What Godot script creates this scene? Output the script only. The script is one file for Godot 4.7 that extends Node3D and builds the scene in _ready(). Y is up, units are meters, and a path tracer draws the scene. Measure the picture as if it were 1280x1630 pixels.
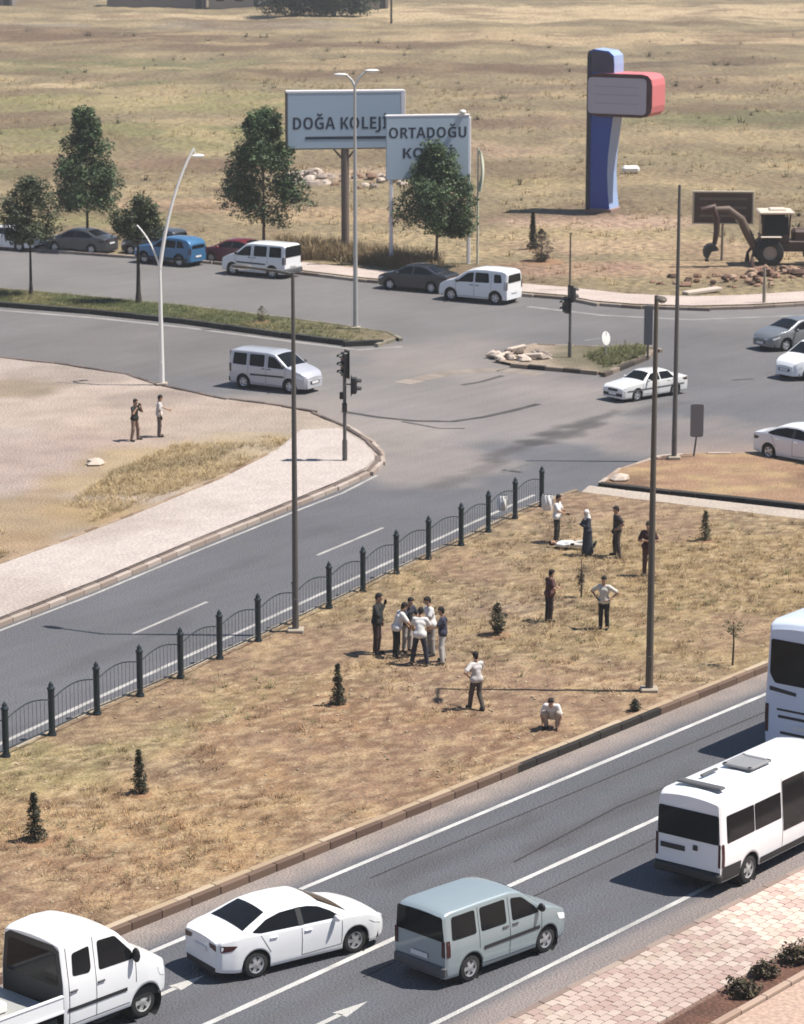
extends Node3D
# A road junction seen from a high floor: metres, y up, the viewer stands 23.5 m above the origin and looks along -z.

var M := {}
var used := {}
var rng := RandomNumberGenerator.new()
var n1 := FastNoiseLite.new()
var n2 := FastNoiseLite.new()
const ROAD_O := Vector2(-4.01, -57.09)     # a point on the centre line of the near carriageway
const ROAD_U := Vector2(0.6157, -0.7880)   # its direction
const ROAD_N := Vector2(-0.7880, -0.6157)  # to its left
const KY := 0.13                            # height of everything behind a kerb


# ---------------------------------------------------------------- mesh builder
class MB:
	var v := PackedVector3Array()
	var n := PackedVector3Array()
	var c := PackedColorArray()
	var ix := PackedInt32Array()
	var t := Transform3D()
	var col := Color.WHITE

	func grid(p: PackedVector3Array, cols: int, wrap := false, cc := PackedColorArray()) -> void:
		var b := v.size()
		var rows := p.size() / cols
		var nn := PackedVector3Array()
		nn.resize(p.size())
		for r in rows - 1:
			for k in cols - 1:
				var i := r * cols + k
				var j := i + cols
				var m := (p[j] - p[i + 1]).cross(p[j + 1] - p[i])
				if m.length_squared() < 1e-14:
					continue
				nn[i] += m; nn[i + 1] += m; nn[j] += m; nn[j + 1] += m
				ix.append_array(PackedInt32Array([b + i, b + j, b + i + 1, b + i + 1, b + j, b + j + 1]))
		if wrap:
			for r in rows:
				var s := nn[r * cols] + nn[r * cols + cols - 1]
				nn[r * cols] = s
				nn[r * cols + cols - 1] = s
		for i in p.size():
			v.append(t * p[i])
			n.append((t.basis * -nn[i]).normalized() if nn[i].length_squared() > 0.0 else Vector3.UP)
			c.append(cc[i] if cc.size() else col)

	func quad(a: Vector3, b: Vector3, d: Vector3, e: Vector3) -> void:
		grid(PackedVector3Array([a, b, e, d]), 2)

	func tri(a: Vector3, b: Vector3, d: Vector3, up := Vector3.ZERO) -> void:
		var m := (d - a).cross(b - a)
		if up != Vector3.ZERO and m.dot(up) < 0.0:
			var x := b
			b = d
			d = x
			m = -m
		if m.length_squared() < 1e-16:
			return
		m = (t.basis * m).normalized()
		var s := v.size()
		for q in [a, b, d]:
			v.append(t * q); n.append(m); c.append(col)
		ix.append_array(PackedInt32Array([s, s + 1, s + 2]))

	func box(at: Vector3, size: Vector3, bev := 0.0) -> void:
		var h := size * 0.5
		var bb := minf(bev, minf(h.x, minf(h.y, h.z)) * 0.9)
		for ax in 3:
			for s in [-1.0, 1.0]:
				var a1 := (ax + 1) % 3
				var a2 := (ax + 2) % 3
				var q := []
				for w in [[-1, -1], [1, -1], [1, 1], [-1, 1]]:
					var p := Vector3()
					p[ax] = s * h[ax]
					p[a1] = w[0] * (h[a1] - bb)
					p[a2] = w[1] * (h[a2] - bb)
					q.append(at + p)
				var o := Vector3()
				o[ax] = s
				tri(q[0], q[1], q[2], o)
				tri(q[0], q[2], q[3], o)
		if bb > 0.0:
			for ax in 3:
				var a1 := (ax + 1) % 3
				var a2 := (ax + 2) % 3
				for s1 in [-1.0, 1.0]:
					for s2 in [-1.0, 1.0]:
						var q := []
						for w in [[-1, 0], [1, 0], [1, 1], [-1, 1]]:
							var p := Vector3()
							p[ax] = w[0] * (h[ax] - bb)
							p[a1] = s1 * (h[a1] - (bb if w[1] else 0.0))
							p[a2] = s2 * (h[a2] - (0.0 if w[1] else bb))
							q.append(at + p)
						var o := Vector3()
						o[a1] = s1
						o[a2] = s2
						tri(q[0], q[1], q[2], o)
						tri(q[0], q[2], q[3], o)
			for sx in [-1.0, 1.0]:
				for sy in [-1.0, 1.0]:
					for sz in [-1.0, 1.0]:
						var g := Vector3(sx, sy, sz)
						tri(at + g * (h - Vector3(0, bb, bb)), at + g * (h - Vector3(bb, 0, bb)), at + g * (h - Vector3(bb, bb, 0)), g)

	func tube(path: Array, rad: Array, sides := 8, caps := true) -> void:
		var p := PackedVector3Array()
		var side := Vector3.ZERO
		for i in path.size():
			var d: Vector3 = ((path[mini(i + 1, path.size() - 1)] as Vector3) - path[maxi(i - 1, 0)]).normalized()
			if side == Vector3.ZERO:
				side = d.cross(Vector3.UP if absf(d.y) < 0.9 else Vector3.RIGHT).normalized()
			side = (side - d * side.dot(d)).normalized()
			var up := side.cross(d)
			for k in sides + 1:
				var a := TAU * k / sides
				p.append((path[i] as Vector3) + (side * cos(a) + up * sin(a)) * float(rad[i]))
		grid(p, sides + 1, true)
		if caps:
			for e in [0, path.size() - 1]:
				var o: Vector3 = (path[0] as Vector3) - path[1] if e == 0 else (path[e] as Vector3) - path[e - 1]
				for k in sides:
					tri(path[e], p[e * (sides + 1) + k], p[e * (sides + 1) + k + 1], o)

	func lathe(prof: Array, sides := 16) -> void:   # prof: [radius, y]
		var p := PackedVector3Array()
		for q in prof:
			for k in sides + 1:
				var a := -TAU * k / sides
				p.append(Vector3(cos(a) * q[0], q[1], sin(a) * q[0]))
		grid(p, sides + 1, true)

	func ball(at: Vector3, r: Vector3, rings := 8, sides := 12) -> void:
		var p := PackedVector3Array()
		for i in rings + 1:
			var f := PI * i / rings
			for k in sides + 1:
				var a := -TAU * k / sides
				p.append(at + Vector3(sin(f) * cos(a) * r.x, -cos(f) * r.y, sin(f) * sin(a) * r.z))
		grid(p, sides + 1, true)

	func rock(at: Vector3, r: Vector3, rg: RandomNumberGenerator) -> void:
		var p := PackedVector3Array()
		for i in 5:
			var f := PI * i / 4
			for k in 7:
				var a := -TAU * k / 6
				p.append(at + Vector3(sin(f) * cos(a) * r.x, -cos(f) * r.y, sin(f) * sin(a) * r.z) * rg.randf_range(0.72, 1.2))
			if i == 0 or i == 4:
				for k in 7: p[i * 7 + k] = p[i * 7]
			p[i * 7 + 6] = p[i * 7]
		for i in 4:
			for k in 6:
				var q := i * 7 + k
				var o := (p[q] + p[q + 8]) * 0.5 - at
				tri(p[q], p[q + 1], p[q + 8], o)
				tri(p[q], p[q + 8], p[q + 7], o)

	func prism(poly: PackedVector2Array, z0: float, z1: float) -> void:   # outline in x,y; from z0 to z1
		var ids := Geometry2D.triangulate_polygon(poly)
		for i in range(0, ids.size(), 3):
			for z in [z0, z1]:
				var q := []
				for k in 3:
					var a := poly[ids[i + k]]
					q.append(Vector3(a.x, a.y, z))
				tri(q[0], q[1], q[2], Vector3(0, 0, 1 if z == maxf(z0, z1) else -1))
		var cw := Geometry2D.is_polygon_clockwise(poly)
		for i in poly.size():
			var a := poly[i]
			var b := poly[(i + 1) % poly.size()]
			var o := Vector3(b.y - a.y, a.x - b.x, 0) * (1.0 if not cw else -1.0)
			tri(Vector3(a.x, a.y, z0), Vector3(b.x, b.y, z0), Vector3(b.x, b.y, z1), o)
			tri(Vector3(a.x, a.y, z0), Vector3(b.x, b.y, z1), Vector3(a.x, a.y, z1), o)

	func mesh() -> ArrayMesh:
		var a := []
		a.resize(Mesh.ARRAY_MAX)
		a[Mesh.ARRAY_VERTEX] = v
		a[Mesh.ARRAY_NORMAL] = n
		a[Mesh.ARRAY_COLOR] = c
		a[Mesh.ARRAY_INDEX] = ix
		var m := ArrayMesh.new()
		m.add_surface_from_arrays(Mesh.PRIMITIVE_TRIANGLES, a)
		return m


# ---------------------------------------------------------------- naming and tagging
func numbered(called: String) -> String:
	if not used.has(called):
		used[called] = 0
		return called
	used[called] += 1
	return "%s_%03d" % [called, used[called]]


func put(called: String, mesh: Mesh, m: Material, parent: Node3D = null) -> MeshInstance3D:
	var o := MeshInstance3D.new()
	o.mesh = mesh
	o.material_override = m
	if parent == null:
		o.name = numbered(called)
		add_child(o, true)
	else:
		var nm := called
		var i := 0
		while parent.has_node(NodePath(nm)):
			i = int(parent.get_meta("n_" + called, 0)) + 1
			parent.set_meta("n_" + called, i)
			nm = "%s_%03d" % [called, i]
		o.name = nm
		parent.add_child(o, true)
	return o


func obj(called: String, b: MB, m: Material, parent: Node3D = null) -> MeshInstance3D:
	return put(called, b.mesh(), m, parent)


func tag(o: Node3D, label: String, category: String, group := "") -> Node3D:
	o.set_meta("label", label)
	o.set_meta("category", category)
	if group:
		o.set_meta("group", group)
	return o


func thing(called: String, label: String, category: String, at: Vector3, heading := 0.0, group := "") -> Node3D:
	var o := Node3D.new()
	o.name = numbered(called)
	add_child(o, true)
	o.position = at
	o.rotation.y = deg_to_rad(-heading)
	return tag(o, label, category, group)


func struct(o: Node3D, label: String = "") -> Node3D:
	o.set_meta("kind", "structure")
	if label:
		o.set_meta("label", label)
	return o


func stuff(called: String, mesh: Mesh, m: Material, xf: Array, cols: Array, parent: Node3D = null) -> MultiMeshInstance3D:
	var mm := MultiMesh.new()
	mm.transform_format = MultiMesh.TRANSFORM_3D
	mm.use_colors = true
	mm.mesh = mesh
	mm.instance_count = xf.size()
	for i in xf.size():
		mm.set_instance_transform(i, xf[i])
		mm.set_instance_color(i, cols[i])
	var o := MultiMeshInstance3D.new()
	o.multimesh = mm
	o.material_override = m
	o.name = numbered(called) if parent == null else called
	(self if parent == null else parent).add_child(o, true)
	o.set_meta("kind", "stuff")
	return o


# ---------------------------------------------------------------- colours and materials
func P(r: float, g: float, b: float) -> Color:   # base colour (linear) of a sunlit surface that photographs as this sRGB
	var k := 1.0 / 1.55
	var q := Color(r / 255.0, g / 255.0, b / 255.0).srgb_to_linear()
	return Color(q.r * k, q.g * k, q.b * k)


func mat(called: String, lin: Color, rough := 0.8, metal := 0.0) -> StandardMaterial3D:
	var m := StandardMaterial3D.new()
	m.albedo_color = lin.linear_to_srgb()
	m.roughness = rough
	m.metallic = metal
	m.cull_mode = BaseMaterial3D.CULL_DISABLED
	m.resource_name = called
	M[called] = m
	return m


func noise_tex(freq: float, lo: float, hi: float, octaves := 4, sd := 1, normal := false, bump := 4.0) -> NoiseTexture2D:
	var f := FastNoiseLite.new()
	f.noise_type = FastNoiseLite.TYPE_SIMPLEX_SMOOTH
	f.frequency = freq
	f.fractal_octaves = octaves
	f.seed = sd
	var t := NoiseTexture2D.new()
	t.width = 512
	t.height = 512
	t.seamless = true
	t.noise = f
	if normal:
		t.as_normal_map = true
		t.bump_strength = bump
	else:
		var g := Gradient.new()
		g.set_color(0, Color(lo, lo, lo))
		g.set_color(1, Color(hi, hi, hi))
		t.color_ramp = g
	return t


func ground_mat(called: String, scale: float, lo: float, rough: float, bump: float, sd: int, freq := 0.03) -> StandardMaterial3D:
	var m := mat(called, Color.WHITE, rough)
	m.vertex_color_use_as_albedo = true
	m.albedo_texture = noise_tex(freq, lo, 1.0, 5, sd)
	if bump > 0.0:
		m.normal_enabled = true
		m.normal_texture = noise_tex(freq, 0, 1, 5, sd + 7, true, bump)
	m.uv1_triplanar = true
	m.uv1_world_triplanar = true
	m.uv1_scale = Vector3.ONE * scale
	return m


func paint(called: String, lin: Color, metal := 0.0) -> StandardMaterial3D:
	var m := mat(called, lin, 0.38, metal)
	m.clearcoat_enabled = true
	m.clearcoat = 0.8
	m.clearcoat_roughness = 0.06
	return m


func materials() -> void:
	ground_mat("asphalt", 0.11, 0.74, 0.85, 2.0, 3, 0.22)
	ground_mat("earth", 0.12, 0.66, 0.95, 2.2, 11, 0.13)
	ground_mat("field", 0.05, 0.6, 0.95, 5.0, 21, 0.05)
	ground_mat("concrete", 0.14, 0.76, 0.9, 1.0, 31, 0.09)
	var gm := mat("grass", Color.WHITE, 0.9)
	gm.vertex_color_use_as_albedo = true
	var lf := mat("leaf", Color.WHITE, 0.6)
	lf.vertex_color_use_as_albedo = true
	lf.backlight_enabled = true
	lf.backlight = Color(0.25, 0.3, 0.12)
	var vc := mat("cloth", Color.WHITE, 0.9)
	vc.vertex_color_use_as_albedo = true
	var ln := ground_mat("road_paint", 0.9, 0.62, 0.7, 0.0, 41, 0.05)
	ln.albedo_color = Color.WHITE
	mat("bark", Color(0.11, 0.085, 0.065), 0.95)
	mat("bark_dark", Color(0.045, 0.036, 0.03), 0.95)
	mat("glass", Color(0.008, 0.009, 0.011), 0.08).metallic_specular = 0.3
	mat("rubber", Color(0.018, 0.018, 0.019), 0.85)
	mat("black_plastic", Color(0.02, 0.02, 0.022), 0.55)
	mat("grey_plastic", Color(0.08, 0.08, 0.085), 0.6)
	mat("alloy", Color(0.55, 0.55, 0.57), 0.35, 0.7)
	mat("chrome", Color(0.75, 0.75, 0.77), 0.15, 1.0)
	mat("lamp_glass", Color(0.75, 0.77, 0.8), 0.12)
	mat("red_lens", Color(0.22, 0.012, 0.012), 0.2)
	mat("dark_lens", Color(0.05, 0.012, 0.014), 0.2)
	mat("amber_lens", Color(0.55, 0.2, 0.02), 0.2)
	mat("plate_white", Color(0.7, 0.7, 0.7), 0.5)
	paint("white_paint", Color(0.78, 0.79, 0.81))
	paint("offwhite_paint", Color(0.66, 0.66, 0.65))
	paint("silver_paint", Color(0.52, 0.53, 0.57), 0.35)
	paint("teal_silver_paint", Color(0.30, 0.36, 0.385), 0.3)
	paint("blue_paint", Color(0.045, 0.16, 0.32), 0.2)
	paint("black_paint", Color(0.016, 0.016, 0.022))
	paint("dark_grey_paint", Color(0.06, 0.065, 0.075), 0.3)
	paint("dark_red_paint", Color(0.16, 0.02, 0.03), 0.1)
	paint("pale_blue_white", Color(0.62, 0.68, 0.80))
	paint("grey_silver", Color(0.20, 0.21, 0.22), 0.3)
	mat("galvanised", Color(0.42, 0.42, 0.41), 0.5, 0.3)
	mat("lamp_white", Color(0.74, 0.73, 0.70), 0.5)
	mat("pole_dark", Color(0.11, 0.105, 0.1), 0.6, 0.2)
	mat("pole_brown", Color(0.105, 0.088, 0.07), 0.7, 0.1)
	mat("fence_green", Color(0.015, 0.026, 0.032), 0.5, 0.2)
	mat("skin", Color(0.42, 0.25, 0.17), 0.6)


# ---------------------------------------------------------------- ground helpers
func sheet(poly: PackedVector2Array, cell: float, yf: Callable, cf: Callable) -> MB:
	var b := MB.new()
	var lo := poly[0]
	var hi := poly[0]
	for q in poly:
		lo = lo.min(q)
		hi = hi.max(q)
	var nx := int(ceil((hi.x - lo.x) / cell))
	var nz := int(ceil((hi.y - lo.y) / cell))
	var inside := PackedByteArray()
	inside.resize((nx + 1) * (nz + 1))
	for j in nz + 1:
		for i in nx + 1:
			inside[j * (nx + 1) + i] = 1 if Geometry2D.is_point_in_polygon(lo + Vector2(i, j) * cell, poly) else 0
	var ids := {}
	var e := cell * 0.4
	var add := func(q: Vector2) -> int:
		var y: float = yf.call(q)
		b.v.append(Vector3(q.x, y, q.y))
		b.n.append(Vector3(y - yf.call(q + Vector2(e, 0)), e, y - yf.call(q + Vector2(0, e))).normalized())
		b.c.append(cf.call(q))
		return b.v.size() - 1
	for j in nz:
		for i in nx:
			var k := j * (nx + 1) + i
			var s := inside[k] + inside[k + 1] + inside[k + nx + 1] + inside[k + nx + 2]
			if s == 0:
				continue
			if s == 4:
				var q := []
				for w in [k, k + 1, k + nx + 1, k + nx + 2]:
					if not ids.has(w):
						ids[w] = add.call(lo + Vector2(w % (nx + 1), w / (nx + 1)) * cell)
					q.append(ids[w])
				b.ix.append_array(PackedInt32Array([q[0], q[1], q[2], q[1], q[3], q[2]]))
			else:
				var a := lo + Vector2(i, j) * cell
				for piece in Geometry2D.intersect_polygons(poly, PackedVector2Array([a, a + Vector2(cell, 0), a + Vector2(cell, cell), a + Vector2(0, cell)])):
					var tr := Geometry2D.triangulate_polygon(piece)
					var base := []
					for q in piece:
						base.append(add.call(q))
					for w in range(0, tr.size(), 3):
						var x := [base[tr[w]], base[tr[w + 1]], base[tr[w + 2]]]
						var m := (b.v[x[2]] - b.v[x[0]]).cross(b.v[x[1]] - b.v[x[0]])
						b.ix.append_array(PackedInt32Array([x[0], x[1], x[2]] if m.y > 0 else [x[0], x[2], x[1]]))
	return b


func blobs(p: Vector2, base: Color, list: Array) -> Color:   # list: [centre, radius, colour, strength]
	var q := base
	for k in list:
		var d: float = (p - k[0]).length() / float(k[1])
		if d < 1.4:
			d += n1.get_noise_2d(p.x * 3.0 + 40.0, p.y * 3.0) * 0.45
			q = q.lerp(k[2], clampf((1.15 - d) * 2.2, 0, 1) * float(k[3]))
	return q


func flat(y: float) -> Callable:
	return func(_q: Vector2) -> float: return y


func V3(q: Vector2, y := 0.0) -> Vector3:
	return Vector3(q.x, y, q.y)


func RD(s: float, off: float) -> Vector2:   # along the near carriageway, metres to the left of its centre line
	return ROAD_O + ROAD_U * s + ROAD_N * off


func line(called: String, pts: Array, width: float, lin: Color, y := 0.006, m := "road_paint", step := 0.5) -> MeshInstance3D:
	var b := MB.new()
	var p := PackedVector3Array()
	var cc := PackedColorArray()
	for i in pts.size() - 1:
		var d: Vector2 = (pts[i + 1] as Vector2) - pts[i]
		var nn := Vector2(-d.y, d.x).normalized() * width * 0.5
		var m2 := maxi(1, int(d.length() / step))
		for k in m2 + (1 if i == pts.size() - 2 else 0):
			var q: Vector2 = (pts[i] as Vector2).lerp(pts[i + 1], float(k) / m2)
			var w := 1.0 + n1.get_noise_2d(q.x * 14.0, q.y * 14.0) * 0.22
			p.append(V3(q - nn * w, y))
			p.append(V3(q + nn * w, y))
			var g := 0.86 + n2.get_noise_2d(q.x * 9.0, q.y * 9.0) * 0.35
			cc.append(Color(lin.r * g, lin.g * g, lin.b * g))
			cc.append(Color(lin.r * g, lin.g * g, lin.b * g))
	b.grid(p, 2, false, cc)
	for i in b.n.size():
		b.n[i] = Vector3.UP
	var o := obj(called, b, M[m])
	struct(o)
	return o


func kerb(called: String, pts: Array, h: float, w: float, tones: Array, stone := 1.0, y0 := 0.0) -> Node3D:
	# a run of kerb stones laid along a polyline; each stone is a piece of its own
	var o := Node3D.new()
	o.name = numbered(called)
	add_child(o, true)
	struct(o)
	var kinds := []
	for k in tones:
		var m := mat("kerb_tone", k, 0.9)
		m.albedo_texture = M.concrete.albedo_texture
		m.uv1_triplanar = true
		m.uv1_world_triplanar = true
		kinds.append(m)
	var b := MB.new()
	b.box(Vector3(0, h * 0.5 - 0.05, 0), Vector3(stone - 0.012, h + 0.1, w), 0.018)
	var ms := b.mesh()
	var left := 0.0
	for i in pts.size() - 1:
		var a: Vector2 = pts[i]
		var d: Vector2 = (pts[i + 1] as Vector2) - a
		var l := d.length()
		d /= l
		var s := left + stone * 0.5
		while s < l + stone * 0.4:
			var q := a + d * s
			var e := put("kerb_stone", ms, kinds[rng.randi() % kinds.size()], o)
			e.position = V3(q, y0 + rng.randf_range(-0.008, 0.008))
			e.rotation.y = atan2(-d.y, d.x) + rng.randf_range(-0.012, 0.012)
			s += stone
		left = maxf(s - stone * 0.5 - l, 0.0)
	return o


func inset(line_pts: Array, d: float) -> Array:   # the same line moved d metres to its left
	var r := []
	for i in line_pts.size():
		var e: Vector2 = ((line_pts[mini(i + 1, line_pts.size() - 1)] as Vector2) - line_pts[maxi(i - 1, 0)]).normalized()
		r.append((line_pts[i] as Vector2) + Vector2(e.y, -e.x) * d)
	return r


func skirt(b: MB, poly: Array, y: float, low := -0.2, lin := Color(0.2, 0.16, 0.12)) -> void:
	b.col = lin
	for i in poly.size():
		var a: Vector2 = poly[i]
		var c: Vector2 = poly[(i + 1) % poly.size()]
		b.quad(V3(a, y), V3(c, y), V3(c, low), V3(a, low))


func tuft_mesh(blades: int, h: float, spread: float, wid: float, sd: int) -> ArrayMesh:
	var rg := RandomNumberGenerator.new()
	rg.seed = sd
	var b := MB.new()
	for i in blades:
		var a := rg.randf() * TAU
		var r := rg.randf() * spread * 0.5
		var d := Vector3(cos(a), 0, sin(a))
		var s := Vector3(-d.z, 0, d.x) * wid
		var o := d * r
		var hh := h * rg.randf_range(0.5, 1.1)
		var tip := o + d * spread * rg.randf_range(0.3, 1.0) + Vector3(0, hh, 0)
		var mid := o.lerp(tip, 0.5) + Vector3(0, hh * 0.15, 0)
		b.tri(o - s, o + s, mid + s * 0.7, Vector3(d.x, 0.6, d.z))
		b.tri(mid - s * 0.7, mid + s * 0.7, tip, Vector3(d.x, 0.6, d.z))
	return b.mesh()


func foliage(called: String, sz: float, xs: Array, cs: Array, root: Node3D) -> MeshInstance3D:   # sprays of leaves joined into one crown
	var src := leaf_mesh(sz).surface_get_arrays(0)
	var sv: PackedVector3Array = src[Mesh.ARRAY_VERTEX]
	var sn: PackedVector3Array = src[Mesh.ARRAY_NORMAL]
	var b := MB.new()
	for i in xs.size():
		var t: Transform3D = xs[i]
		b.v.append_array(t * sv)
		b.n.append_array(Transform3D(t.basis.orthonormalized(), Vector3.ZERO) * sn)
		for k in sv.size():
			b.c.append(cs[i])
	for i in b.v.size():
		b.ix.append(i)
	return obj(called, b, M.leaf, root)


func leaf_mesh(sz: float) -> ArrayMesh:   # a spray of five leaves
	var rg := RandomNumberGenerator.new()
	rg.seed = 5
	var b := MB.new()
	for i in 5:
		var bs := Basis.from_euler(Vector3(rg.randf_range(-0.9, 0.9), rg.randf() * TAU, rg.randf_range(-0.5, 0.5)))
		var o := Vector3(rg.randf_range(-1, 1), rg.randf_range(-0.8, 0.8), rg.randf_range(-1, 1)) * sz * 0.9
		var a := o + bs * Vector3(-sz * 0.5, 0, 0)
		var c := o + bs * Vector3(sz * 0.6, -sz * 0.12, 0)
		var l := o + bs * Vector3(0, sz * 0.06, sz * 0.36)
		var r := o + bs * Vector3(0, sz * 0.06, -sz * 0.36)
		b.tri(a, l, c, bs * Vector3.UP)
		b.tri(a, c, r, bs * Vector3.UP)
	return b.mesh()


# ---------------------------------------------------------------- vehicles
# A vehicle's own frame: x from tail (0) to nose (L), y up, z to its right; its origin is moved to the middle of the wheelbase.
func prof(list: Array, x: float) -> float:
	if x <= list[0][0]:
		return list[0][1]
	for i in list.size() - 1:
		if x <= list[i + 1][0]:
			var f: float = (x - list[i][0]) / maxf(list[i + 1][0] - list[i][0], 1e-5)
			return lerpf(list[i][1], list[i + 1][1], f)
	return list[-1][1]


func soft(list: Array, x: float, r := 0.07) -> float:
	return (prof(list, x - r) + prof(list, x - r * 0.5) + prof(list, x) * 2.0 + prof(list, x + r * 0.5) + prof(list, x + r)) / 6.0


func half_w(s: Dictionary, x: float) -> float:
	return soft(s.plan, x, 0.04)


func side_z(s: Dictionary, x: float, y: float) -> float:
	var w := half_w(s, x)
	var yb := soft(s.belt, x)
	if y <= yb:
		var f := clampf((y - s.sill) / maxf(yb - s.sill, 0.1), 0, 1)
		return w - 0.05 * pow(1.0 - f, 2.0) - 0.035 * pow(f, 3.0)
	return w - 0.035 - s.tumble * (y - yb)


func top_at(s: Dictionary, x: float, f: float) -> Vector3:   # f from -1 to 1 across the roof, hood or glass
	var yb := soft(s.belt, x)
	var yt := soft(s.top, x)
	var h := maxf(yt - yb - s.crown, 0.01)
	var hr := h - 0.06 * clampf(h / 0.25, 0, 1)
	var zr: float = half_w(s, x) - 0.035 - s.tumble * hr - 0.06 * clampf(h / 0.2, 0, 1)
	return Vector3(x, yt - s.crown * f * f, zr * f)


func body(s: Dictionary) -> MB:
	var b := MB.new()
	var xs := []
	var L: float = s.L
	var x := 0.0
	while x < L:
		xs.append(x)
		x += 0.02 if x < 0.1 or x > L - 0.14 else 0.06
	xs.append(L)
	for a in s.axles:
		for d in [-1.0, -0.97, -0.9, 0.9, 0.97, 1.0]:
			xs.append(a + s.arch * d + (0.001 if absf(d) == 1.0 else 0.0) * signf(d))
			if absf(d) == 1.0:
				xs.append(a + s.arch * d - 0.001 * d)
	xs = xs.filter(func(q): return q >= 0.0 and q <= L)
	xs.sort()
	for sg in [1.0, -1.0]:
		var p := PackedVector3Array()
		for q in xs:
			var lowy: float = s.sill + soft(s.get("lift", [[0, 0.0]]), q)
			for a in s.axles:
				var d: float = absf(q - a)
				if d < s.arch:
					lowy = maxf(lowy, s.wr + sqrt(s.arch * s.arch - d * d))
			var yb := soft(s.belt, q)
			var yt := soft(s.top, q)
			lowy = minf(lowy, yb - 0.03)
			var row := []
			row.append(Vector3(q, lowy + 0.015, side_z(s, q, lowy) - 0.03))
			for f in [0.0, 0.12, 0.3, 0.55, 0.75, 0.9, 0.97, 1.0]:
				var y: float = lerpf(lowy, yb, f)
				row.append(Vector3(q, y, side_z(s, q, y)))
			var h := maxf(yt - yb - s.crown, 0.01)
			var hr := h - 0.06 * clampf(h / 0.25, 0, 1)
			for f in [0.25, 0.5, 0.75, 1.0]:
				row.append(Vector3(q, yb + hr * f, side_z(s, q, yb + 0.0001) - s.tumble * hr * f))
			var e := top_at(s, q, 1.0)
			var last: Vector3 = row[-1]
			row.append(last.lerp(e, 0.5) + Vector3(0, 0.012, 0.012) * clampf(h / 0.2, 0, 1))
			for f in [1.0, 0.85, 0.65, 0.4, 0.0]:
				row.append(top_at(s, q, f))
			for w in row:
				p.append(Vector3(w.x, w.y, w.z * sg))
		var cols := p.size() / xs.size()
		if sg > 0:
			var r := PackedVector3Array()
			for i in xs.size():
				for k in cols:
					r.append(p[i * cols + cols - 1 - k])
			b.grid(r, cols)
		else:
			b.grid(p, cols)
		for e in [0, xs.size() - 1]:
			var q := PackedVector3Array()
			for k in cols:
				q.append(p[e * cols + k])
				q.append(Vector3(p[e * cols + k].x, p[e * cols + k].y, 0))
			var up := Vector3(-1 if e == 0 else 1, 0, 0)
			for k in cols - 1:
				b.tri(q[k * 2], q[k * 2 + 1], q[k * 2 + 2], up)
				b.tri(q[k * 2 + 1], q[k * 2 + 3], q[k * 2 + 2], up)
	return b


func pts(flatlist: Array) -> PackedVector2Array:
	var p := PackedVector2Array()
	for i in range(0, flatlist.size(), 2):
		p.append(Vector2(flatlist[i], flatlist[i + 1]))
	return p


func rounded(poly: PackedVector2Array, r: float) -> PackedVector2Array:
	var q := PackedVector2Array()
	for i in poly.size():
		var a := poly[i]
		var d0 := poly[(i - 1 + poly.size()) % poly.size()] - a
		var d1 := poly[(i + 1) % poly.size()] - a
		var u := a + d0.normalized() * minf(r, d0.length() * 0.45)
		var w := a + d1.normalized() * minf(r, d1.length() * 0.45)
		for k in 4:
			var f := k / 3.0
			q.append(u.lerp(a, f).lerp(a.lerp(w, f), f))
	return q


func side_panel(s: Dictionary, poly: PackedVector2Array, off: float, sg: float) -> MB:
	# a panel of glass, plastic or shut line that follows the vehicle's flank
	var b := MB.new()
	var lo := poly[0]
	var hi := poly[0]
	for q in poly:
		lo = lo.min(q)
		hi = hi.max(q)
	var x := lo.x
	while x < hi.x:
		var y := lo.y
		while y < hi.y:
			for piece in Geometry2D.intersect_polygons(poly, PackedVector2Array([Vector2(x, y), Vector2(x + 0.12, y), Vector2(x + 0.12, y + 0.12), Vector2(x, y + 0.12)])):
				var tr := Geometry2D.triangulate_polygon(piece)
				for w in range(0, tr.size(), 3):
					var q := []
					for k in 3:
						var c: Vector2 = piece[tr[w + k]]
						q.append(Vector3(c.x, c.y, (side_z(s, c.x, c.y) + off) * sg))
					b.tri(q[0], q[1], q[2], Vector3(0, 0, sg))
			y += 0.12
		x += 0.12
	return b


func top_panel(s: Dictionary, x0: float, x1: float, f: float, off: float, nose := 0.0) -> MB:
	# windscreen, rear glass or hatch that follows the top line between two stations
	var b := MB.new()
	var p := PackedVector3Array()
	for i in 13:
		for k in 13:
			var g := lerpf(-f, f, k / 12.0)
			var x := lerpf(x0, x1, i / 12.0) + nose * (1.0 - g * g)
			var e := 0.02
			var d := Vector2(e * 2, soft(s.top, x + e) - soft(s.top, x - e)).normalized()
			p.append(top_at(s, x, g) + Vector3(-d.y, d.x, 0) * off)
	b.grid(p, 13)
	return b


func end_panel(poly: PackedVector2Array, x: float, up: float, dx := 0.0) -> MB:   # outline in (z, y) on the tail or nose; dx leans it
	var b := MB.new()
	var tr := Geometry2D.triangulate_polygon(poly)
	var lo := 99.0
	for q in poly:
		lo = minf(lo, q.y)
	for w in range(0, tr.size(), 3):
		var q := []
		for k in 3:
			var c := poly[tr[w + k]]
			q.append(Vector3(x + dx * (c.y - lo), c.y, c.x))
		b.tri(q[0], q[1], q[2], Vector3(up, 0, 0))
	return b


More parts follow.
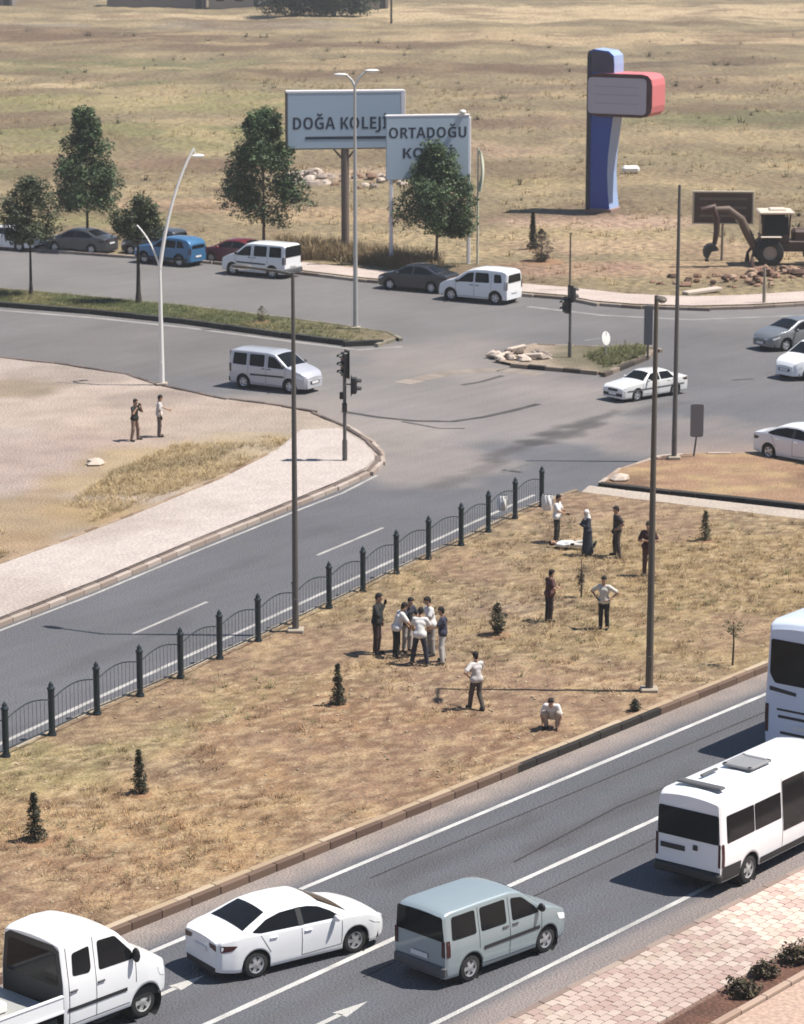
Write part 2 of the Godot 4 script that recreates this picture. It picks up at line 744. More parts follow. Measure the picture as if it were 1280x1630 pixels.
func wheel(v: Node3D, s: Dictionary, x: float, sg: float, wide := 0.2) -> void:
	var r: float = s.wr
	var z: float = (side_z(s, x + s.arch + 0.02, s.wr + 0.05) - wide * 0.5 - 0.015) * sg
	var b := MB.new()
	var w := wide * 0.5
	b.lathe([[r * 0.62, -w], [r * 0.9, -w], [r * 0.98, -w * 0.75], [r, -w * 0.4], [r, w * 0.4], [r * 0.98, w * 0.75], [r * 0.9, w], [r * 0.62, w]], 24)
	var o := obj("wheel", b, M.rubber, v)
	o.position = Vector3(x, r, z)
	o.rotation.x = PI / 2 * sg
	var c := MB.new()
	c.lathe([[r * 0.66, w * 0.98], [r * 0.62, w * 1.0], [r * 0.56, w * 0.75], [r * 0.3, w * 0.85], [r * 0.14, w * 1.0], [0.0, w * 1.02]], 20)
	obj("rim", c, M[s.get("rim", "alloy")], o)
	var g := MB.new()
	for k in 5:
		var a := TAU * k / 5
		var d := Vector3(cos(a), 0, sin(a))
		var e := Vector3(-d.z, 0, d.x)
		g.tri(d * r * 0.25 + Vector3(0, w * 0.93, 0), d * r * 0.52 + e * r * 0.17 + Vector3(0, w * 0.84, 0), d * r * 0.52 - e * r * 0.17 + Vector3(0, w * 0.84, 0), Vector3.UP)
	obj("rim_gap", g, M.black_plastic, o)


func seam(s: Dictionary, v: Node3D, sg: float, x0: float, y0: float, x1: float, y1: float, wd := 0.014) -> void:
	var d := Vector2(x1 - x0, y1 - y0).normalized()
	var e := Vector2(-d.y, d.x) * wd * 0.5
	obj("door_seam", side_panel(s, PackedVector2Array([Vector2(x0, y0) + e, Vector2(x1, y1) + e, Vector2(x1, y1) - e, Vector2(x0, y0) - e]), 0.004, sg), M.black_plastic, v)


func vehicle(s: Dictionary, called: String, label: String, category: String, at: Vector3, heading: float, pm: String, size := 1.0) -> Node3D:
	var root := thing(called, label, category, at, heading - 90.0)
	var v := root
	var shift: float = -(s.axles[0] + s.axles[-1]) * 0.5
	obj("body", body(s), M[pm], v)
	var u := MB.new()
	u.box(Vector3(s.L * 0.5, s.sill + 0.14, 0), Vector3(s.L - 0.5, 0.26, half_w(s, s.L * 0.5) * 2.0 - 0.26), 0.03)
	for a in s.axles:
		for sg in [-1.0, 1.0]:
			u.t = Transform3D(Basis(Vector3.RIGHT, PI / 2 * sg), Vector3(a, s.wr, sg * (half_w(s, a) - 0.05)))
			u.lathe([[s.arch + 0.005, 0.0], [s.arch + 0.005, -0.4], [0.0, -0.42]], 22)
	u.t = Transform3D()
	obj("underbody", u, M.black_plastic, v)
	for a in s.axles:
		for sg in [-1.0, 1.0]:
			wheel(v, s, a, sg, s.get("tyre_wide", 0.2))
	for sg in [-1.0, 1.0]:
		for w in s.get("windows", []):
			obj("side_window", side_panel(s, rounded(pts(w), s.get("round", 0.05)), 0.007, sg), M.glass, v)
		for w in s.get("seams", []):
			seam(s, v, sg, w[0], w[1], w[2], w[3])
		for w in s.get("mouldings", []):
			obj("side_moulding", side_panel(s, pts(w), 0.012, sg), M[s.get("moulding_mat", "black_plastic")], v)
		for w in s.get("handles", []):
			var hb := MB.new()
			hb.box(Vector3(w[0], w[1], (side_z(s, w[0], w[1]) + 0.012) * sg), Vector3(0.2, 0.035, 0.04), 0.012)
			obj("door_handle", hb, M[s.get("handle_mat", pm)], v)
		for w in s.get("headlights", []):
			var hl := obj("headlight", side_panel(s, rounded(pts(w[0]), 0.05), 0.008, sg), M.lamp_glass, v)
			var e := PackedVector2Array()
			for q in pts(w[1]):
				e.append(Vector2(q.x * sg, q.y))
			obj("lens", end_panel(e, s.L + 0.006, 1.0, w[2]), M.lamp_glass, hl)
		for w in s.get("taillights", []):
			var tl := obj("tail_light", side_panel(s, rounded(pts(w[0]), 0.03), 0.008, sg), M[s.get("tail_mat", "red_lens")], v)
			var e := PackedVector2Array()
			for q in pts(w[1]):
				e.append(Vector2(q.x * sg, q.y))
			obj("lens", end_panel(e, -0.008, -1.0), M[s.get("tail_mat", "red_lens")], tl)
		if s.has("mirror"):
			var mb := MB.new()
			var mx: float = s.mirror[0]
			var my: float = s.mirror[1]
			mb.ball(Vector3(mx, my, (side_z(s, mx, my) + 0.12) * sg), Vector3(0.06, s.mirror[2], 0.11), 8, 12)
			mb.box(Vector3(mx, my - 0.05, (side_z(s, mx, my) + 0.03) * sg), Vector3(0.05, 0.04, 0.1), 0.01)
			obj("wing_mirror", mb, M[s.get("mirror_mat", pm)], v)
	if s.has("screen"):
		obj("windscreen", top_panel(s, s.screen[0], s.screen[1], 0.93, 0.008), M.glass, v)
	if s.has("rear_screen"):
		obj("rear_window", top_panel(s, s.rear_screen[0], s.rear_screen[1], s.rear_screen[2], 0.008), M.glass, v)
	for w in s.get("rear_glass", []):
		obj("rear_window", end_panel(rounded(pts(w), 0.06), -0.012, -1.0), M.glass, v)
	for w in s.get("rear_black", []):
		obj("rear_trim", end_panel(pts(w), -0.006, -1.0), M.black_plastic, v)
	for w in s.get("front_black", []):
		obj("grille", end_panel(rounded(pts(w), 0.04), s.L + 0.007, 1.0), M.black_plastic, v)
	for w in s.get("bumpers", []):
		var bb := MB.new()
		bb.box(Vector3(w[0], w[1], 0), Vector3(w[2], w[3], w[4]), 0.05)
		obj("bumper", bb, M[w[5]], v)
	if s.has("plate"):
		obj("number_plate", end_panel(pts([-0.26, s.plate - 0.055, 0.26, s.plate - 0.055, 0.26, s.plate + 0.055, -0.26, s.plate + 0.055]), -0.03, -1.0), M.plate_white, v)
	if s.has("plate_front"):
		obj("number_plate", end_panel(pts([-0.26, s.plate_front - 0.055, 0.26, s.plate_front - 0.055, 0.26, s.plate_front + 0.055, -0.26, s.plate_front + 0.055]), s.L + 0.03, 1.0), M.plate_white, v)
	for c in v.get_children():
		(c as Node3D).position.x += shift
	root.scale = Vector3.ONE * size
	return root


func spec_sedan() -> Dictionary:
	return {"L": 4.55, "sill": 0.2, "tumble": 0.52, "crown": 0.05, "wr": 0.315, "arch": 0.37, "axles": [0.93, 3.6],
		"top": [[0, 0.98], [0.06, 1.03], [0.5, 1.1], [0.62, 1.12], [1.35, 1.43], [1.75, 1.485], [2.2, 1.49], [2.65, 1.45], [3.45, 1.06], [3.9, 0.97], [4.3, 0.84], [4.5, 0.7], [4.55, 0.6]],
		"belt": [[0, 0.9], [0.1, 0.95], [0.6, 1.02], [1.4, 0.98], [3.3, 0.93], [3.9, 0.88], [4.35, 0.74], [4.55, 0.52]],
		"plan": [[0, 0.68], [0.08, 0.78], [0.4, 0.87], [1.0, 0.9], [3.6, 0.9], [4.1, 0.86], [4.4, 0.74], [4.55, 0.55]],
		"windows": [[0.83, 1.08, 1.05, 1.03, 2.1, 1.0, 2.1, 1.36, 1.65, 1.35, 1.25, 1.27], [2.16, 1.0, 3.2, 0.98, 2.95, 1.15, 2.66, 1.29, 2.4, 1.345, 2.16, 1.36]],
		"seams": [[2.13, 0.98, 2.13, 0.3], [3.22, 0.96, 3.2, 0.35], [1.3, 0.55, 1.05, 0.98], [2.13, 0.3, 3.2, 0.33]],
		"mouldings": [[2.06, 1.0, 2.2, 1.0, 2.2, 1.365, 2.06, 1.365]], "handles": [[2.3, 0.86], [1.38, 0.88]], "screen": [2.72, 3.4], "rear_screen": [0.68, 1.32, 0.86],
		"headlights": [[[3.95, 0.76, 4.38, 0.66, 4.36, 0.57, 4.1, 0.66], [0.3, 0.6, 0.52, 0.6, 0.52, 0.66, 0.36, 0.66], -0.3]],
		"taillights": [[[0.06, 0.9, 0.45, 0.86, 0.32, 0.76, 0.06, 0.74], [0.36, 0.9, 0.66, 0.9, 0.66, 0.76, 0.4, 0.8]]], "tail_mat": "dark_lens",
		"front_black": [[-0.34, 0.38, 0.34, 0.38, 0.4, 0.5, -0.4, 0.5]], "mirror": [3.02, 1.0, 0.08],
		"rear_black": [[-0.6, 0.22, 0.6, 0.22, 0.62, 0.36, -0.62, 0.36]], "plate": 0.7, "plate_front": 0.42,
		"lift": [[0, 0.08], [0.4, 0.02], [0.8, 0.0], [4.0, 0.0], [4.55, 0.06]]}


func spec_boxy_sedan() -> Dictionary:
	var s := spec_sedan()
	s.top = [[0, 0.94], [0.06, 0.98], [0.75, 1.0], [0.85, 1.02], [1.25, 1.36], [1.5, 1.41], [2.3, 1.42], [2.55, 1.38], [3.15, 0.99], [3.9, 0.9], [4.3, 0.84], [4.5, 0.78], [4.55, 0.7]]
	s.belt = [[0, 0.88], [0.1, 0.92], [1.0, 0.93], [3.2, 0.9], [4.3, 0.8], [4.55, 0.64]]
	s.plan = [[0, 0.74], [0.08, 0.8], [0.4, 0.83], [3.9, 0.83], [4.4, 0.8], [4.55, 0.72]]
	s.windows = [[1.02, 0.96, 1.95, 0.95, 1.95, 1.31, 1.32, 1.3], [2.02, 0.95, 3.0, 0.94, 2.55, 1.28, 2.02, 1.31]]
	s.screen = [2.6, 3.12]
	s.rear_screen = [0.88, 1.24, 0.88]
	s.headlights = [[[4.38, 0.74, 4.5, 0.72, 4.5, 0.58, 4.38, 0.58], [0.36, 0.56, 0.68, 0.56, 0.68, 0.68, 0.36, 0.68], 0.0]]
	s.front_black = [[-0.34, 0.55, 0.34, 0.55, 0.34, 0.67, -0.34, 0.67], [-0.66, 0.3, 0.66, 0.3, 0.66, 0.46, -0.66, 0.46]]
	s.mouldings = [[0.3, 0.56, 4.3, 0.54, 4.3, 0.6, 0.3, 0.62]]
	s.moulding_mat = "grey_plastic"
	s.mirror = [2.9, 0.99, 0.07]
	s.erase("lift")
	return s


func spec_van() -> Dictionary:   # tall five-door people carrier with a short sloping bonnet
	return {"L": 4.12, "sill": 0.24, "tumble": 0.17, "crown": 0.045, "wr": 0.315, "arch": 0.38, "tail_mat": "dark_lens", "axles": [0.78, 3.28],
		"top": [[0, 1.66], [0.05, 1.74], [0.25, 1.78], [1.2, 1.79], [2.1, 1.78], [2.45, 1.72], [3.15, 1.2], [3.5, 1.1], [3.85, 0.98], [4.04, 0.86], [4.12, 0.72]],
		"belt": [[0, 1.06], [2.6, 1.04], [3.15, 1.04], [3.6, 0.98], [3.95, 0.84], [4.12, 0.62]],
		"plan": [[0, 0.80], [0.06, 0.84], [0.4, 0.865], [3.2, 0.865], [3.7, 0.83], [3.98, 0.74], [4.12, 0.6]],
		"windows": [[0.2, 1.1, 0.96, 1.09, 0.96, 1.62, 0.24, 1.62], [1.12, 1.09, 1.93, 1.08, 1.93, 1.62, 1.12, 1.62], [2.12, 1.08, 3.0, 1.07, 2.86, 1.24, 2.48, 1.54, 2.12, 1.6]],
		"seams": [[1.05, 1.65, 1.05, 0.72], [2.03, 1.65, 2.03, 0.32], [3.08, 1.08, 3.05, 0.4], [2.03, 0.32, 3.0, 0.32], [1.15, 0.5, 1.15, 0.34], [1.1, 0.34, 2.0, 0.32]],
		"handles": [[2.2, 1.0], [1.88, 1.0]], "handle_mat": "black_plastic", "screen": [2.5, 3.16],
		"rear_glass": [[-0.74, 1.1, 0.74, 1.1, 0.7, 1.66, -0.7, 1.66]],
		"taillights": [[[0.03, 1.12, 0.13, 1.12, 0.13, 0.74, 0.03, 0.74], [0.68, 1.12, 0.79, 1.12, 0.79, 0.74, 0.68, 0.74]]],
		"headlights": [[[3.6, 0.9, 3.95, 0.79, 3.97, 0.64, 3.68, 0.72], [0.32, 0.62, 0.58, 0.62, 0.58, 0.74, 0.36, 0.74], -0.4]],
		"front_black": [[-0.36, 0.42, 0.36, 0.42, 0.36, 0.56, -0.36, 0.56]],
		"mouldings": [[1.18, 0.66, 3.0, 0.68, 3.0, 0.76, 1.18, 0.74]],
		"bumpers": [[0.06, 0.4, 0.26, 0.26, 1.6, "grey_plastic"]],
		"mirror": [2.98, 1.2, 0.1], "mirror_mat": "black_plastic", "plate": 0.66, "plate_front": 0.5, "round": 0.06}


func spec_estate() -> Dictionary:   # small tall hatchback van with a long sloping windscreen
	var s := spec_van()
	s.L = 3.95
	s.axles = [0.62, 3.13]
	s.top = [[0, 1.5], [0.06, 1.62], [0.3, 1.69], [1.2, 1.72], [1.8, 1.7], [2.2, 1.62], [3.0, 1.14], [3.4, 1.04], [3.75, 0.9], [3.9, 0.78], [3.95, 0.66]]
	s.belt = [[0, 1.02], [2.6, 0.98], [3.0, 0.97], [3.5, 0.9], [3.8, 0.74], [3.95, 0.54]]
	s.plan = [[0, 0.76], [0.06, 0.82], [0.4, 0.85], [3.0, 0.85], [3.5, 0.81], [3.8, 0.7], [3.95, 0.55]]
	s.windows = [[0.95, 1.04, 1.75, 1.02, 1.75, 1.5, 1.02, 1.5], [1.85, 1.02, 2.78, 1.0, 2.6, 1.16, 2.2, 1.44, 1.85, 1.5], [0.26, 1.08, 0.7, 1.06, 0.72, 1.48, 0.34, 1.46]]
	s.seams = [[0.85, 1.55, 0.85, 0.7], [1.8, 1.52, 1.8, 0.3], [2.85, 0.98, 2.82, 0.36], [0.9, 0.32, 2.8, 0.32]]
	s.handles = [[1.95, 0.88], [1.62, 0.88]]
	s.screen = [2.26, 2.96]
	s.rear_glass = [[-0.64, 1.06, 0.64, 1.06, 0.58, 1.45, -0.58, 1.45]]
	s.headlights = [[[3.45, 0.84, 3.8, 0.7, 3.82, 0.56, 3.52, 0.66], [0.28, 0.56, 0.52, 0.56, 0.52, 0.68, 0.32, 0.68], -0.4]]
	s.mouldings = []
	s.handle_mat = "grey_plastic"
	s.bumpers = []
	s.mirror = [2.72, 1.06, 0.09]
	s.plate = 0.6
	return s


func spec_suv() -> Dictionary:
	var s := spec_estate()
	s.L = 4.3
	s.sill = 0.3
	s.wr = 0.35
	s.arch = 0.42
	s.axles = [0.78, 3.42]
	s.top = [[0, 1.3], [0.06, 1.45], [0.3, 1.62], [0.8, 1.7], [1.7, 1.7], [2.1, 1.64], [2.8, 1.2], [3.4, 1.12], [4.0, 1.04], [4.22, 0.94], [4.3, 0.8]]
	s.belt = [[0, 1.06], [2.8, 1.02], [3.6, 0.98], [4.1, 0.88], [4.3, 0.7]]
	s.plan = [[0, 0.76], [0.08, 0.84], [0.5, 0.88], [3.6, 0.88], [4.1, 0.8], [4.3, 0.66]]
	s.windows = [[0.4, 1.12, 0.95, 1.1, 0.95, 1.5, 0.6, 1.48], [1.05, 1.08, 1.8, 1.07, 1.8, 1.5, 1.05, 1.5], [1.9, 1.07, 2.7, 1.06, 2.35, 1.36, 2.1, 1.46, 1.9, 1.5]]
	s.screen = [2.12, 2.76]
	s.rear_glass = [[-0.6, 1.08, 0.6, 1.08, 0.56, 1.26, -0.56, 1.26]]
	s.headlights = [[[3.75, 0.94, 4.12, 0.84, 4.12, 0.72, 3.8, 0.78], [0.3, 0.7, 0.6, 0.7, 0.6, 0.82, 0.3, 0.82], -0.2]]
	s.mouldings = [[0.2, 0.36, 4.1, 0.36, 4.1, 0.5, 0.2, 0.5]]
	return s


func spec_minibus() -> Dictionary:
	var s := {"L": 6.9, "sill": 0.34, "tumble": 0.075, "crown": 0.07, "wr": 0.345, "arch": 0.43, "axles": [1.25, 5.55], "tyre_wide": 0.24, "rim": "galvanised",
		"top": [[0, 2.24], [0.05, 2.32], [0.2, 2.37], [5.2, 2.37], [5.55, 2.3], [6.1, 1.65], [6.35, 1.32], [6.75, 1.13], [6.87, 1.0], [6.9, 0.85]],
		"belt": [[0, 1.22], [5.6, 1.22], [6.1, 1.2], [6.5, 1.05], [6.9, 0.7]],
		"plan": [[0, 0.9], [0.06, 0.935], [0.3, 0.95], [5.8, 0.95], [6.4, 0.9], [6.75, 0.8], [6.9, 0.66]],
		"windows": [[0.24, 1.24, 1.44, 1.24, 1.44, 1.88, 0.24, 1.9], [1.47, 1.24, 2.64, 1.24, 2.64, 1.88, 1.47, 1.88], [2.72, 0.9, 3.75, 0.9, 3.75, 2.12, 2.72, 2.12], [3.85, 1.24, 4.75, 1.24, 4.75, 1.88, 3.85, 1.88], [4.85, 1.24, 5.72, 1.24, 5.4, 1.9, 4.85, 1.9]],
		"seams": [[2.69, 2.2, 2.69, 0.45], [3.79, 2.2, 3.79, 0.45], [4.8, 2.1, 4.8, 0.45]],
		"screen": [5.58, 6.3],
		"rear_glass": [[-0.84, 1.24, 0.84, 1.24, 0.82, 1.94, -0.82, 1.94]],
		"rear_black": [[-0.88, 0.36, 0.88, 0.36, 0.88, 0.58, -0.88, 0.58]],
		"tail_mat": "dark_lens", "taillights": [[[0.03, 1.26, 0.12, 1.26, 0.12, 0.7, 0.03, 0.7], [0.82, 1.26, 0.89, 1.26, 0.89, 0.7, 0.82, 0.7]]],
		"headlights": [[[6.3, 1.0, 6.7, 0.9, 6.7, 0.7, 6.4, 0.78], [0.4, 0.7, 0.68, 0.7, 0.68, 0.84, 0.4, 0.84], -0.3]],
		"mouldings": [[0.05, 0.36, 0.82, 0.36, 0.82, 0.7, 0.05, 0.72], [1.7, 0.36, 5.1, 0.36, 5.1, 0.52, 1.7, 0.52]],
		"bumpers": [[0.02, 0.44, 0.2, 0.22, 1.84, "black_plastic"]],
		"mirror": [5.7, 1.4, 0.16], "mirror_mat": "black_plastic", "plate_front": 0.5, "round": 0.04}
	return s


func spec_coach() -> Dictionary:
	return {"L": 12.0, "sill": 0.32, "tumble": 0.05, "crown": 0.1, "wr": 0.5, "arch": 0.6, "axles": [3.2, 9.4], "tyre_wide": 0.3, "rim": "galvanised",
		"top": [[0, 3.5], [0.08, 3.68], [0.35, 3.77], [11.4, 3.77], [11.8, 3.4], [12.0, 2.6]],
		"belt": [[0, 1.75], [12.0, 1.5]],
		"plan": [[0, 1.14], [0.08, 1.22], [0.4, 1.25], [11.4, 1.25], [11.9, 1.15], [12.0, 1.0]],
		"windows": [[0.4, 1.85, 2.2, 1.82, 2.2, 3.0, 0.5, 3.05], [2.25, 1.82, 4.2, 1.8, 4.2, 3.0, 2.25, 3.0], [4.25, 1.8, 6.3, 1.78, 6.3, 3.0, 4.25, 3.0], [6.35, 1.78, 8.4, 1.75, 8.4, 3.0, 6.35, 3.0], [8.45, 1.75, 11.2, 1.7, 11.2, 3.0, 8.45, 3.0]],
		"rear_glass": [[-0.86, 2.0, 0.86, 2.0, 1.02, 2.25, 1.0, 3.2, -1.0, 3.2, -1.02, 2.25]],
		"rear_black": [[-1.02, 1.78, -0.2, 1.72, -0.2, 1.82, -1.02, 1.9], [1.02, 1.78, 0.2, 1.72, 0.2, 1.82, 1.02, 1.9], [-0.78, 1.26, 0.78, 1.26, 0.78, 1.32, -0.78, 1.32], [-0.74, 1.06, 0.74, 1.06, 0.74, 1.14, -0.74, 1.14], [-0.66, 0.62, 0.66, 0.62, 0.66, 0.7, -0.66, 0.7]],
		"taillights": [[[0.02, 1.4, 0.1, 1.4, 0.1, 0.62, 0.02, 0.62], [1.03, 1.4, 1.135, 1.4, 1.135, 0.62, 1.03, 0.62]]], "tail_mat": "dark_lens",
		"seams": [[0.5, 1.6, 0.5, 0.5], [2.4, 1.6, 2.4, 0.5], [4.4, 1.6, 4.4, 0.5], [6.4, 1.6, 6.4, 0.5]],
		"mirror": [11.4, 2.8, 0.25], "mirror_mat": "black_plastic", "plate": 0.85, "round": 0.1}


func squeeze(s: Dictionary, f: float) -> Dictionary:   # a shorter version of the same body
	s.L *= f
	for k in ["top", "belt", "plan"]:
		for q in s[k]:
			q[0] *= f
	for k in ["windows", "mouldings"]:
		for q in s[k]:
			for i in range(0, q.size(), 2):
				q[i] *= f
	for q in s.seams:
		q[0] *= f
		q[2] *= f
	for q in s.handles:
		q[0] *= f
	for q in s.headlights:
		for i in range(0, q[0].size(), 2):
			q[0][i] *= f
	for i in 2:
		s.axles[i] *= f
		s.screen[i] *= f
	s.mirror[0] *= f
	return s


func spec_cab() -> Dictionary:   # crew cab of the drop-side truck
	return {"L": 3.75, "sill": 0.4, "tumble": 0.14, "crown": 0.07, "wr": 0.35, "arch": 0.43, "axles": [-1.0, 2.78], "tyre_wide": 0.23, "rim": "galvanised",
		"top": [[0, 2.2], [0.05, 2.27], [0.25, 2.3], [0.9, 2.34], [1.5, 2.29], [1.9, 2.15], [2.65, 1.52], [3.1, 1.36], [3.5, 1.22], [3.7, 1.05], [3.75, 0.88]],
		"belt": [[0, 1.4], [2.0, 1.38], [2.7, 1.32], [3.2, 1.18], [3.55, 1.02], [3.75, 0.76]],
		"plan": [[0, 0.96], [0.05, 0.98], [0.3, 1.0], [2.8, 1.0], [3.3, 0.95], [3.6, 0.84], [3.75, 0.7]],
		"windows": [[0.3, 1.5, 0.85, 1.46, 0.92, 1.56, 0.92, 2.0, 0.34, 1.96], [1.18, 1.44, 2.36, 1.42, 2.32, 1.58, 1.8, 2.02, 1.2, 2.04]],
		"seams": [[1.06, 2.15, 1.06, 0.5], [2.42, 1.36, 2.42, 0.9], [0.16, 2.1, 0.16, 0.5], [0.16, 0.5, 2.2, 0.5]],
		"handles": [[1.22, 1.2], [0.3, 1.2]], "handle_mat": "black_plastic", "screen": [1.98, 2.6],
		"rear_glass": [[-0.8, 1.3, 0.8, 1.3, 0.72, 2.0, -0.72, 2.0]],
		"headlights": [[[3.2, 1.06, 3.58, 0.94, 3.58, 0.76, 3.3, 0.84], [0.36, 0.74, 0.66, 0.74, 0.66, 0.88, 0.4, 0.88], -0.3]],
		"front_black": [[-0.4, 0.56, 0.4, 0.56, 0.4, 0.74, -0.4, 0.74]],
		"mouldings": [[0.1, 0.78, 2.1, 0.78, 2.1, 0.86, 0.1, 0.86]], "rear_black": [[-0.93, 0.5, 0.93, 0.5, 0.92, 1.36, 0.82, 2.06, 0.66, 2.15, -0.66, 2.15, -0.82, 2.06, -0.92, 1.36]],
		"moulding_mat": "black_plastic", "mirror": [2.34, 1.52, 0.16], "mirror_mat": "black_plastic", "plate_front": 0.6, "round": 0.06}


# ---------------------------------------------------------------- figures
func nets(bones: Array, cell: float, k: float, grow: float, b: MB, xf := Transform3D(), cuts := []) -> void:
	# bones: [from, to, radius from, radius to]; smooth union of tapered capsules (cuts are taken out), meshed as surface nets
	var lo := Vector3(99, 99, 99)
	var hi := -lo
	for q in bones:
		var r: float = maxf(q[2], q[3]) + grow + cell * 2.5
		lo = lo.min((q[0] as Vector3).min(q[1]) - Vector3.ONE * r)
		hi = hi.max((q[0] as Vector3).max(q[1]) + Vector3.ONE * r)
	var nx := int((hi.x - lo.x) / cell) + 2
	var ny := int((hi.y - lo.y) / cell) + 2
	var nz := int((hi.z - lo.z) / cell) + 2
	var f := PackedFloat32Array()
	f.resize(nx * ny * nz)
	f.fill(1.0)
	for pass_ in 2:
		for q in (bones if pass_ == 0 else cuts):
			var a: Vector3 = q[0]
			var d: Vector3 = (q[1] as Vector3) - a
			var l2 := maxf(d.length_squared(), 1e-9)
			var ra: float = q[2] + (grow if pass_ == 0 else 0.0)
			var dr: float = float(q[3]) - float(q[2])
			var r: float = maxf(q[2], q[3]) + grow + cell * 2.0 + k
			var p0 := ((a.min(q[1]) - Vector3.ONE * r) - lo) / cell
			var p1 := ((a.max(q[1]) + Vector3.ONE * r) - lo) / cell
			for z in range(maxi(0, int(p0.z)), mini(nz, int(p1.z) + 1)):
				for y in range(maxi(0, int(p0.y)), mini(ny, int(p1.y) + 1)):
					var i := (z * ny + y) * nx
					for x in range(maxi(0, int(p0.x)), mini(nx, int(p1.x) + 1)):
						var w := lo + Vector3(x, y, z) * cell - a
						var t := clampf(w.dot(d) / l2, 0.0, 1.0)
						var s := (w - d * t).length() - ra - dr * t
						var o := f[i + x]
						if pass_ == 1:
							f[i + x] = maxf(o, -s)
						else:
							var h := maxf(k - absf(o - s), 0.0) / k
							f[i + x] = minf(o, s) - h * h * k * 0.25
	var id := PackedInt32Array()
	id.resize(nx * ny * nz)
	id.fill(-1)
	var off := [0, 1, nx, nx + 1, nx * ny, nx * ny + 1, nx * ny + nx, nx * ny + nx + 1]
	var vs := PackedVector3Array()
	for z in nz - 1:
		for y in ny - 1:
			var row := (z * ny + y) * nx
			for x in nx - 1:
				var i := row + x
				var f0 := f[i]
				if f0 > cell * 2.0:
					continue
				var mask := 0
				for q in 8:
					if f[i + off[q]] < 0.0:
						mask |= 1 << q
				if mask == 0 or mask == 255:
					continue
				var sum := Vector3.ZERO
				var n := 0
				for e in [[0, 1], [2, 3], [4, 5], [6, 7], [0, 2], [1, 3], [4, 6], [5, 7], [0, 4], [1, 5], [2, 6], [3, 7]]:
					var fa := f[i + off[e[0]]]
					var fb := f[i + off[e[1]]]
					if (fa < 0.0) != (fb < 0.0):
						var t := fa / (fa - fb)
						var pa := Vector3(e[0] & 1, (e[0] >> 1) & 1, e[0] >> 2)
						var pb := Vector3(e[1] & 1, (e[1] >> 1) & 1, e[1] >> 2)
						sum += pa.lerp(pb, t)
						n += 1
				id[i] = vs.size()
				vs.append(lo + (Vector3(x, y, z) + sum / n) * cell)
	var ns := PackedVector3Array()
	ns.resize(vs.size())
	var base := b.v.size()
	var st := [1, nx, nx * ny]
	for z in range(1, nz - 1):
		for y in range(1, ny - 1):
			var row := (z * ny + y) * nx
			for x in range(1, nx - 1):
				var i := row + x
				if absf(f[i]) > cell * 2.0:
					continue
				for ax in 3:
					var j: int = i + st[ax]
					if (f[i] < 0.0) == (f[j] < 0.0):
						continue
					var u: int = st[(ax + 1) % 3]
					var w: int = st[(ax + 2) % 3]
					var q := [id[i - u - w], id[i - w], id[i], id[i - u]]
					if q[0] < 0 or q[1] < 0 or q[2] < 0 or q[3] < 0:
						continue
					if f[i] < 0.0:
						q = [q[0], q[3], q[2], q[1]]
					var m := (vs[q[2]] - vs[q[0]]).cross(vs[q[1]] - vs[q[3]])
					m = (vs[q[2]] - vs[q[0]]).cross(vs[q[1]] - vs[q[0]]) + (vs[q[3]] - vs[q[0]]).cross(vs[q[2]] - vs[q[0]])
					for e in q:
						ns[e] += m
					b.ix.append_array(PackedInt32Array([base + q[0], base + q[1], base + q[2], base + q[0], base + q[2], base + q[3]]))
	for i in vs.size():
		b.v.append(xf * vs[i])
		b.n.append((xf.basis * ns[i]).normalized())
		b.c.append(b.col)


var head_mb: MB
var hand_mb: MB
var hair_mb: MB
var scarf_mb: MB


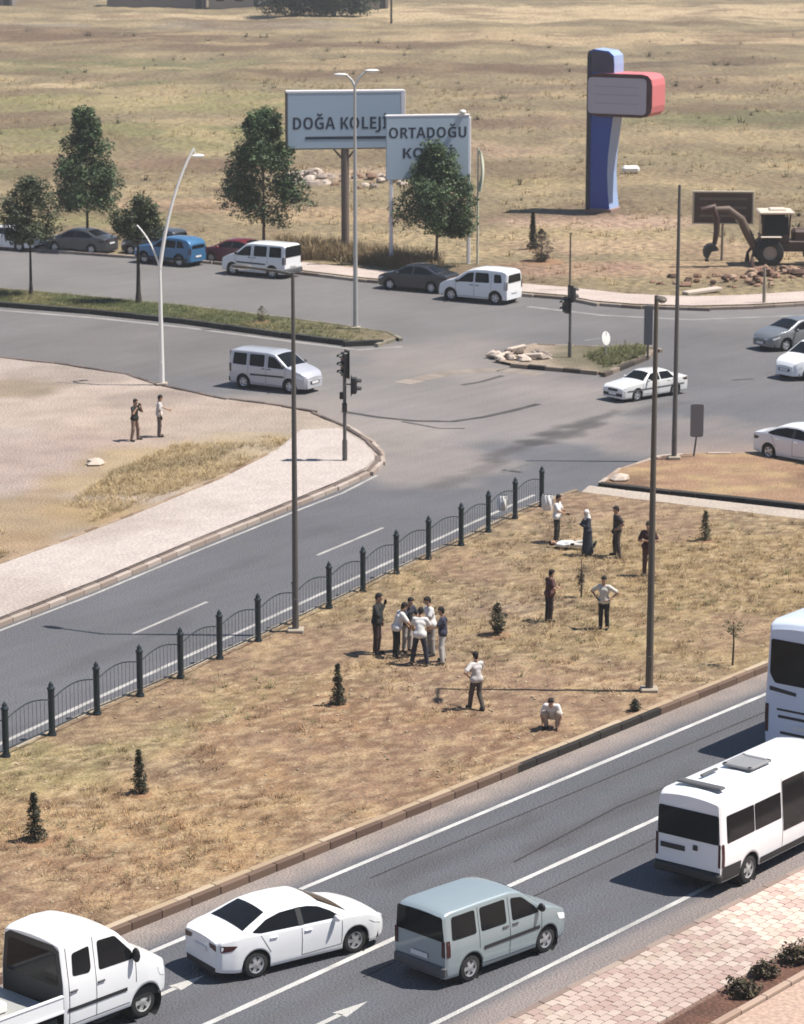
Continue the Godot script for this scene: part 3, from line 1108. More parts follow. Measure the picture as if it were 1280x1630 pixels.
func templates() -> void:
	# head: centre of the skull at the origin, face towards +z
	head_mb = MB.new()
	var hd := [[Vector3(0, 0.035, -0.012), Vector3(0, 0.035, 0.008), 0.078, 0.076], [Vector3(0, -0.01, 0.02), Vector3(0, -0.075, 0.042), 0.062, 0.04],
		[Vector3(0, -0.10, 0.05), Vector3(0, -0.10, 0.056), 0.022, 0.02], [Vector3(-0.035, -0.06, 0.02), Vector3(0.035, -0.06, 0.02), 0.035, 0.035],
		[Vector3(0, 0.012, 0.085), Vector3(0, -0.03, 0.103), 0.01, 0.014], [Vector3(-0.03, 0.022, 0.074), Vector3(0.03, 0.022, 0.074), 0.016, 0.016],
		[Vector3(-0.02, -0.066, 0.082), Vector3(0.02, -0.066, 0.082), 0.009, 0.009], [Vector3(0.076, 0.02, -0.012), Vector3(0.08, -0.025, -0.004), 0.014, 0.01],
		[Vector3(-0.076, 0.02, -0.012), Vector3(-0.08, -0.025, -0.004), 0.014, 0.01], [Vector3(0, -0.04, -0.02), Vector3(0, -0.14, -0.03), 0.052, 0.052]]
	nets(hd, 0.007, 0.02, 0.0, head_mb, Transform3D(), [[Vector3(-0.022, -0.058, 0.1), Vector3(0.022, -0.058, 0.1), 0.006, 0.006]])
	for s in [-1.0, 1.0]:
		head_mb.col = Color(0.5, 0.5, 0.5)
		head_mb.ball(Vector3(0.03 * s, 0.002, 0.076), Vector3(0.012, 0.008, 0.008), 5, 8)
	hair_mb = MB.new()
	nets([[Vector3(0, 0.05, -0.03), Vector3(0, 0.055, 0.0), 0.08, 0.078], [Vector3(0, 0.0, -0.05), Vector3(0, -0.05, -0.05), 0.062, 0.05], [Vector3(-0.05, 0.075, 0.05), Vector3(0.05, 0.08, 0.05), 0.024, 0.024],
		[Vector3(0.06, 0.02, -0.02), Vector3(0.062, 0.0, -0.02), 0.028, 0.022], [Vector3(-0.06, 0.02, -0.02), Vector3(-0.062, 0.0, -0.02), 0.028, 0.022]], 0.009, 0.02, 0.004, hair_mb)
	scarf_mb = MB.new()
	nets([[Vector3(0, 0.04, -0.02), Vector3(0, 0.045, 0.0), 0.09, 0.088], [Vector3(0, -0.02, -0.02), Vector3(0, -0.14, -0.03), 0.08, 0.1], [Vector3(-0.1, -0.2, -0.04), Vector3(0.1, -0.2, -0.04), 0.06, 0.06], [Vector3(0, -0.15, 0.04), Vector3(0, -0.22, 0.07), 0.06, 0.05]], 0.011, 0.03, 0.004, scarf_mb)
	# right hand: wrist at the origin, fingers along -y, thumb towards +x, palm towards +z; slightly curled
	hand_mb = MB.new()
	var hn := [[Vector3(0, 0.01, 0), Vector3(0, -0.03, 0), 0.024, 0.026], [Vector3(-0.018, -0.03, 0), Vector3(-0.022, -0.08, 0), 0.018, 0.014], [Vector3(0.016, -0.03, 0), Vector3(0.022, -0.08, 0), 0.018, 0.014], [Vector3(0, -0.03, 0), Vector3(0, -0.08, 0), 0.018, 0.014]]
	for i in 4:
		var x := 0.03 - i * 0.0205
		var l: float = [0.07, 0.078, 0.073, 0.056][i]
		var p0 := Vector3(x, -0.084, 0)
		var p1 := p0 + Vector3(0.0, -l * 0.45, 0.012)
		var p2 := p1 + Vector3(0.0, -l * 0.28, 0.022)
		var p3 := p2 + Vector3(0.0, -l * 0.16, 0.022)
		hn.append_array([[p0, p1, 0.0095, 0.009], [p1, p2, 0.009, 0.0085], [p2, p3, 0.0085, 0.0075]])
	hn.append_array([[Vector3(0.02, -0.025, 0.005), Vector3(0.05, -0.06, 0.018), 0.014, 0.011], [Vector3(0.05, -0.06, 0.018), Vector3(0.058, -0.09, 0.026), 0.0105, 0.009]])
	nets(hn, 0.0045, 0.008, 0.0, hand_mb)


func join(b: MB, src: MB, xf: Transform3D) -> void:
	var s := b.v.size()
	for i in src.v.size():
		b.v.append(xf * src.v[i])
		b.n.append((xf.basis * src.n[i]).normalized())
		b.c.append(src.c[i])
	for i in src.ix:
		b.ix.append(i + s)


const ARMS := {
	"down": [Vector3(0.26, 1.14, -0.01), Vector3(0.28, 0.9, 0.05)],
	"hips": [Vector3(0.43, 1.2, -0.09), Vector3(0.22, 1.02, 0.06)],
	"phone": [Vector3(0.33, 1.2, 0.16), Vector3(0.1, 1.47, 0.22)],
	"forward": [Vector3(0.26, 1.2, 0.13), Vector3(0.14, 1.12, 0.38)],
	"crossed": [Vector3(0.29, 1.16, 0.1), Vector3(0.03, 1.18, 0.22)],
	"out": [Vector3(0.42, 1.3, 0.03), Vector3(0.68, 1.27, 0.06)],
	"reach": [Vector3(0.27, 1.22, 0.2), Vector3(0.22, 1.05, 0.46)],
	"up": [Vector3(0.46, 1.46, 0.03), Vector3(0.42, 1.72, 0.1)],
	"knees": [Vector3(0.28, 1.2, 0.2), Vector3(0.1, 1.12, 0.42)]}


func person(label: String, at: Vector3, heading: float, tall: float, o: Dictionary) -> Node3D:
	# o: pose, left and right arm, lean, top, trousers, hair, sleeves, shoes, dress, group
	var root := thing("person", label, "person", at, heading - 180.0, o.get("group", ""))
	var k := tall / 1.75
	var pose: String = o.get("pose", "stand")
	var lean: float = deg_to_rad(o.get("lean", 3.0))
	var hip := Vector3(0, 0.93, 0)
	var legs := []   # hip, knee, ankle, toe for each side
	for s in [-1.0, 1.0]:
		var hj := Vector3(0.09 * s, 0.9, 0)
		match pose:
			"walk":
				legs.append([hj, Vector3(0.1 * s, 0.49, 0.12 if s > 0 else 0.0), Vector3(0.1 * s, 0.09, 0.2 if s > 0 else -0.22), Vector3(0.11 * s, 0.035, 0.35 if s > 0 else -0.07)])
			"wide":
				legs.append([hj, Vector3(0.17 * s, 0.49, 0.04), Vector3(0.23 * s, 0.08, -0.01), Vector3(0.27 * s, 0.035, 0.15)])
			"crouch":
				hip = Vector3(0, 0.33, -0.12)
				hj = Vector3(0.1 * s, 0.31, -0.12)
				legs.append([hj, Vector3(0.2 * s, 0.5, 0.25), Vector3(0.15 * s, 0.09, 0.08), Vector3(0.18 * s, 0.035, 0.24)])
			"lying":
				legs.append([hj, Vector3(0.1 * s, 0.5, 0.1 if s > 0 else 0.0), Vector3(0.1 * s, 0.09, 0.0), Vector3(0.13 * s, 0.0, 0.13)])
			_:
				legs.append([hj, Vector3(0.1 * s, 0.5, 0.015), Vector3(0.11 * s, 0.085, -0.02), Vector3(0.14 * s, 0.035, 0.14)])
	var up := Transform3D(Basis(Vector3.RIGHT, lean), Vector3.ZERO)
	up.origin = hip - up.basis * Vector3(0, 0.93, 0)
	var torso := [[up * Vector3(-0.07, 0.96, 0), up * Vector3(0.07, 0.96, 0), 0.115, 0.115], [up * Vector3(0, 1.0, 0.0), up * Vector3(0, 1.16, 0.0), 0.13, 0.125],
		[up * Vector3(-0.065, 1.28, 0), up * Vector3(0.065, 1.28, 0), 0.106, 0.106], [up * Vector3(-0.145, 1.4, -0.01), up * Vector3(0.145, 1.4, -0.01), 0.055, 0.055]]
	var neck := [[up * Vector3(0, 1.4, -0.01), up * Vector3(0, 1.54, 0.01), 0.058, 0.052]]
	var upper := []
	var lower := []
	var hands := []
	for s in [-1.0, 1.0]:
		var a: Array = ARMS[o.get("left" if s > 0 else "right", "down")]
		var f := Vector3(s, 1, 1)
		var sh := up * (Vector3(0.172, 1.39, -0.01) * f)
		var el := up * ((a[0] as Vector3) * f)
		var wr := up * ((a[1] as Vector3) * f)
		upper.append([sh, el, 0.052, 0.042])
		lower.append([el, wr, 0.041, 0.027])
		var y := (el - wr).normalized()
		var x := (up.basis * Vector3(0, 0.2, 1)).normalized()
		x = (x - y * x.dot(y)).normalized()
		hands.append([wr, Basis(x, y, x.cross(y)), s])
	var thigh := []
	var shin := []
	var feet := []
	for l in legs:
		thigh.append([l[0], l[1], 0.088, 0.06])
		shin.append([l[1], l[2], 0.058, 0.038])
		feet.append([l[2], l[3], 0.04, 0.03])
	var xf := Transform3D(Basis.from_scale(Vector3.ONE * k), Vector3.ZERO)
	if pose == "lying":
		xf = Transform3D(Basis(Vector3.RIGHT, -PI / 2) * Basis.from_scale(Vector3.ONE * k), Vector3(0, 0.14, 0.85 * k))
	var b := MB.new()
	b.col = Color(0.36, 0.215, 0.145)
	nets(torso + neck + upper + lower + thigh + shin + feet, 0.026, 0.035, 0.0, b, xf)
	var turn: float = deg_to_rad(o.get("look", 0.0))
	var hx := Transform3D(Basis(Vector3.RIGHT, lean * 0.6 + deg_to_rad(o.get("nod", 8.0))) * Basis(Vector3.UP, turn), up * Vector3(0, 1.635, 0.025))
	for i in head_mb.c.size():
		head_mb.c[i] = Color(0.4, 0.24, 0.165) if head_mb.c[i].r < 0.49 or head_mb.c[i].r > 0.99 else Color(0.5, 0.5, 0.5)
	join(b, head_mb, xf * hx)
	for h in hands:
		var src := hand_mb
		for i in src.c.size():
			src.c[i] = Color(0.38, 0.225, 0.15)
		var bs: Basis = h[1]
		join(b, src, xf * Transform3D(Basis(bs.x, bs.y, bs.z * h[2]), h[0]))
	obj("body", b, M.cloth, root)
	var tc: Color = o.get("top", P(120, 120, 120))
	var st := MB.new()
	st.col = tc
	var sl := []
	for a in upper:
		sl.append([a[0], (a[0] as Vector3).lerp(a[1], 1.0 if o.get("long", false) else 0.75), 0.06, 0.055])
	if o.get("long", false):
		for a in lower:
			sl.append([a[0], (a[0] as Vector3).lerp(a[1], 0.92), 0.05, 0.038])
	nets(torso.slice(1) + sl + [[up * Vector3(-0.075, 0.95, 0), up * Vector3(0.075, 0.95, 0), 0.124, 0.124]], 0.02, 0.03, 0.014, st, xf)
	obj("shirt", st, M.cloth, root)
	var tr := MB.new()
	tr.col = o.get("trousers", P(60, 60, 65))
	if o.get("dress", false):
		nets([[up * Vector3(0, 1.05, 0), Vector3(0, 0.16, -0.01), 0.14, 0.21]] + thigh, 0.026, 0.05, 0.015, tr, xf)
		obj("skirt", tr, M.cloth, root)
	else:
		var cut: float = o.get("cut", 0.95)
		var sh2 := []
		for a in shin:
			sh2.append([a[0], (a[0] as Vector3).lerp(a[1], cut), 0.066, 0.054])
		nets([[up * Vector3(-0.06, 0.93, 0), up * Vector3(0.06, 0.93, 0), 0.1, 0.1]] + thigh + sh2, 0.022, 0.035, 0.012, tr, xf)
		obj("trousers", tr, M.cloth, root)
	var hm := MB.new()
	hm.col = o.get("hair", Color(0.012, 0.01, 0.009))
	var src2 := scarf_mb if o.get("scarf", false) else hair_mb
	for i in src2.c.size():
		src2.c[i] = hm.col
	join(hm, src2, xf * hx)
	obj("headscarf" if o.get("scarf", false) else "hair", hm, M.cloth, root)
	for a in feet:
		var sb := MB.new()
		sb.col = o.get("shoes", Color(0.03, 0.028, 0.026))
		nets([[(a[0] as Vector3) + Vector3(0, -0.035, -0.02), a[1], 0.042, 0.034]], 0.02, 0.02, 0.01, sb, xf)
		obj("shoe", sb, M.cloth, root)
	return root


# ---------------------------------------------------------------- plants
func tree(called: String, label: String, at: Vector3, tall: float, crown0: float, rad: float, shape: Array, leaves: int, tones: Array, group: String, trunk_r := 0.11, bark := "bark", leaf := 0.13) -> Node3D:
	var root := thing(called, label, "tree", at, 0.0, group)
	var rg := RandomNumberGenerator.new()
	rg.seed = hash(label)
	var b := MB.new()
	var path := []
	var rr := []
	for i in 9:
		var f := i / 8.0
		path.append(Vector3(sin(f * 3.0 + rg.randf()) * 0.07 * f * tall * 0.1, f * tall * 0.94, cos(f * 2.3) * 0.05))
		rr.append(lerpf(trunk_r, trunk_r * 0.12, pow(f, 0.8)) * (1.35 if i == 0 else 1.0))
	b.tube(path, rr, 8)
	obj("trunk", b, M[bark], root)
	var clumps := []
	var n := 52
	for i in n:
		var f := rg.randf()
		f = lerpf(0.03, 0.97, f)
		var r := prof(shape, f) * rad
		var a := rg.randf() * TAU
		var q := rg.randf_range(0.35, 1.0)
		clumps.append([Vector3(cos(a) * r * q, crown0 + f * (tall - crown0), sin(a) * r * q), rg.randf_range(0.26, 0.46) * rad * (0.55 + 0.6 * prof(shape, f))])
	for i in 12:
		var lb := MB.new()
		var c: Array = clumps[i]
		var e: Vector3 = c[0]
		var s := Vector3(0, maxf(crown0 * 0.92, e.y - e.length() * 0.35), 0)
		s.y = minf(s.y, e.y - 0.1)
		lb.tube([s, s.lerp(e, 0.5) + Vector3(0, 0.12, 0), e], [trunk_r * 0.35, trunk_r * 0.22, 0.01], 5)
		obj("limb", lb, M[bark], root)
	var xs := []
	var cs := []
	for i in leaves:
		var c: Array = clumps[rg.randi() % clumps.size()]
		var d := Vector3(rg.randfn(), rg.randfn() * 0.8, rg.randfn()).normalized() * pow(rg.randf(), 0.45) * float(c[1])
		var p: Vector3 = (c[0] as Vector3) + d
		if p.y < crown0 * 0.93:
			continue
		xs.append(Transform3D(Basis.from_euler(Vector3(rg.randf_range(-0.8, 0.8), rg.randf() * TAU, rg.randf_range(-0.8, 0.8))).scaled(Vector3.ONE * rg.randf_range(0.7, 1.35)), p))
		var t: Color = tones[rg.randi() % tones.size()]
		var g := rg.randf_range(0.7, 1.3)
		cs.append(Color(t.r * g, t.g * g, t.b * g))
	foliage("crown", leaf, xs, cs, root)
	return root


func conifer(label: String, at: Vector3, tall: float, rad: float, tones: Array, n: int, group: String, ball := false) -> Node3D:
	var root := thing("young_conifer" if not ball else "young_shrub", label, "shrub", at, 0.0, group)
	var rg := RandomNumberGenerator.new()
	rg.seed = hash(label)
	var b := MB.new()
	b.tube([Vector3(0, -0.05, 0), Vector3(0.01, tall * 0.5, 0), Vector3(0, tall * 0.93, 0.01)], [0.035, 0.024, 0.006], 6)
	obj("stem", b, M.bark_dark, root)
	var xs := []
	var cs := []
	for i in n:
		var f := pow(rg.randf(), 1.25)
		var r := rad * ((1.0 - f) * 0.95 + 0.06 if not ball else sin(PI * clampf(f * 0.9 + 0.1, 0, 1)))
		r *= 0.82 + 0.25 * sin(f * 24.0)
		var a := rg.randf() * TAU
		var q := sqrt(rg.randf())
		xs.append(Transform3D(Basis.from_euler(Vector3(rg.randf_range(-0.6, 0.6), -a, rg.randf_range(-0.2, 0.7))).scaled(Vector3.ONE * rg.randf_range(0.6, 1.2)), Vector3(cos(a) * r * q, 0.06 + f * tall * 0.95, sin(a) * r * q)))
		var t: Color = tones[rg.randi() % tones.size()]
		var g := rg.randf_range(0.65, 1.3)
		cs.append(Color(t.r * g, t.g * g, t.b * g))
	foliage("foliage", 0.055 * maxf(1.0, tall / 1.6), xs, cs, root)
	var d := MB.new()
	d.lathe([[rad * 1.5, -0.02], [rad * 1.3, 0.035], [rad * 0.9, 0.05], [rad * 0.5, 0.0], [0.0, -0.01]], 14)
	var e := obj("soil_ring", d, mat("dug_soil", P(158, 122, 92), 0.95), root)
	e.name = "soil_ring"
	return root


# ---------------------------------------------------------------- street furniture
func lamp_post(label: String, at: Vector3, tall: float, arms: Array, m: String, r0 := 0.1) -> Node3D:
	# arms: [heading, reach, rise]
	var root := thing("street_lamp", label, "street lamp", at, 0.0)
	var b := MB.new()
	b.lathe([[r0, 0], [r0 * 0.92, 1.2], [r0 * 0.75, tall * 0.5], [r0 * 0.5, tall], [0.0, tall + 0.02]], 12)
	obj("pole", b, M[m], root)
	var f := MB.new()
	f.box(Vector3(0, 0.03, 0), Vector3(0.5, 0.16, 0.5), 0.03)
	obj("footing", f, mat("footing", P(185, 172, 155), 0.9), root)
	var dr := MB.new()
	dr.box(Vector3(0, 0.9, r0 * 0.9), Vector3(0.1, 0.32, 0.03), 0.008)
	obj("access_door", dr, M[m], root)
	for a in arms:
		var h := deg_to_rad(a[0])
		var d := Vector3(sin(h), 0, -cos(h))
		var p0 := Vector3(0, tall - 0.05 if a.size() < 4 else float(a[3]), 0)
		var e := p0 + d * float(a[1]) + Vector3(0, a[2], 0)
		var am := MB.new()
		am.tube([p0, p0.lerp(e, 0.33) + Vector3(0, float(a[2]) * 0.22, 0), p0.lerp(e, 0.66) + Vector3(0, float(a[2]) * 0.14, 0), e], [r0 * 0.55, r0 * 0.5, r0 * 0.45, r0 * 0.4], 8)
		var arm := obj("arm", am, M[m], root)
		var lh := MB.new()
		lh.t = Transform3D(Basis(Vector3.UP, -h), e)
		lh.ball(Vector3(0, 0.02, -0.26), Vector3(0.15, 0.075, 0.38), 8, 14)
		var hd := obj("lamp_head", lh, M[m if a.size() < 5 else a[4]], arm)
		hd.set_meta("n_", 0)
		var gl := MB.new()
		gl.t = lh.t
		gl.ball(Vector3(0, -0.035, -0.28), Vector3(0.11, 0.05, 0.25), 6, 12)
		obj("lamp_glass", gl, M.lamp_glass, arm)
	return root


func signal_head(root: Node3D, at: Vector3, face: float, lenses := 3, m := "black_plastic") -> void:
	var h := deg_to_rad(face)
	var b := MB.new()
	b.t = Transform3D(Basis(Vector3.UP, PI - h), at)
	b.box(Vector3(0, 0, 0), Vector3(0.34, 0.32 * lenses, 0.2), 0.03)
	b.box(Vector3(0, 0, -0.11), Vector3(0.5, 0.32 * lenses + 0.16, 0.012), 0.0)
	var o := obj("signal_head", b, M[m], root)
	for i in lenses:
		var l := MB.new()
		l.t = b.t
		l.ball(Vector3(0, (i - (lenses - 1) * 0.5) * 0.31, 0.1), Vector3(0.11, 0.11, 0.03), 6, 12)
		obj("lens", l, mat("signal_lens", [Color(0.01, 0.07, 0.04), Color(0.12, 0.07, 0.01), Color(0.12, 0.012, 0.01)][i], 0.2), o)
		var vz := MB.new()
		vz.t = b.t
		var p := PackedVector3Array()
		for k in 9:
			var a := PI * (k / 8.0)
			p.append(Vector3(cos(a) * 0.13, (i - (lenses - 1) * 0.5) * 0.31 + sin(a) * 0.13, 0.1))
			p.append(Vector3(cos(a) * 0.13, (i - (lenses - 1) * 0.5) * 0.31 + sin(a) * 0.13 - 0.02, 0.28))
		vz.grid(p, 2)
		obj("visor", vz, M[m], o)


func lettering(text: String, size: float, m: Material, parent: Node3D, at: Vector3, wide := 0.0, depth := 0.03) -> void:
	var t := TextMesh.new()
	var f := SystemFont.new()
	f.font_names = PackedStringArray(["Droid Sans"])
	f.font_weight = 700
	t.font = f
	t.text = text
	t.font_size = 64
	t.pixel_size = size / 64.0
	t.depth = 0.006
	var o := put("lettering", t, m, parent)
	o.position = at
	if wide > 0.0:
		var w := t.get_aabb().size.x
		if w > 0.0:
			o.scale.x = wide / w


func Q(r: float, g: float, b: float, k := 1.25) -> Color:
	var c := P(r, g, b)
	return Color(c.r * k, c.g * k, c.b * k)


func fy(q: Vector2) -> float:   # height of the field beyond the far street
	var a := clampf((-q.y - 172.0) / 70.0, 0.0, 1.0)
	return KY - 0.02 + a * (n1.get_noise_2d(q.x * 0.7, q.y * 0.35) * 0.6 + n2.get_noise_2d(q.x * 2.5, q.y * 1.4) * 0.16)


func grow(poly: PackedVector2Array, n: int, sd: int) -> Array:   # n points spread in a polygon
	var rg := RandomNumberGenerator.new()
	rg.seed = sd
	var lo := poly[0]
	var hi := poly[0]
	for q in poly:
		lo = lo.min(q)
		hi = hi.max(q)
	var r := []
	var tries := 0
	while r.size() < n and tries < n * 12:
		tries += 1
		var p := Vector2(rg.randf_range(lo.x, hi.x), rg.randf_range(lo.y, hi.y))
		if Geometry2D.is_point_in_polygon(p, poly):
			r.append(p)
	return r


func tufts(called: String, label: String, spots: Array, y: Callable, mesh: Mesh, cf: Callable, smin: float, smax: float) -> void:
	var xs := []
	var cs := []
	for p in spots:
		var s := rng.randf_range(smin, smax)
		xs.append(Transform3D(Basis(Vector3.UP, rng.randf() * TAU).scaled(Vector3(s, s * rng.randf_range(0.7, 1.3), s)), V3(p, float(y.call(p)) - 0.01)))
		var c: Color = cf.call(p)
		var g := rng.randf_range(0.75, 1.3)
		cs.append(Color(c.r * g, c.g * g, c.b * g))
	var o := stuff(called, mesh, M.grass, xs, cs)
	tag(o, label, "grass")


func _ready() -> void:
	rng.seed = 77
	n1.seed = 4
	n1.frequency = 0.06
	n1.fractal_octaves = 4
	n2.seed = 9
	n2.frequency = 0.12
	n2.fractal_octaves = 3
	var cam := Camera3D.new()
	cam.name = "camera"
	add_child(cam)
	cam.position = Vector3(0, 23.5, 0)
	cam.rotation_degrees = Vector3(-12.535, 0, 0)
	cam.fov = 19.675
	cam.near = 1.0
	cam.far = 9000.0
	cam.current = true
	var we := WorldEnvironment.new()
	we.name = "world_environment"
	var env := Environment.new()
	var sky := Sky.new()
	var sm := ProceduralSkyMaterial.new()
	sm.sky_top_color = Color(0.46, 0.58, 0.76)
	sm.sky_horizon_color = Color(0.80, 0.85, 0.90)
	sm.sky_curve = 0.12
	sm.ground_bottom_color = Color(0.45, 0.40, 0.34)
	sm.ground_horizon_color = Color(0.74, 0.74, 0.73)
	sm.sky_energy_multiplier = 0.72
	sky.sky_material = sm
	env.sky = sky
	env.background_mode = Environment.BG_SKY
	env.tonemap_mode = Environment.TONE_MAPPER_LINEAR
	env.tonemap_exposure = 1.54
	env.fog_enabled = true
	env.fog_density = 0.00025
	env.fog_light_color = Color(0.86, 0.87, 0.88)
	env.sdfgi_enabled = true
	env.ssao_enabled = true
	env.ssil_enabled = true
	var lens := CameraAttributesPhysical.new()   # a long lens focused a little short, as in the soft photograph
	lens.frustum_focal_length = 69.2
	lens.frustum_focus_distance = 36.0
	lens.exposure_aperture = 3.4
	cam.attributes = lens
	we.environment = env
	add_child(we)
	var sun := DirectionalLight3D.new()
	sun.name = "sun"
	add_child(sun)
	var sh := deg_to_rad(92.0)
	var se := deg_to_rad(62.0)
	sun.look_at_from_position(Vector3(sin(sh) * cos(se), sin(se), -cos(sh) * cos(se)) * 100.0, Vector3.ZERO, Vector3.UP)
	sun.light_energy = 1.6
	sun.light_color = Color(1.0, 0.975, 0.935)
	sun.light_angular_distance = 0.5
	sun.shadow_enabled = true
	materials()
	templates()
	setting()
	markings()
	plants()
	furniture()
	signs()
	vehicles()
	people()
	far_edge()


# ---------------------------------------------------------------- the ground
var median := PackedVector2Array()
var lot := PackedVector2Array()
var verge := PackedVector2Array()
var far_kerb := []
var fence_line := []


func setting() -> void:
	var b := MB.new()
	b.col = Q(190, 165, 130)
	b.quad(Vector3(-4000, -0.7, 400), Vector3(4000, -0.7, 400), Vector3(4000, -0.7, -7000), Vector3(-4000, -0.7, -7000))
	struct(obj("ground", b, M.field), "dusty ground stretching away beyond the roads")
	# asphalt: one sheet for the two carriageways, the crossing and the far street
	var road := PackedVector2Array([Vector2(-9.27, -49.19), Vector2(9.72, -49.19), Vector2(19.19, -81.93), Vector2(36.45, -160.36), Vector2(12.94, -167.78), Vector2(-5.19, -173.10), Vector2(-24.85, -181.73), Vector2(-37.72, -187.96), Vector2(-21.97, -107.31)])
	var dusty := [
		[Vector2(2.16, -125.01), 9.0, Q(153, 146, 144), 0.9], [Vector2(-0.57, -132.76), 7.0, Q(148, 142, 139), 0.8], [Vector2(5.81, -128.01), 6.0, Q(150, 143, 140), 0.7], [Vector2(0.00, -114.27), 4.5, Q(162, 152, 147), 0.8],
		[Vector2(-2.09, -120.76), 4.0, Q(166, 155, 149), 0.8], [Vector2(3.61, -139.66), 6.0, Q(160, 150, 143), 0.6], [Vector2(7.45, -132.76), 4.0, Q(160, 150, 146), 0.6], [Vector2(12.68, -119.41), 5.0, Q(150, 140, 136), 0.7], [Vector2(14.72, -114.89), 4.0, Q(165, 145, 135), 0.8],
		[Vector2(13.71, -141.50), 9.0, Q(112, 110, 113), 0.6],
		[Vector2(-19.40, -167.78), 12.0, Q(140, 136, 133), 0.6], [Vector2(-8.25, -160.36), 10.0, Q(136, 132, 130), 0.6], [Vector2(18.31, -158.03), 7.0, Q(150, 144, 142), 0.5], [Vector2(-12.49, -141.50), 9.0, Q(124, 118, 116), 0.6], [Vector2(-6.02, -126.49), 4.0, Q(160, 148, 140), 0.7]]
	var smears := [[Vector2(3.50, -115.26), Vector2(5.27, -118.61), 0.7, 0.65], [Vector2(5.27, -118.61), Vector2(8.10, -122.71), 0.8, 0.75], [Vector2(5.74, -120.49), Vector2(9.38, -125.75), 0.5, 0.7], [Vector2(1.44, -110.11), Vector2(3.73, -114.52), 0.7, 0.45], [Vector2(9.74, -125.01), Vector2(12.18, -128.01), 0.6, 0.35],
		[RD(9, 2.2), RD(15, 2.4), 0.5, 0.35], [RD(13, 1.0), RD(21, 1.4), 0.4, 0.4], [RD(4, -1.1), RD(13, -1.3), 0.4, 0.25], [RD(17, -1.6), RD(26, -1.4), 0.5, 0.3], [Vector2(-10.58, -82.59), Vector2(-6.74, -90.17), 0.5, 0.25], [Vector2(-7.89, -92.18), Vector2(-2.70, -103.10), 0.45, 0.2]]
	var rc := func(q: Vector2) -> Color:
		var d := q - ROAD_O
		var off := d.dot(ROAD_N)
		var al := d.dot(ROAD_U)
		var base := Q(110, 110, 116)
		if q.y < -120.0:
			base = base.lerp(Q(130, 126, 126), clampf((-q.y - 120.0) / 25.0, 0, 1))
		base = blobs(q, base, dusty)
		if off > -7.0 and off < 7.0:
			base = Q(104, 105, 112)
			var lane := absf(absf(off) - 1.84)
			base = base.lerp(Q(98, 96, 100), 0.5 * clampf(1.0 - absf(lane - 0.85) / 0.45, 0, 1))
			if off > 3.9:
				base = base.lerp(Q(172, 158, 150), clampf((off - 3.8) * 1.6, 0, 1) * (0.85 + n2.get_noise_2d(q.x * 8, q.y * 8) * 0.3))
			if off < -3.75:
				base = base.lerp(Q(158, 146, 142), clampf((-off - 3.7) * 2.0, 0, 0.9))
		for k in smears:
			var near := Geometry2D.get_closest_point_to_segment(q, k[0], k[1])
			var e: float = q.distance_to(near) / float(k[2]) + n1.get_noise_2d(q.x * 7.0, q.y * 7.0) * 0.9
			if e < 1.0:
				base = base.lerp(Q(74, 70, 72), clampf((1.0 - e) * 1.6, 0, 1) * float(k[3]))
		var g := 1.0 + n1.get_noise_2d(q.x * 2.2, q.y * 2.2) * 0.16 + n2.get_noise_2d(al * 1.0, off * 12.0) * 0.10
		return Color(base.r * g, base.g * g, base.b * g)
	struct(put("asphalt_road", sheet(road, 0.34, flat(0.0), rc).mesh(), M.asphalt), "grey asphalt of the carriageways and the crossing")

	# median of dry grass between the two carriageways
	var fence_px := [Vector2(-11.74, -73.30), Vector2(-10.58, -75.66), Vector2(-9.58, -77.63), Vector2(-8.56, -79.75), Vector2(-7.52, -81.60), Vector2(-6.49, -83.53), Vector2(-5.47, -85.54), Vector2(-4.41, -87.58), Vector2(-3.35, -89.78), Vector2(-2.34, -91.77), Vector2(-1.28, -93.93), Vector2(-0.19, -96.36), Vector2(0.91, -98.54), Vector2(2.07, -100.92), Vector2(3.03, -102.80), Vector2(4.13, -105.17), Vector2(5.17, -106.87), Vector2(6.13, -108.30)]
	fence_line = fence_px
	for q in fence_px:
		median.append(q)
	for q in [Vector2(6.76, -108.64), Vector2(8.43, -107.53), Vector2(14.51, -103.92), Vector2(17.97, -101.60)]:
		median.append(q)
	median.append(RD(52, 5.05))
	median.append(RD(-7.5, 5.05))
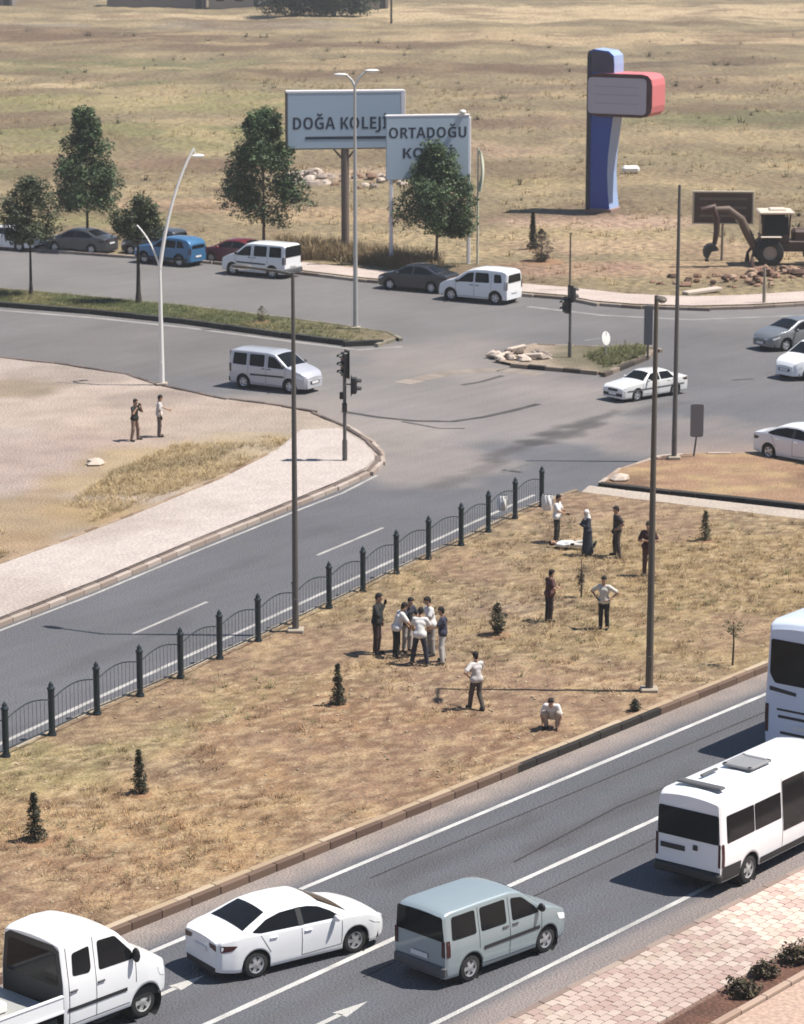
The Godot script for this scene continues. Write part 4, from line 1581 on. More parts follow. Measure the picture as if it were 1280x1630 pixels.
	var mp := [
		[Vector2(-4.59, -71.03), 5.0, Q(164, 130, 100), 0.6], [Vector2(-1.67, -75.27), 4.0, Q(156, 118, 92), 0.75], [Vector2(1.02, -76.98), 3.5, Q(164, 126, 98), 0.75], [Vector2(-3.77, -81.28), 2.6, Q(160, 124, 96), 0.7], [Vector2(0.00, -74.17), 3.0, Q(162, 128, 100), 0.6], [Vector2(2.83, -80.00), 3.0, Q(166, 134, 106), 0.7], [Vector2(-1.47, -83.26), 2.5, Q(158, 124, 98), 0.6],
		[Vector2(-0.35, -79.38), 4.5, Q(160, 122, 92), 0.75], [Vector2(-2.73, -76.98), 4.0, Q(165, 128, 96), 0.6], [Vector2(-5.33, -77.57), 3.0, Q(170, 135, 100), 0.6], [Vector2(2.19, -82.59), 3.0, Q(165, 140, 120), 0.6], [Vector2(1.78, -89.78), 3.4, Q(160, 138, 120), 0.75], [Vector2(5.11, -97.35), 3.0, Q(168, 148, 128), 0.6],
		[Vector2(8.02, -102.10), 3.2, Q(172, 150, 130), 0.7], [Vector2(4.71, -81.93), 4.0, Q(176, 142, 110), 0.7], [Vector2(5.49, -80.00), 3.0, Q(182, 150, 120), 0.6], [Vector2(10.87, -97.35), 7.0, Q(176, 150, 104), 0.8], [Vector2(9.90, -88.25), 5.0, Q(170, 145, 102), 0.8], [Vector2(4.43, -87.50), 3.5, Q(172, 148, 104), 0.6],
		[Vector2(-8.18, -70.53), 4.0, Q(188, 156, 112), 0.7], [Vector2(-5.83, -66.77), 4.0, Q(194, 158, 116), 0.7], [Vector2(-2.53, -71.03), 4.0, Q(186, 150, 108), 0.6], [Vector2(-8.46, -65.02), 3.0, Q(170, 135, 105), 0.7], [Vector2(-9.56, -74.17), 2.4, Q(158, 146, 98), 0.8], [Vector2(-8.17, -76.69), 2.4, Q(158, 146, 98), 0.8], [Vector2(-6.73, -80.00), 2.2, Q(160, 144, 100), 0.7], [Vector2(-4.81, -83.94), 4.0, Q(170, 146, 102), 0.5], [Vector2(-0.81, -92.18), 4.0, Q(168, 146, 104), 0.6], [Vector2(2.58, -98.27), 4.0, Q(170, 146, 108), 0.6]]
	var worn := func(q: Vector2) -> float: return clampf(n1.get_noise_2d(q.x * 1.7 + 200.0, q.y * 1.3) * 6.0 - 0.5, 0.0, 1.0)
	var mc := func(q: Vector2) -> Color:
		var base := blobs(q, Q(156, 134, 106), mp)
		var br := worn.call(q) as float
		base = base.lerp(Q(160, 128, 104), br * 0.7)
		var w := n2.get_noise_2d(q.x * 5.0, q.y * 4.0)
		base = base.lerp(Q(210, 180, 134), clampf(w * 1.1 - 0.05, 0, 0.4))
		base = base.lerp(Q(132, 100, 72), clampf(-w * 1.1 - 0.05, 0, 0.4))
		var sp := n2.get_noise_2d(q.x * 21.0 + 70.0, q.y * 17.0)
		base = base.lerp(Q(210, 184, 146), clampf(sp * 2.6 - 0.3, 0, 0.75 - br * 0.35))
		base = base.lerp(Q(112, 84, 62), clampf(-sp * 2.4 - 0.3, 0, 0.55))
		var g := 1.0 + n1.get_noise_2d(q.x * 12.0, q.y * 12.0) * 0.3
		return Color(base.r * g, base.g * g, base.b * g)
	var my := func(q: Vector2) -> float: return KY + n2.get_noise_2d(q.x * 6.0, q.y * 6.0) * 0.03
	struct(put("median_ground", sheet(median, 0.2, my, mc).mesh(), M.earth), "dry grassy median between the carriageways")
	var inner := Geometry2D.offset_polygon(median, -0.4)[0]
	var mt := func(q: Vector2) -> Color:
		var c: Color = mc.call(q)
		return Color(c.r * 0.88, c.g * 0.88, c.b * 0.9)
	var spots := []
	for q in grow(inner, 17000, 5):
		if n2.get_noise_2d(q.x * 4.0, q.y * 4.0) + n1.get_noise_2d(q.x, q.y) * 0.6 > rng.randf_range(-0.2, 0.3) and float(worn.call(q)) < rng.randf_range(0.15, 0.7):
			spots.append(q)
	tufts("dry_grass", "short straw-coloured grass tufts over the median", spots, func(_q): return KY, tuft_mesh(9, 0.12, 0.14, 0.007, 3), mt, 0.6, 1.7)
	var green := []
	for q in grow(inner, 900, 15):
		if n1.get_noise_2d(q.x * 1.5 + 90, q.y * 1.5) > 0.12:
			green.append(q)
	tufts("low_weeds", "low dull green weeds among the dry grass of the median", green, func(_q): return KY, tuft_mesh(10, 0.14, 0.17, 0.011, 4), func(_q): return Color(0.13, 0.13, 0.055), 0.6, 1.5)

	var pebble := MB.new()
	pebble.rock(Vector3(0, 0.3, 0), Vector3(1.0, 0.6, 0.9), rng)
	var px := []
	var pcs := []
	for q in grow(inner, 1100, 75):
		var s := rng.randf_range(0.018, 0.05)
		px.append(Transform3D(Basis(Vector3.UP, rng.randf() * TAU).scaled(Vector3.ONE * s), V3(q, KY)))
		pcs.append(P(206, 184, 156) * rng.randf_range(0.55, 1.15))
	tag(stuff("pebbles", pebble.mesh(), M.grass, px, pcs), "small pale pebbles scattered over the median", "pebbles")
	# kerbs of the median
	var kn := []
	for i in 24:
		kn.append(RD(-7.0 + i * 2.5, 5.0))
	var face := [P(138, 112, 96), P(124, 98, 84), P(150, 122, 104), P(132, 106, 90)]
	kerb("kerb", [RD(-7, 5.0), RD(17.6, 5.0)], 0.2, 0.16, face).set_meta("label", "brown kerb stones along the near edge of the median")
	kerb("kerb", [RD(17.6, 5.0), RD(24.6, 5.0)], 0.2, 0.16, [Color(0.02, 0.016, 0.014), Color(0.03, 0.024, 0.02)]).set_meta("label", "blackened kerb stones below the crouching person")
	kerb("kerb", [RD(24.6, 5.0), RD(52, 5.0)], 0.2, 0.16, face).set_meta("label", "brown kerb stones of the median near the coach")
	kerb("kerb", [RD(-7, 5.17), RD(52, 5.17)], 0.205, 0.17, [P(222, 198, 168), P(206, 180, 150), P(214, 188, 156), P(228, 206, 178)], 1.3).set_meta("label", "pale coping stones behind the near kerb of the median")
	kerb("kerb", fence_px, 0.16, 0.18, [P(190, 172, 150), P(170, 148, 124), P(205, 190, 170)]).set_meta("label", "kerb stones under the green railing")

	# concrete path and the second, bare island at its far side
	var path := PackedVector2Array([Vector2(6.76, -108.64), Vector2(7.12, -109.77), Vector2(8.53, -108.86), Vector2(14.70, -105.38), Vector2(18.26, -103.31), Vector2(17.97, -101.60), Vector2(14.51, -103.92), Vector2(8.43, -107.53)])
	var pathc := func(q: Vector2) -> Color:
		var g := 1.0 + n2.get_noise_2d(q.x * 6, q.y * 6) * 0.15
		return Color(0.46, 0.39, 0.33) * g
	b = sheet(path, 0.3, flat(KY), pathc)
	skirt(b, Array(path), KY)
	struct(obj("path", b, M.concrete), "narrow pale concrete path across the median end")
	var isle := PackedVector2Array([Vector2(7.55, -110.11), Vector2(8.45, -112.69), Vector2(10.30, -115.39), Vector2(11.82, -115.89), Vector2(14.10, -116.02), Vector2(15.92, -114.52), Vector2(19.54, -110.92), Vector2(18.40, -104.12), Vector2(14.80, -106.12), Vector2(9.48, -108.86)])
	var ic := func(q: Vector2) -> Color:
		var base := Q(178, 142, 112)
		base = base.lerp(Q(200, 172, 126), clampf(n2.get_noise_2d(q.x * 2, q.y * 3) * 2.0, 0, 0.7))
		base = base.lerp(Q(130, 95, 72), clampf(-n1.get_noise_2d(q.x * 2 + 50, q.y * 4) * 2.5, 0, 0.7))
		var g := 1.0 + n1.get_noise_2d(q.x * 14, q.y * 14) * 0.25
		return Color(base.r * g, base.g * g, base.b * g)
	struct(put("island_ground", sheet(isle, 0.3, func(q): return KY + n2.get_noise_2d(q.x * 4, q.y * 4) * 0.05, ic).mesh(), M.earth), "bare reddish earth island beyond the path")
	kerb("kerb", Array(isle.slice(0, 7)), 0.17, 0.18, [P(225, 205, 190), P(210, 188, 170), P(190, 165, 148)]).set_meta("label", "pale kerb around the bare earth island")
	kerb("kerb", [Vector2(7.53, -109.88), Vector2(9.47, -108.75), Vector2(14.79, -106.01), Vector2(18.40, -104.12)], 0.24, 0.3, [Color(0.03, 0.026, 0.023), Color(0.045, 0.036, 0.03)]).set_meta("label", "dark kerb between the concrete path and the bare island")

	# dirt lot and pavement at the left corner
	var lot_kerb := [Vector2(-26.61, -143.76), Vector2(-21.86, -140.94), Vector2(-19.19, -139.12), Vector2(-15.97, -137.17), Vector2(-12.76, -134.43), Vector2(-11.10, -131.78), Vector2(-8.04, -128.31), Vector2(-5.76, -126.79), Vector2(-4.07, -125.30), Vector2(-2.51, -121.87), Vector2(-1.49, -118.74), Vector2(-0.98, -116.15), Vector2(-0.95, -114.52), Vector2(-1.27, -112.81), Vector2(-2.40, -110.11), Vector2(-3.96, -106.98), Vector2(-7.43, -99.96), Vector2(-10.13, -94.27), Vector2(-12.60, -89.55), Vector2(-14.86, -85.33)]
	for q in lot_kerb:
		lot.append(q)
	lot.append(Vector2(-20.36, -89.01))
	lot.append(Vector2(-30.16, -134.43))
	var lp := [[Vector2(-14.94, -128.01), 8.0, Q(206, 186, 172), 0.8], [Vector2(-8.20, -122.15), 6.0, Q(198, 176, 158), 0.7], [Vector2(-14.39, -114.27), 6.0, Q(190, 166, 156), 0.7], [Vector2(-17.52, -130.82), 2.5, Q(160, 142, 118), 0.8], [Vector2(-5.29, -122.15), 4.0, Q(192, 176, 160), 0.7], [Vector2(-8.44, -114.27), 4.0, Q(190, 166, 126), 0.8], [Vector2(-10.35, -110.69), 3.4, Q(184, 160, 122), 0.8], [Vector2(-6.13, -117.82), 3.0, Q(194, 174, 140), 0.7], [Vector2(-13.17, -104.12), 4.0, Q(176, 150, 112), 0.8], [Vector2(-11.01, -105.17), 2.5, Q(186, 158, 116), 0.8], [Vector2(-13.66, -99.20), 3.0, Q(182, 152, 116), 0.8], [Vector2(-10.79, -128.01), 2.5, Q(150, 134, 124), 0.5], [Vector2(-14.79, -134.43), 3.0, Q(160, 146, 136), 0.5]]
	var lc := func(q: Vector2) -> Color:
		var base := blobs(q, Q(198, 182, 171), lp)
		var g := 1.0 + n1.get_noise_2d(q.x * 8, q.y * 8) * 0.2 + n2.get_noise_2d(q.x * 2, q.y * 2) * 0.1
		return Color(base.r * g, base.g * g, base.b * g)
	struct(put("dirt_lot", sheet(lot, 0.34, func(q): return KY - 0.01 + n2.get_noise_2d(q.x * 3, q.y * 3) * 0.03, lc).mesh(), M.earth), "pale dusty lot at the street corner")
	kerb("kerb", inset(lot_kerb.slice(9), 0.19), 0.165, 0.18, [P(216, 198, 184), P(200, 180, 166), P(226, 208, 196)]).set_meta("label", "pale coping behind the kerb of the left pavement")
	line("gutter_strip", inset(lot_kerb.slice(13), -0.34), 0.4, Q(172, 158, 152), 0.004, "asphalt")
	kerb("kerb", lot_kerb, 0.17, 0.18, [P(128, 112, 104), P(112, 96, 88), P(144, 126, 116), P(104, 90, 84)]).set_meta("label", "kerb stones around the dusty corner lot")
	var pave := PackedVector2Array([Vector2(-14.90, -85.61), Vector2(-12.63, -89.78), Vector2(-10.15, -94.53), Vector2(-7.45, -100.24), Vector2(-3.97, -107.31), Vector2(-2.45, -110.45), Vector2(-1.40, -113.05), Vector2(-1.10, -114.64), Vector2(-1.16, -116.02), Vector2(-1.64, -118.35), Vector2(-2.63, -121.18), Vector2(-4.19, -120.76), Vector2(-5.06, -116.53), Vector2(-7.01, -111.15), Vector2(-10.01, -104.33), Vector2(-11.86, -100.53), Vector2(-13.61, -97.17), Vector2(-16.05, -92.59)])
	var pc2 := func(q: Vector2) -> Color:
		var base := Q(210, 197, 190)
		base = base.lerp(Q(188, 172, 163), clampf(n1.get_noise_2d(q.x * 2, q.y * 2) * 1.6 + 0.2, 0, 0.8))
		var g := 1.0 + n2.get_noise_2d(q.x * 9, q.y * 9) * 0.12
		return Color(base.r * g, base.g * g, base.b * g)
	struct(put("pavement", sheet(pave, 0.3, flat(KY + 0.03), pc2).mesh(), M.concrete), "pale pinkish pavement beside the left carriageway")
	kerb("edging", [Vector2(-16.02, -92.42), Vector2(-13.59, -96.99), Vector2(-11.84, -100.34), Vector2(-9.99, -104.12), Vector2(-7.00, -110.92), Vector2(-5.51, -115.26)], 0.2, 0.14, [P(150, 122, 98), P(178, 150, 122), P(196, 170, 142)], 0.8).set_meta("label", "low brown edging between the pavement and the dirt lot")
	var band := PackedVector2Array([Vector2(-16.09, -100.92), Vector2(-14.43, -103.31), Vector2(-12.32, -106.66), Vector2(-11.24, -112.45), Vector2(-9.20, -117.82), Vector2(-6.25, -120.08), Vector2(-4.58, -118.61), Vector2(-5.06, -116.53), Vector2(-7.04, -111.62), Vector2(-9.35, -107.31), Vector2(-11.59, -102.10), Vector2(-13.70, -97.81), Vector2(-14.85, -96.90)])
	var bs := []
	for q in grow(band, 5200, 25):
		if n1.get_noise_2d(q.x * 1.6, q.y * 1.6) > rng.randf_range(-0.25, 0.12):
			bs.append(q)
	tufts("tall_dry_grass", "tall straw-coloured grass band along the back of the pavement", bs, func(_q): return KY, tuft_mesh(10, 0.2, 0.24, 0.009, 8), func(q): return Color(0.40, 0.30, 0.165).lerp(Color(0.22, 0.175, 0.1), clampf(n2.get_noise_2d(q.x, q.y) * 2.0, 0, 0.8)), 0.5, 1.3)

	# green verge down the middle of the cross street
	verge = PackedVector2Array([Vector2(-31.98, -167.78), Vector2(-22.23, -162.03), Vector2(-16.71, -158.95), Vector2(-11.35, -155.54), Vector2(-6.19, -151.62), Vector2(-2.55, -148.50), Vector2(-0.69, -146.69), Vector2(-0.19, -145.11), Vector2(-0.93, -143.57), Vector2(-2.47, -143.19), Vector2(-5.96, -145.90), Vector2(-10.97, -150.15), Vector2(-16.16, -153.56), Vector2(-21.46, -156.21), Vector2(-30.78, -161.31)])
	var vcol := func(q: Vector2) -> Color:
		var base := Q(128, 122, 88).lerp(Q(100, 102, 70), clampf(n1.get_noise_2d(q.x * 2, q.y * 2) * 2.0 + 0.3, 0, 1))
		return base.lerp(Q(150, 132, 106), clampf((q.x + 6.0) / 7.0, 0, 0.8))
	struct(put("verge_ground", sheet(verge, 0.4, flat(KY), vcol).mesh(), M.earth), "grassy strip down the middle of the cross street")
	var vl := Array(verge)
	kerb("kerb", vl.slice(0, 9), 0.17, 0.2, [P(160, 152, 132), P(140, 132, 112), P(178, 168, 150)]).set_meta("label", "far kerb of the grassy strip in the cross street")
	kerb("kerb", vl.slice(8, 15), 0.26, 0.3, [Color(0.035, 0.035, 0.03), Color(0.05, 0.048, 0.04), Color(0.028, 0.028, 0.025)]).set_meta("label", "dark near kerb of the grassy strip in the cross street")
	var vg := []
	for q in grow(Geometry2D.offset_polygon(verge, -0.35)[0], 6000, 35):
		if q.x < rng.randf_range(-9.0, 0.0):
			vg.append(q)
	tufts("verge_grass", "short green grass on the strip in the cross street", vg, func(_q): return KY, tuft_mesh(8, 0.16, 0.18, 0.012, 9), func(q): return Color(0.085, 0.105, 0.035).lerp(Color(0.24, 0.2, 0.09), clampf(n1.get_noise_2d(q.x * 3, q.y * 3) + 0.3, 0, 1)), 0.6, 1.4)

	# rubble-strewn traffic island in the crossing
	var ti := PackedVector2Array([Vector2(4.53, -138.23), Vector2(5.23, -141.13), Vector2(6.46, -143.00), Vector2(9.80, -142.24), Vector2(11.70, -143.00), Vector2(12.28, -141.87), Vector2(11.71, -139.30), Vector2(9.45, -134.76), Vector2(7.61, -135.78), Vector2(5.61, -136.82)])
	var tcol := func(q: Vector2) -> Color:
		var base := Q(186, 166, 146).lerp(Q(116, 110, 82), clampf((q.x - 6.0) / 3.0 + n1.get_noise_2d(q.x * 4, q.y * 4), 0, 0.85))
		var g := 1.0 + n1.get_noise_2d(q.x * 10, q.y * 10) * 0.3
		return Color(base.r * g, base.g * g, base.b * g)
	struct(put("traffic_island", sheet(ti, 0.3, flat(KY), tcol).mesh(), M.earth), "small worn traffic island in the crossing")
	kerb("kerb", [ti[5], ti[6], ti[7], ti[8], ti[9]], 0.2, 0.25, [P(176, 158, 140), P(110, 96, 84), P(70, 62, 56)], 0.9).set_meta("label", "broken near kerb of the traffic island")
	kerb("kerb", [ti[0], ti[1], ti[2], ti[3], ti[4], ti[5]], 0.16, 0.2, [P(190, 172, 156), P(150, 134, 120)], 0.9).set_meta("label", "far kerb of the traffic island")
	tufts("island_grass", "dull green weeds on the right half of the traffic island", grow(PackedVector2Array([Vector2(8.71, -139.30), Vector2(9.75, -141.50), Vector2(11.95, -142.24), Vector2(11.77, -140.03), Vector2(9.54, -136.13)]), 420, 45), func(_q): return KY, tuft_mesh(9, 0.3, 0.3, 0.014, 12), func(_q): return Color(0.12, 0.125, 0.05), 0.6, 1.3)

	# far street edge, its pavement and the field
	far_kerb = [Vector2(-37.59, -187.32), Vector2(-24.61, -179.93), Vector2(-17.33, -176.17), Vector2(-11.11, -173.10), Vector2(-5.77, -168.55), Vector2(-2.13, -165.48), Vector2(2.10, -163.00), Vector2(6.35, -160.12), Vector2(8.85, -158.72), Vector2(10.25, -156.66), Vector2(12.35, -155.54), Vector2(15.30, -154.87), Vector2(18.34, -155.32), Vector2(21.49, -156.43), Vector2(29.49, -159.89)]
	var field := PackedVector2Array(far_kerb)
	field.append_array(PackedVector2Array([Vector2(70, -158), Vector2(190, -720), Vector2(-190, -720)]))
	var fp := [
		[Vector2(-53.13, -394.47), 16.0, Q(126, 101, 76), 0.80], [Vector2(-43.17, -394.47), 16.0, Q(126, 101, 76), 0.80], [Vector2(-33.21, -394.47), 16.0, Q(126, 101, 76), 0.80], [Vector2(-51.33, -420.92), 9.0, Q(166, 152, 134), 0.70], [Vector2(-27.44, -420.92), 9.0, Q(166, 152, 134), 0.70], [Vector2(-14.16, -420.92), 9.0, Q(166, 152, 134), 0.70],
		[Vector2(-41.22, -445.79), 9.0, Q(226, 200, 160), 0.80], [Vector2(-31.85, -445.79), 9.0, Q(226, 200, 160), 0.80], [Vector2(-20.61, -445.79), 9.0, Q(226, 200, 160), 0.80], [Vector2(-9.37, -445.79), 9.0, Q(226, 200, 160), 0.80], [Vector2(5.73, -454.74), 24.0, Q(226, 200, 160), 0.80], [Vector2(18.15, -454.74), 24.0, Q(226, 200, 160), 0.80],
		[Vector2(30.57, -454.74), 24.0, Q(226, 200, 160), 0.80], [Vector2(42.99, -454.74), 24.0, Q(226, 200, 160), 0.80], [Vector2(55.41, -454.74), 24.0, Q(226, 200, 160), 0.80], [Vector2(9.89, -391.73), 14.0, Q(216, 188, 148), 0.75], [Vector2(29.68, -391.73), 14.0, Q(216, 188, 148), 0.75], [Vector2(42.05, -391.73), 14.0, Q(216, 188, 148), 0.75],
		[Vector2(51.94, -391.73), 14.0, Q(216, 188, 148), 0.75], [Vector2(-20.52, -374.81), 10.0, Q(126, 101, 76), 0.80], [Vector2(-9.47, -374.81), 10.0, Q(126, 101, 76), 0.80], [Vector2(-1.58, -374.81), 10.0, Q(126, 101, 76), 0.80], [Vector2(-41.68, -340.78), 13.0, Q(130, 126, 84), 0.75], [Vector2(-31.62, -340.78), 13.0, Q(130, 126, 84), 0.75],
		[Vector2(-20.84, -340.78), 13.0, Q(130, 126, 84), 0.75], [Vector2(-9.91, -335.69), 10.0, Q(126, 101, 76), 0.75], [Vector2(1.42, -335.69), 10.0, Q(126, 101, 76), 0.75], [Vector2(9.91, -335.69), 10.0, Q(126, 101, 76), 0.75], [Vector2(16.99, -335.69), 10.0, Q(126, 101, 76), 0.75], [Vector2(26.83, -343.90), 7.0, Q(112, 92, 70), 0.60],
		[Vector2(32.63, -343.90), 7.0, Q(112, 92, 70), 0.60], [Vector2(39.16, -343.90), 7.0, Q(112, 92, 70), 0.60], [Vector2(23.74, -312.34), 12.0, Q(148, 126, 98), 0.80], [Vector2(32.32, -312.34), 12.0, Q(148, 126, 98), 0.80], [Vector2(40.23, -312.34), 12.0, Q(148, 126, 98), 0.80], [Vector2(-35.35, -288.22), 11.0, Q(158, 150, 100), 0.85],
		[Vector2(-28.64, -288.22), 11.0, Q(158, 150, 100), 0.85], [Vector2(-20.72, -288.22), 11.0, Q(158, 150, 100), 0.85], [Vector2(-14.02, -288.22), 11.0, Q(158, 150, 100), 0.85], [Vector2(-34.67, -309.75), 4.0, Q(226, 200, 160), 0.80], [Vector2(-32.10, -316.75), 3.0, Q(226, 200, 160), 0.60], [Vector2(-25.38, -308.05), 7.0, Q(130, 126, 84), 0.80],
		[Vector2(-16.81, -318.55), 6.0, Q(130, 126, 84), 0.80], [Vector2(-33.00, -255.25), 9.0, Q(150, 144, 94), 0.85], [Vector2(-26.51, -255.25), 9.0, Q(150, 144, 94), 0.85], [Vector2(-19.48, -255.25), 9.0, Q(150, 144, 94), 0.85], [Vector2(-13.52, -255.25), 9.0, Q(150, 144, 94), 0.85], [Vector2(-28.68, -241.39), 5.0, Q(158, 150, 100), 0.80],
		[Vector2(-15.50, -243.51), 6.0, Q(158, 150, 100), 0.80], [Vector2(25.22, -270.75), 9.0, Q(130, 126, 84), 0.75], [Vector2(30.95, -270.75), 9.0, Q(130, 126, 84), 0.75], [Vector2(36.11, -270.75), 9.0, Q(130, 126, 84), 0.75], [Vector2(11.40, -299.80), 6.0, Q(150, 124, 98), 0.80], [Vector2(11.76, -264.33), 7.0, Q(156, 130, 104), 0.80],
		[Vector2(7.68, -241.39), 6.0, Q(190, 158, 134), 0.60], [Vector2(-34.87, -261.24), 1.8, Q(112, 92, 70), 0.70], [Vector2(-31.88, -259.41), 1.8, Q(112, 92, 70), 0.70], [Vector2(-29.00, -258.21), 1.8, Q(112, 92, 70), 0.70], [Vector2(-29.56, -224.30), 5.0, Q(130, 126, 84), 0.80], [Vector2(-25.74, -224.30), 5.0, Q(130, 126, 84), 0.80],
		[Vector2(-20.06, -230.36), 3.5, Q(166, 136, 110), 0.85], [Vector2(-16.64, -230.36), 3.5, Q(166, 136, 110), 0.85], [Vector2(-13.21, -230.36), 3.5, Q(166, 136, 110), 0.85], [Vector2(-17.20, -212.65), 1.6, Q(126, 101, 76), 0.85], [Vector2(-13.58, -212.65), 1.6, Q(126, 101, 76), 0.85], [Vector2(-18.06, -201.76), 4.5, Q(192, 162, 128), 0.85],
		[Vector2(-14.62, -201.76), 4.5, Q(192, 162, 128), 0.85], [Vector2(-11.61, -201.76), 4.5, Q(192, 162, 128), 0.85], [Vector2(-6.67, -224.30), 5.0, Q(196, 170, 146), 0.80], [Vector2(-3.34, -224.30), 5.0, Q(196, 170, 146), 0.80], [Vector2(0.00, -224.30), 5.0, Q(196, 170, 146), 0.80], [Vector2(-6.70, -196.36), 4.5, Q(188, 158, 124), 0.80],
		[Vector2(-3.35, -196.36), 4.5, Q(188, 158, 124), 0.80], [Vector2(0.00, -196.36), 4.5, Q(188, 158, 124), 0.80], [Vector2(-25.32, -194.62), 4.5, Q(158, 150, 100), 0.80], [Vector2(-22.00, -194.62), 4.5, Q(158, 150, 100), 0.80], [Vector2(-18.68, -194.62), 4.5, Q(158, 150, 100), 0.80], [Vector2(21.06, -236.25), 6.0, Q(162, 146, 108), 0.80],
		[Vector2(24.58, -236.25), 6.0, Q(162, 146, 108), 0.80], [Vector2(29.09, -236.25), 6.0, Q(162, 146, 108), 0.80], [Vector2(8.80, -217.68), 5.0, Q(168, 150, 108), 0.80], [Vector2(11.11, -217.68), 5.0, Q(168, 150, 108), 0.80], [Vector2(18.98, -217.68), 4.5, Q(164, 142, 108), 0.70], [Vector2(23.61, -217.68), 4.5, Q(164, 142, 108), 0.70],
		[Vector2(27.78, -217.68), 4.5, Q(164, 142, 108), 0.70], [Vector2(10.29, -192.91), 4.5, Q(204, 172, 148), 0.85], [Vector2(12.76, -192.91), 4.5, Q(204, 172, 148), 0.85], [Vector2(15.23, -192.91), 4.5, Q(204, 172, 148), 0.85], [Vector2(9.24, -180.23), 4.0, Q(190, 158, 134), 0.85], [Vector2(12.33, -180.23), 4.0, Q(190, 158, 134), 0.85],
		[Vector2(15.41, -180.23), 4.0, Q(190, 158, 134), 0.85], [Vector2(18.10, -180.23), 4.0, Q(190, 158, 134), 0.85], [Vector2(8.00, -169.87), 3.5, Q(180, 144, 122), 0.85], [Vector2(11.27, -169.87), 3.5, Q(180, 144, 122), 0.85], [Vector2(14.55, -169.87), 3.5, Q(180, 144, 122), 0.85], [Vector2(17.82, -169.87), 3.5, Q(180, 144, 122), 0.85],
		[Vector2(21.09, -169.87), 3.5, Q(180, 144, 122), 0.85], [Vector2(19.33, -177.31), 4.0, Q(170, 138, 116), 0.80], [Vector2(22.75, -177.31), 4.0, Q(170, 138, 116), 0.80]]
	var fc := func(q: Vector2) -> Color:
		var base := blobs(q, Q(158, 141, 107), fp)
		var w := n2.get_noise_2d(q.x * 0.9, q.y * 0.55) + 0.5 * n1.get_noise_2d(q.x * 5.0, q.y * 2.5)
		var streak := n1.get_noise_2d(q.x * 0.6 + 300.0, q.y * 0.75)
		base = base.lerp(Q(126, 100, 74), clampf(streak * 2.6 - 0.35, 0, 0.6))
		base = base.lerp(Q(212, 186, 142), clampf(-streak * 2.6 - 0.45, 0, 0.5))
		base = base.lerp(Q(200, 174, 132), clampf(w * 0.8 - 0.05, 0, 0.3))
		base = base.lerp(Q(126, 100, 74), clampf(-w * 0.9 - 0.06, 0, 0.4))
		return base
	struct(put("field", sheet(field, 1.15, fy, fc).mesh(), M.field), "wide dry field of straw and bare soil beyond the far street")
	var fk := kerb("kerb", far_kerb, 0.17, 0.22, [P(206, 190, 178), P(186, 168, 156), P(160, 142, 132)], 1.2)
	fk.set_meta("label", "kerb of the far street below the field")
	var fw := PackedVector2Array([Vector2(-12.75, -175.32), Vector2(-5.80, -169.34), Vector2(-2.14, -166.24), Vector2(2.11, -163.74), Vector2(6.38, -160.84), Vector2(8.89, -159.42), Vector2(10.30, -157.34), Vector2(12.41, -156.21), Vector2(15.36, -155.54), Vector2(18.42, -155.99), Vector2(21.58, -157.11), Vector2(29.62, -160.60), Vector2(30.36, -164.73), Vector2(22.07, -160.84), Vector2(18.47, -159.42), Vector2(15.69, -158.95), Vector2(12.35, -159.89), Vector2(9.06, -162.52), Vector2(6.50, -163.99), Vector2(2.14, -166.75), Vector2(-2.18, -169.87), Vector2(-5.92, -172.82), Vector2(-13.03, -179.35)])
	struct(put("far_pavement", sheet(fw, 0.5, flat(KY + 0.03), func(q): return Q(214, 196, 186) * (1.0 + n1.get_noise_2d(q.x * 6, q.y * 6) * 0.2)).mesh(), M.concrete), "pale pavement along the far street")
	var ft := []
	for q in grow(PackedVector2Array([Vector2(-27.09, -181.13), Vector2(-13.08, -179.93), Vector2(-5.94, -173.65), Vector2(2.16, -167.78), Vector2(12.42, -160.84), Vector2(23.03, -162.76), Vector2(60, -320), Vector2(-60, -320)]), 9000, 55):
		var bare := n2.get_noise_2d(q.x * 0.9, q.y * 0.55)
		if bare > rng.randf_range(-0.1, 0.3):
			ft.append(q)
	tufts("field_grass", "straw and dull green grass clumps of the field", ft, fy, tuft_mesh(9, 0.3, 0.4, 0.03, 14), func(q): return (fc.call(q) as Color).lerp(Color(0.2, 0.175, 0.08), clampf(n1.get_noise_2d(q.x, q.y) + 0.15, 0, 0.7)), 0.5, 1.3)
	var scrub := []
	for q in grow(PackedVector2Array([Vector2(-7.45, -174.20), Vector2(-4.46, -173.65), Vector2(2.16, -167.78), Vector2(2.21, -171.74), Vector2(-4.59, -178.76), Vector2(-7.69, -179.93)]), 1500, 65):
		scrub.append(q)
	tufts("scrub", "tall dry brownish scrub behind the parked cars", scrub, fy, tuft_mesh(12, 0.75, 0.4, 0.02, 16), func(_q): return Color(0.22, 0.16, 0.085), 0.5, 1.3)
	var clod := []
	for q in grow(PackedVector2Array([Vector2(-110, -400), Vector2(110, -400), Vector2(55, -190), Vector2(-55, -190)]), 900, 66):
		if n1.get_noise_2d(q.x * 1.3 + 20, q.y * 0.7) > 0.1:
			clod.append(q)
	tufts("dark_scrub", "scattered dark low scrub of the field", clod, fy, tuft_mesh(12, 0.4, 0.6, 0.05, 17), func(_q): return Color(0.1, 0.085, 0.045), 0.5, 1.6)
	near_pavement()


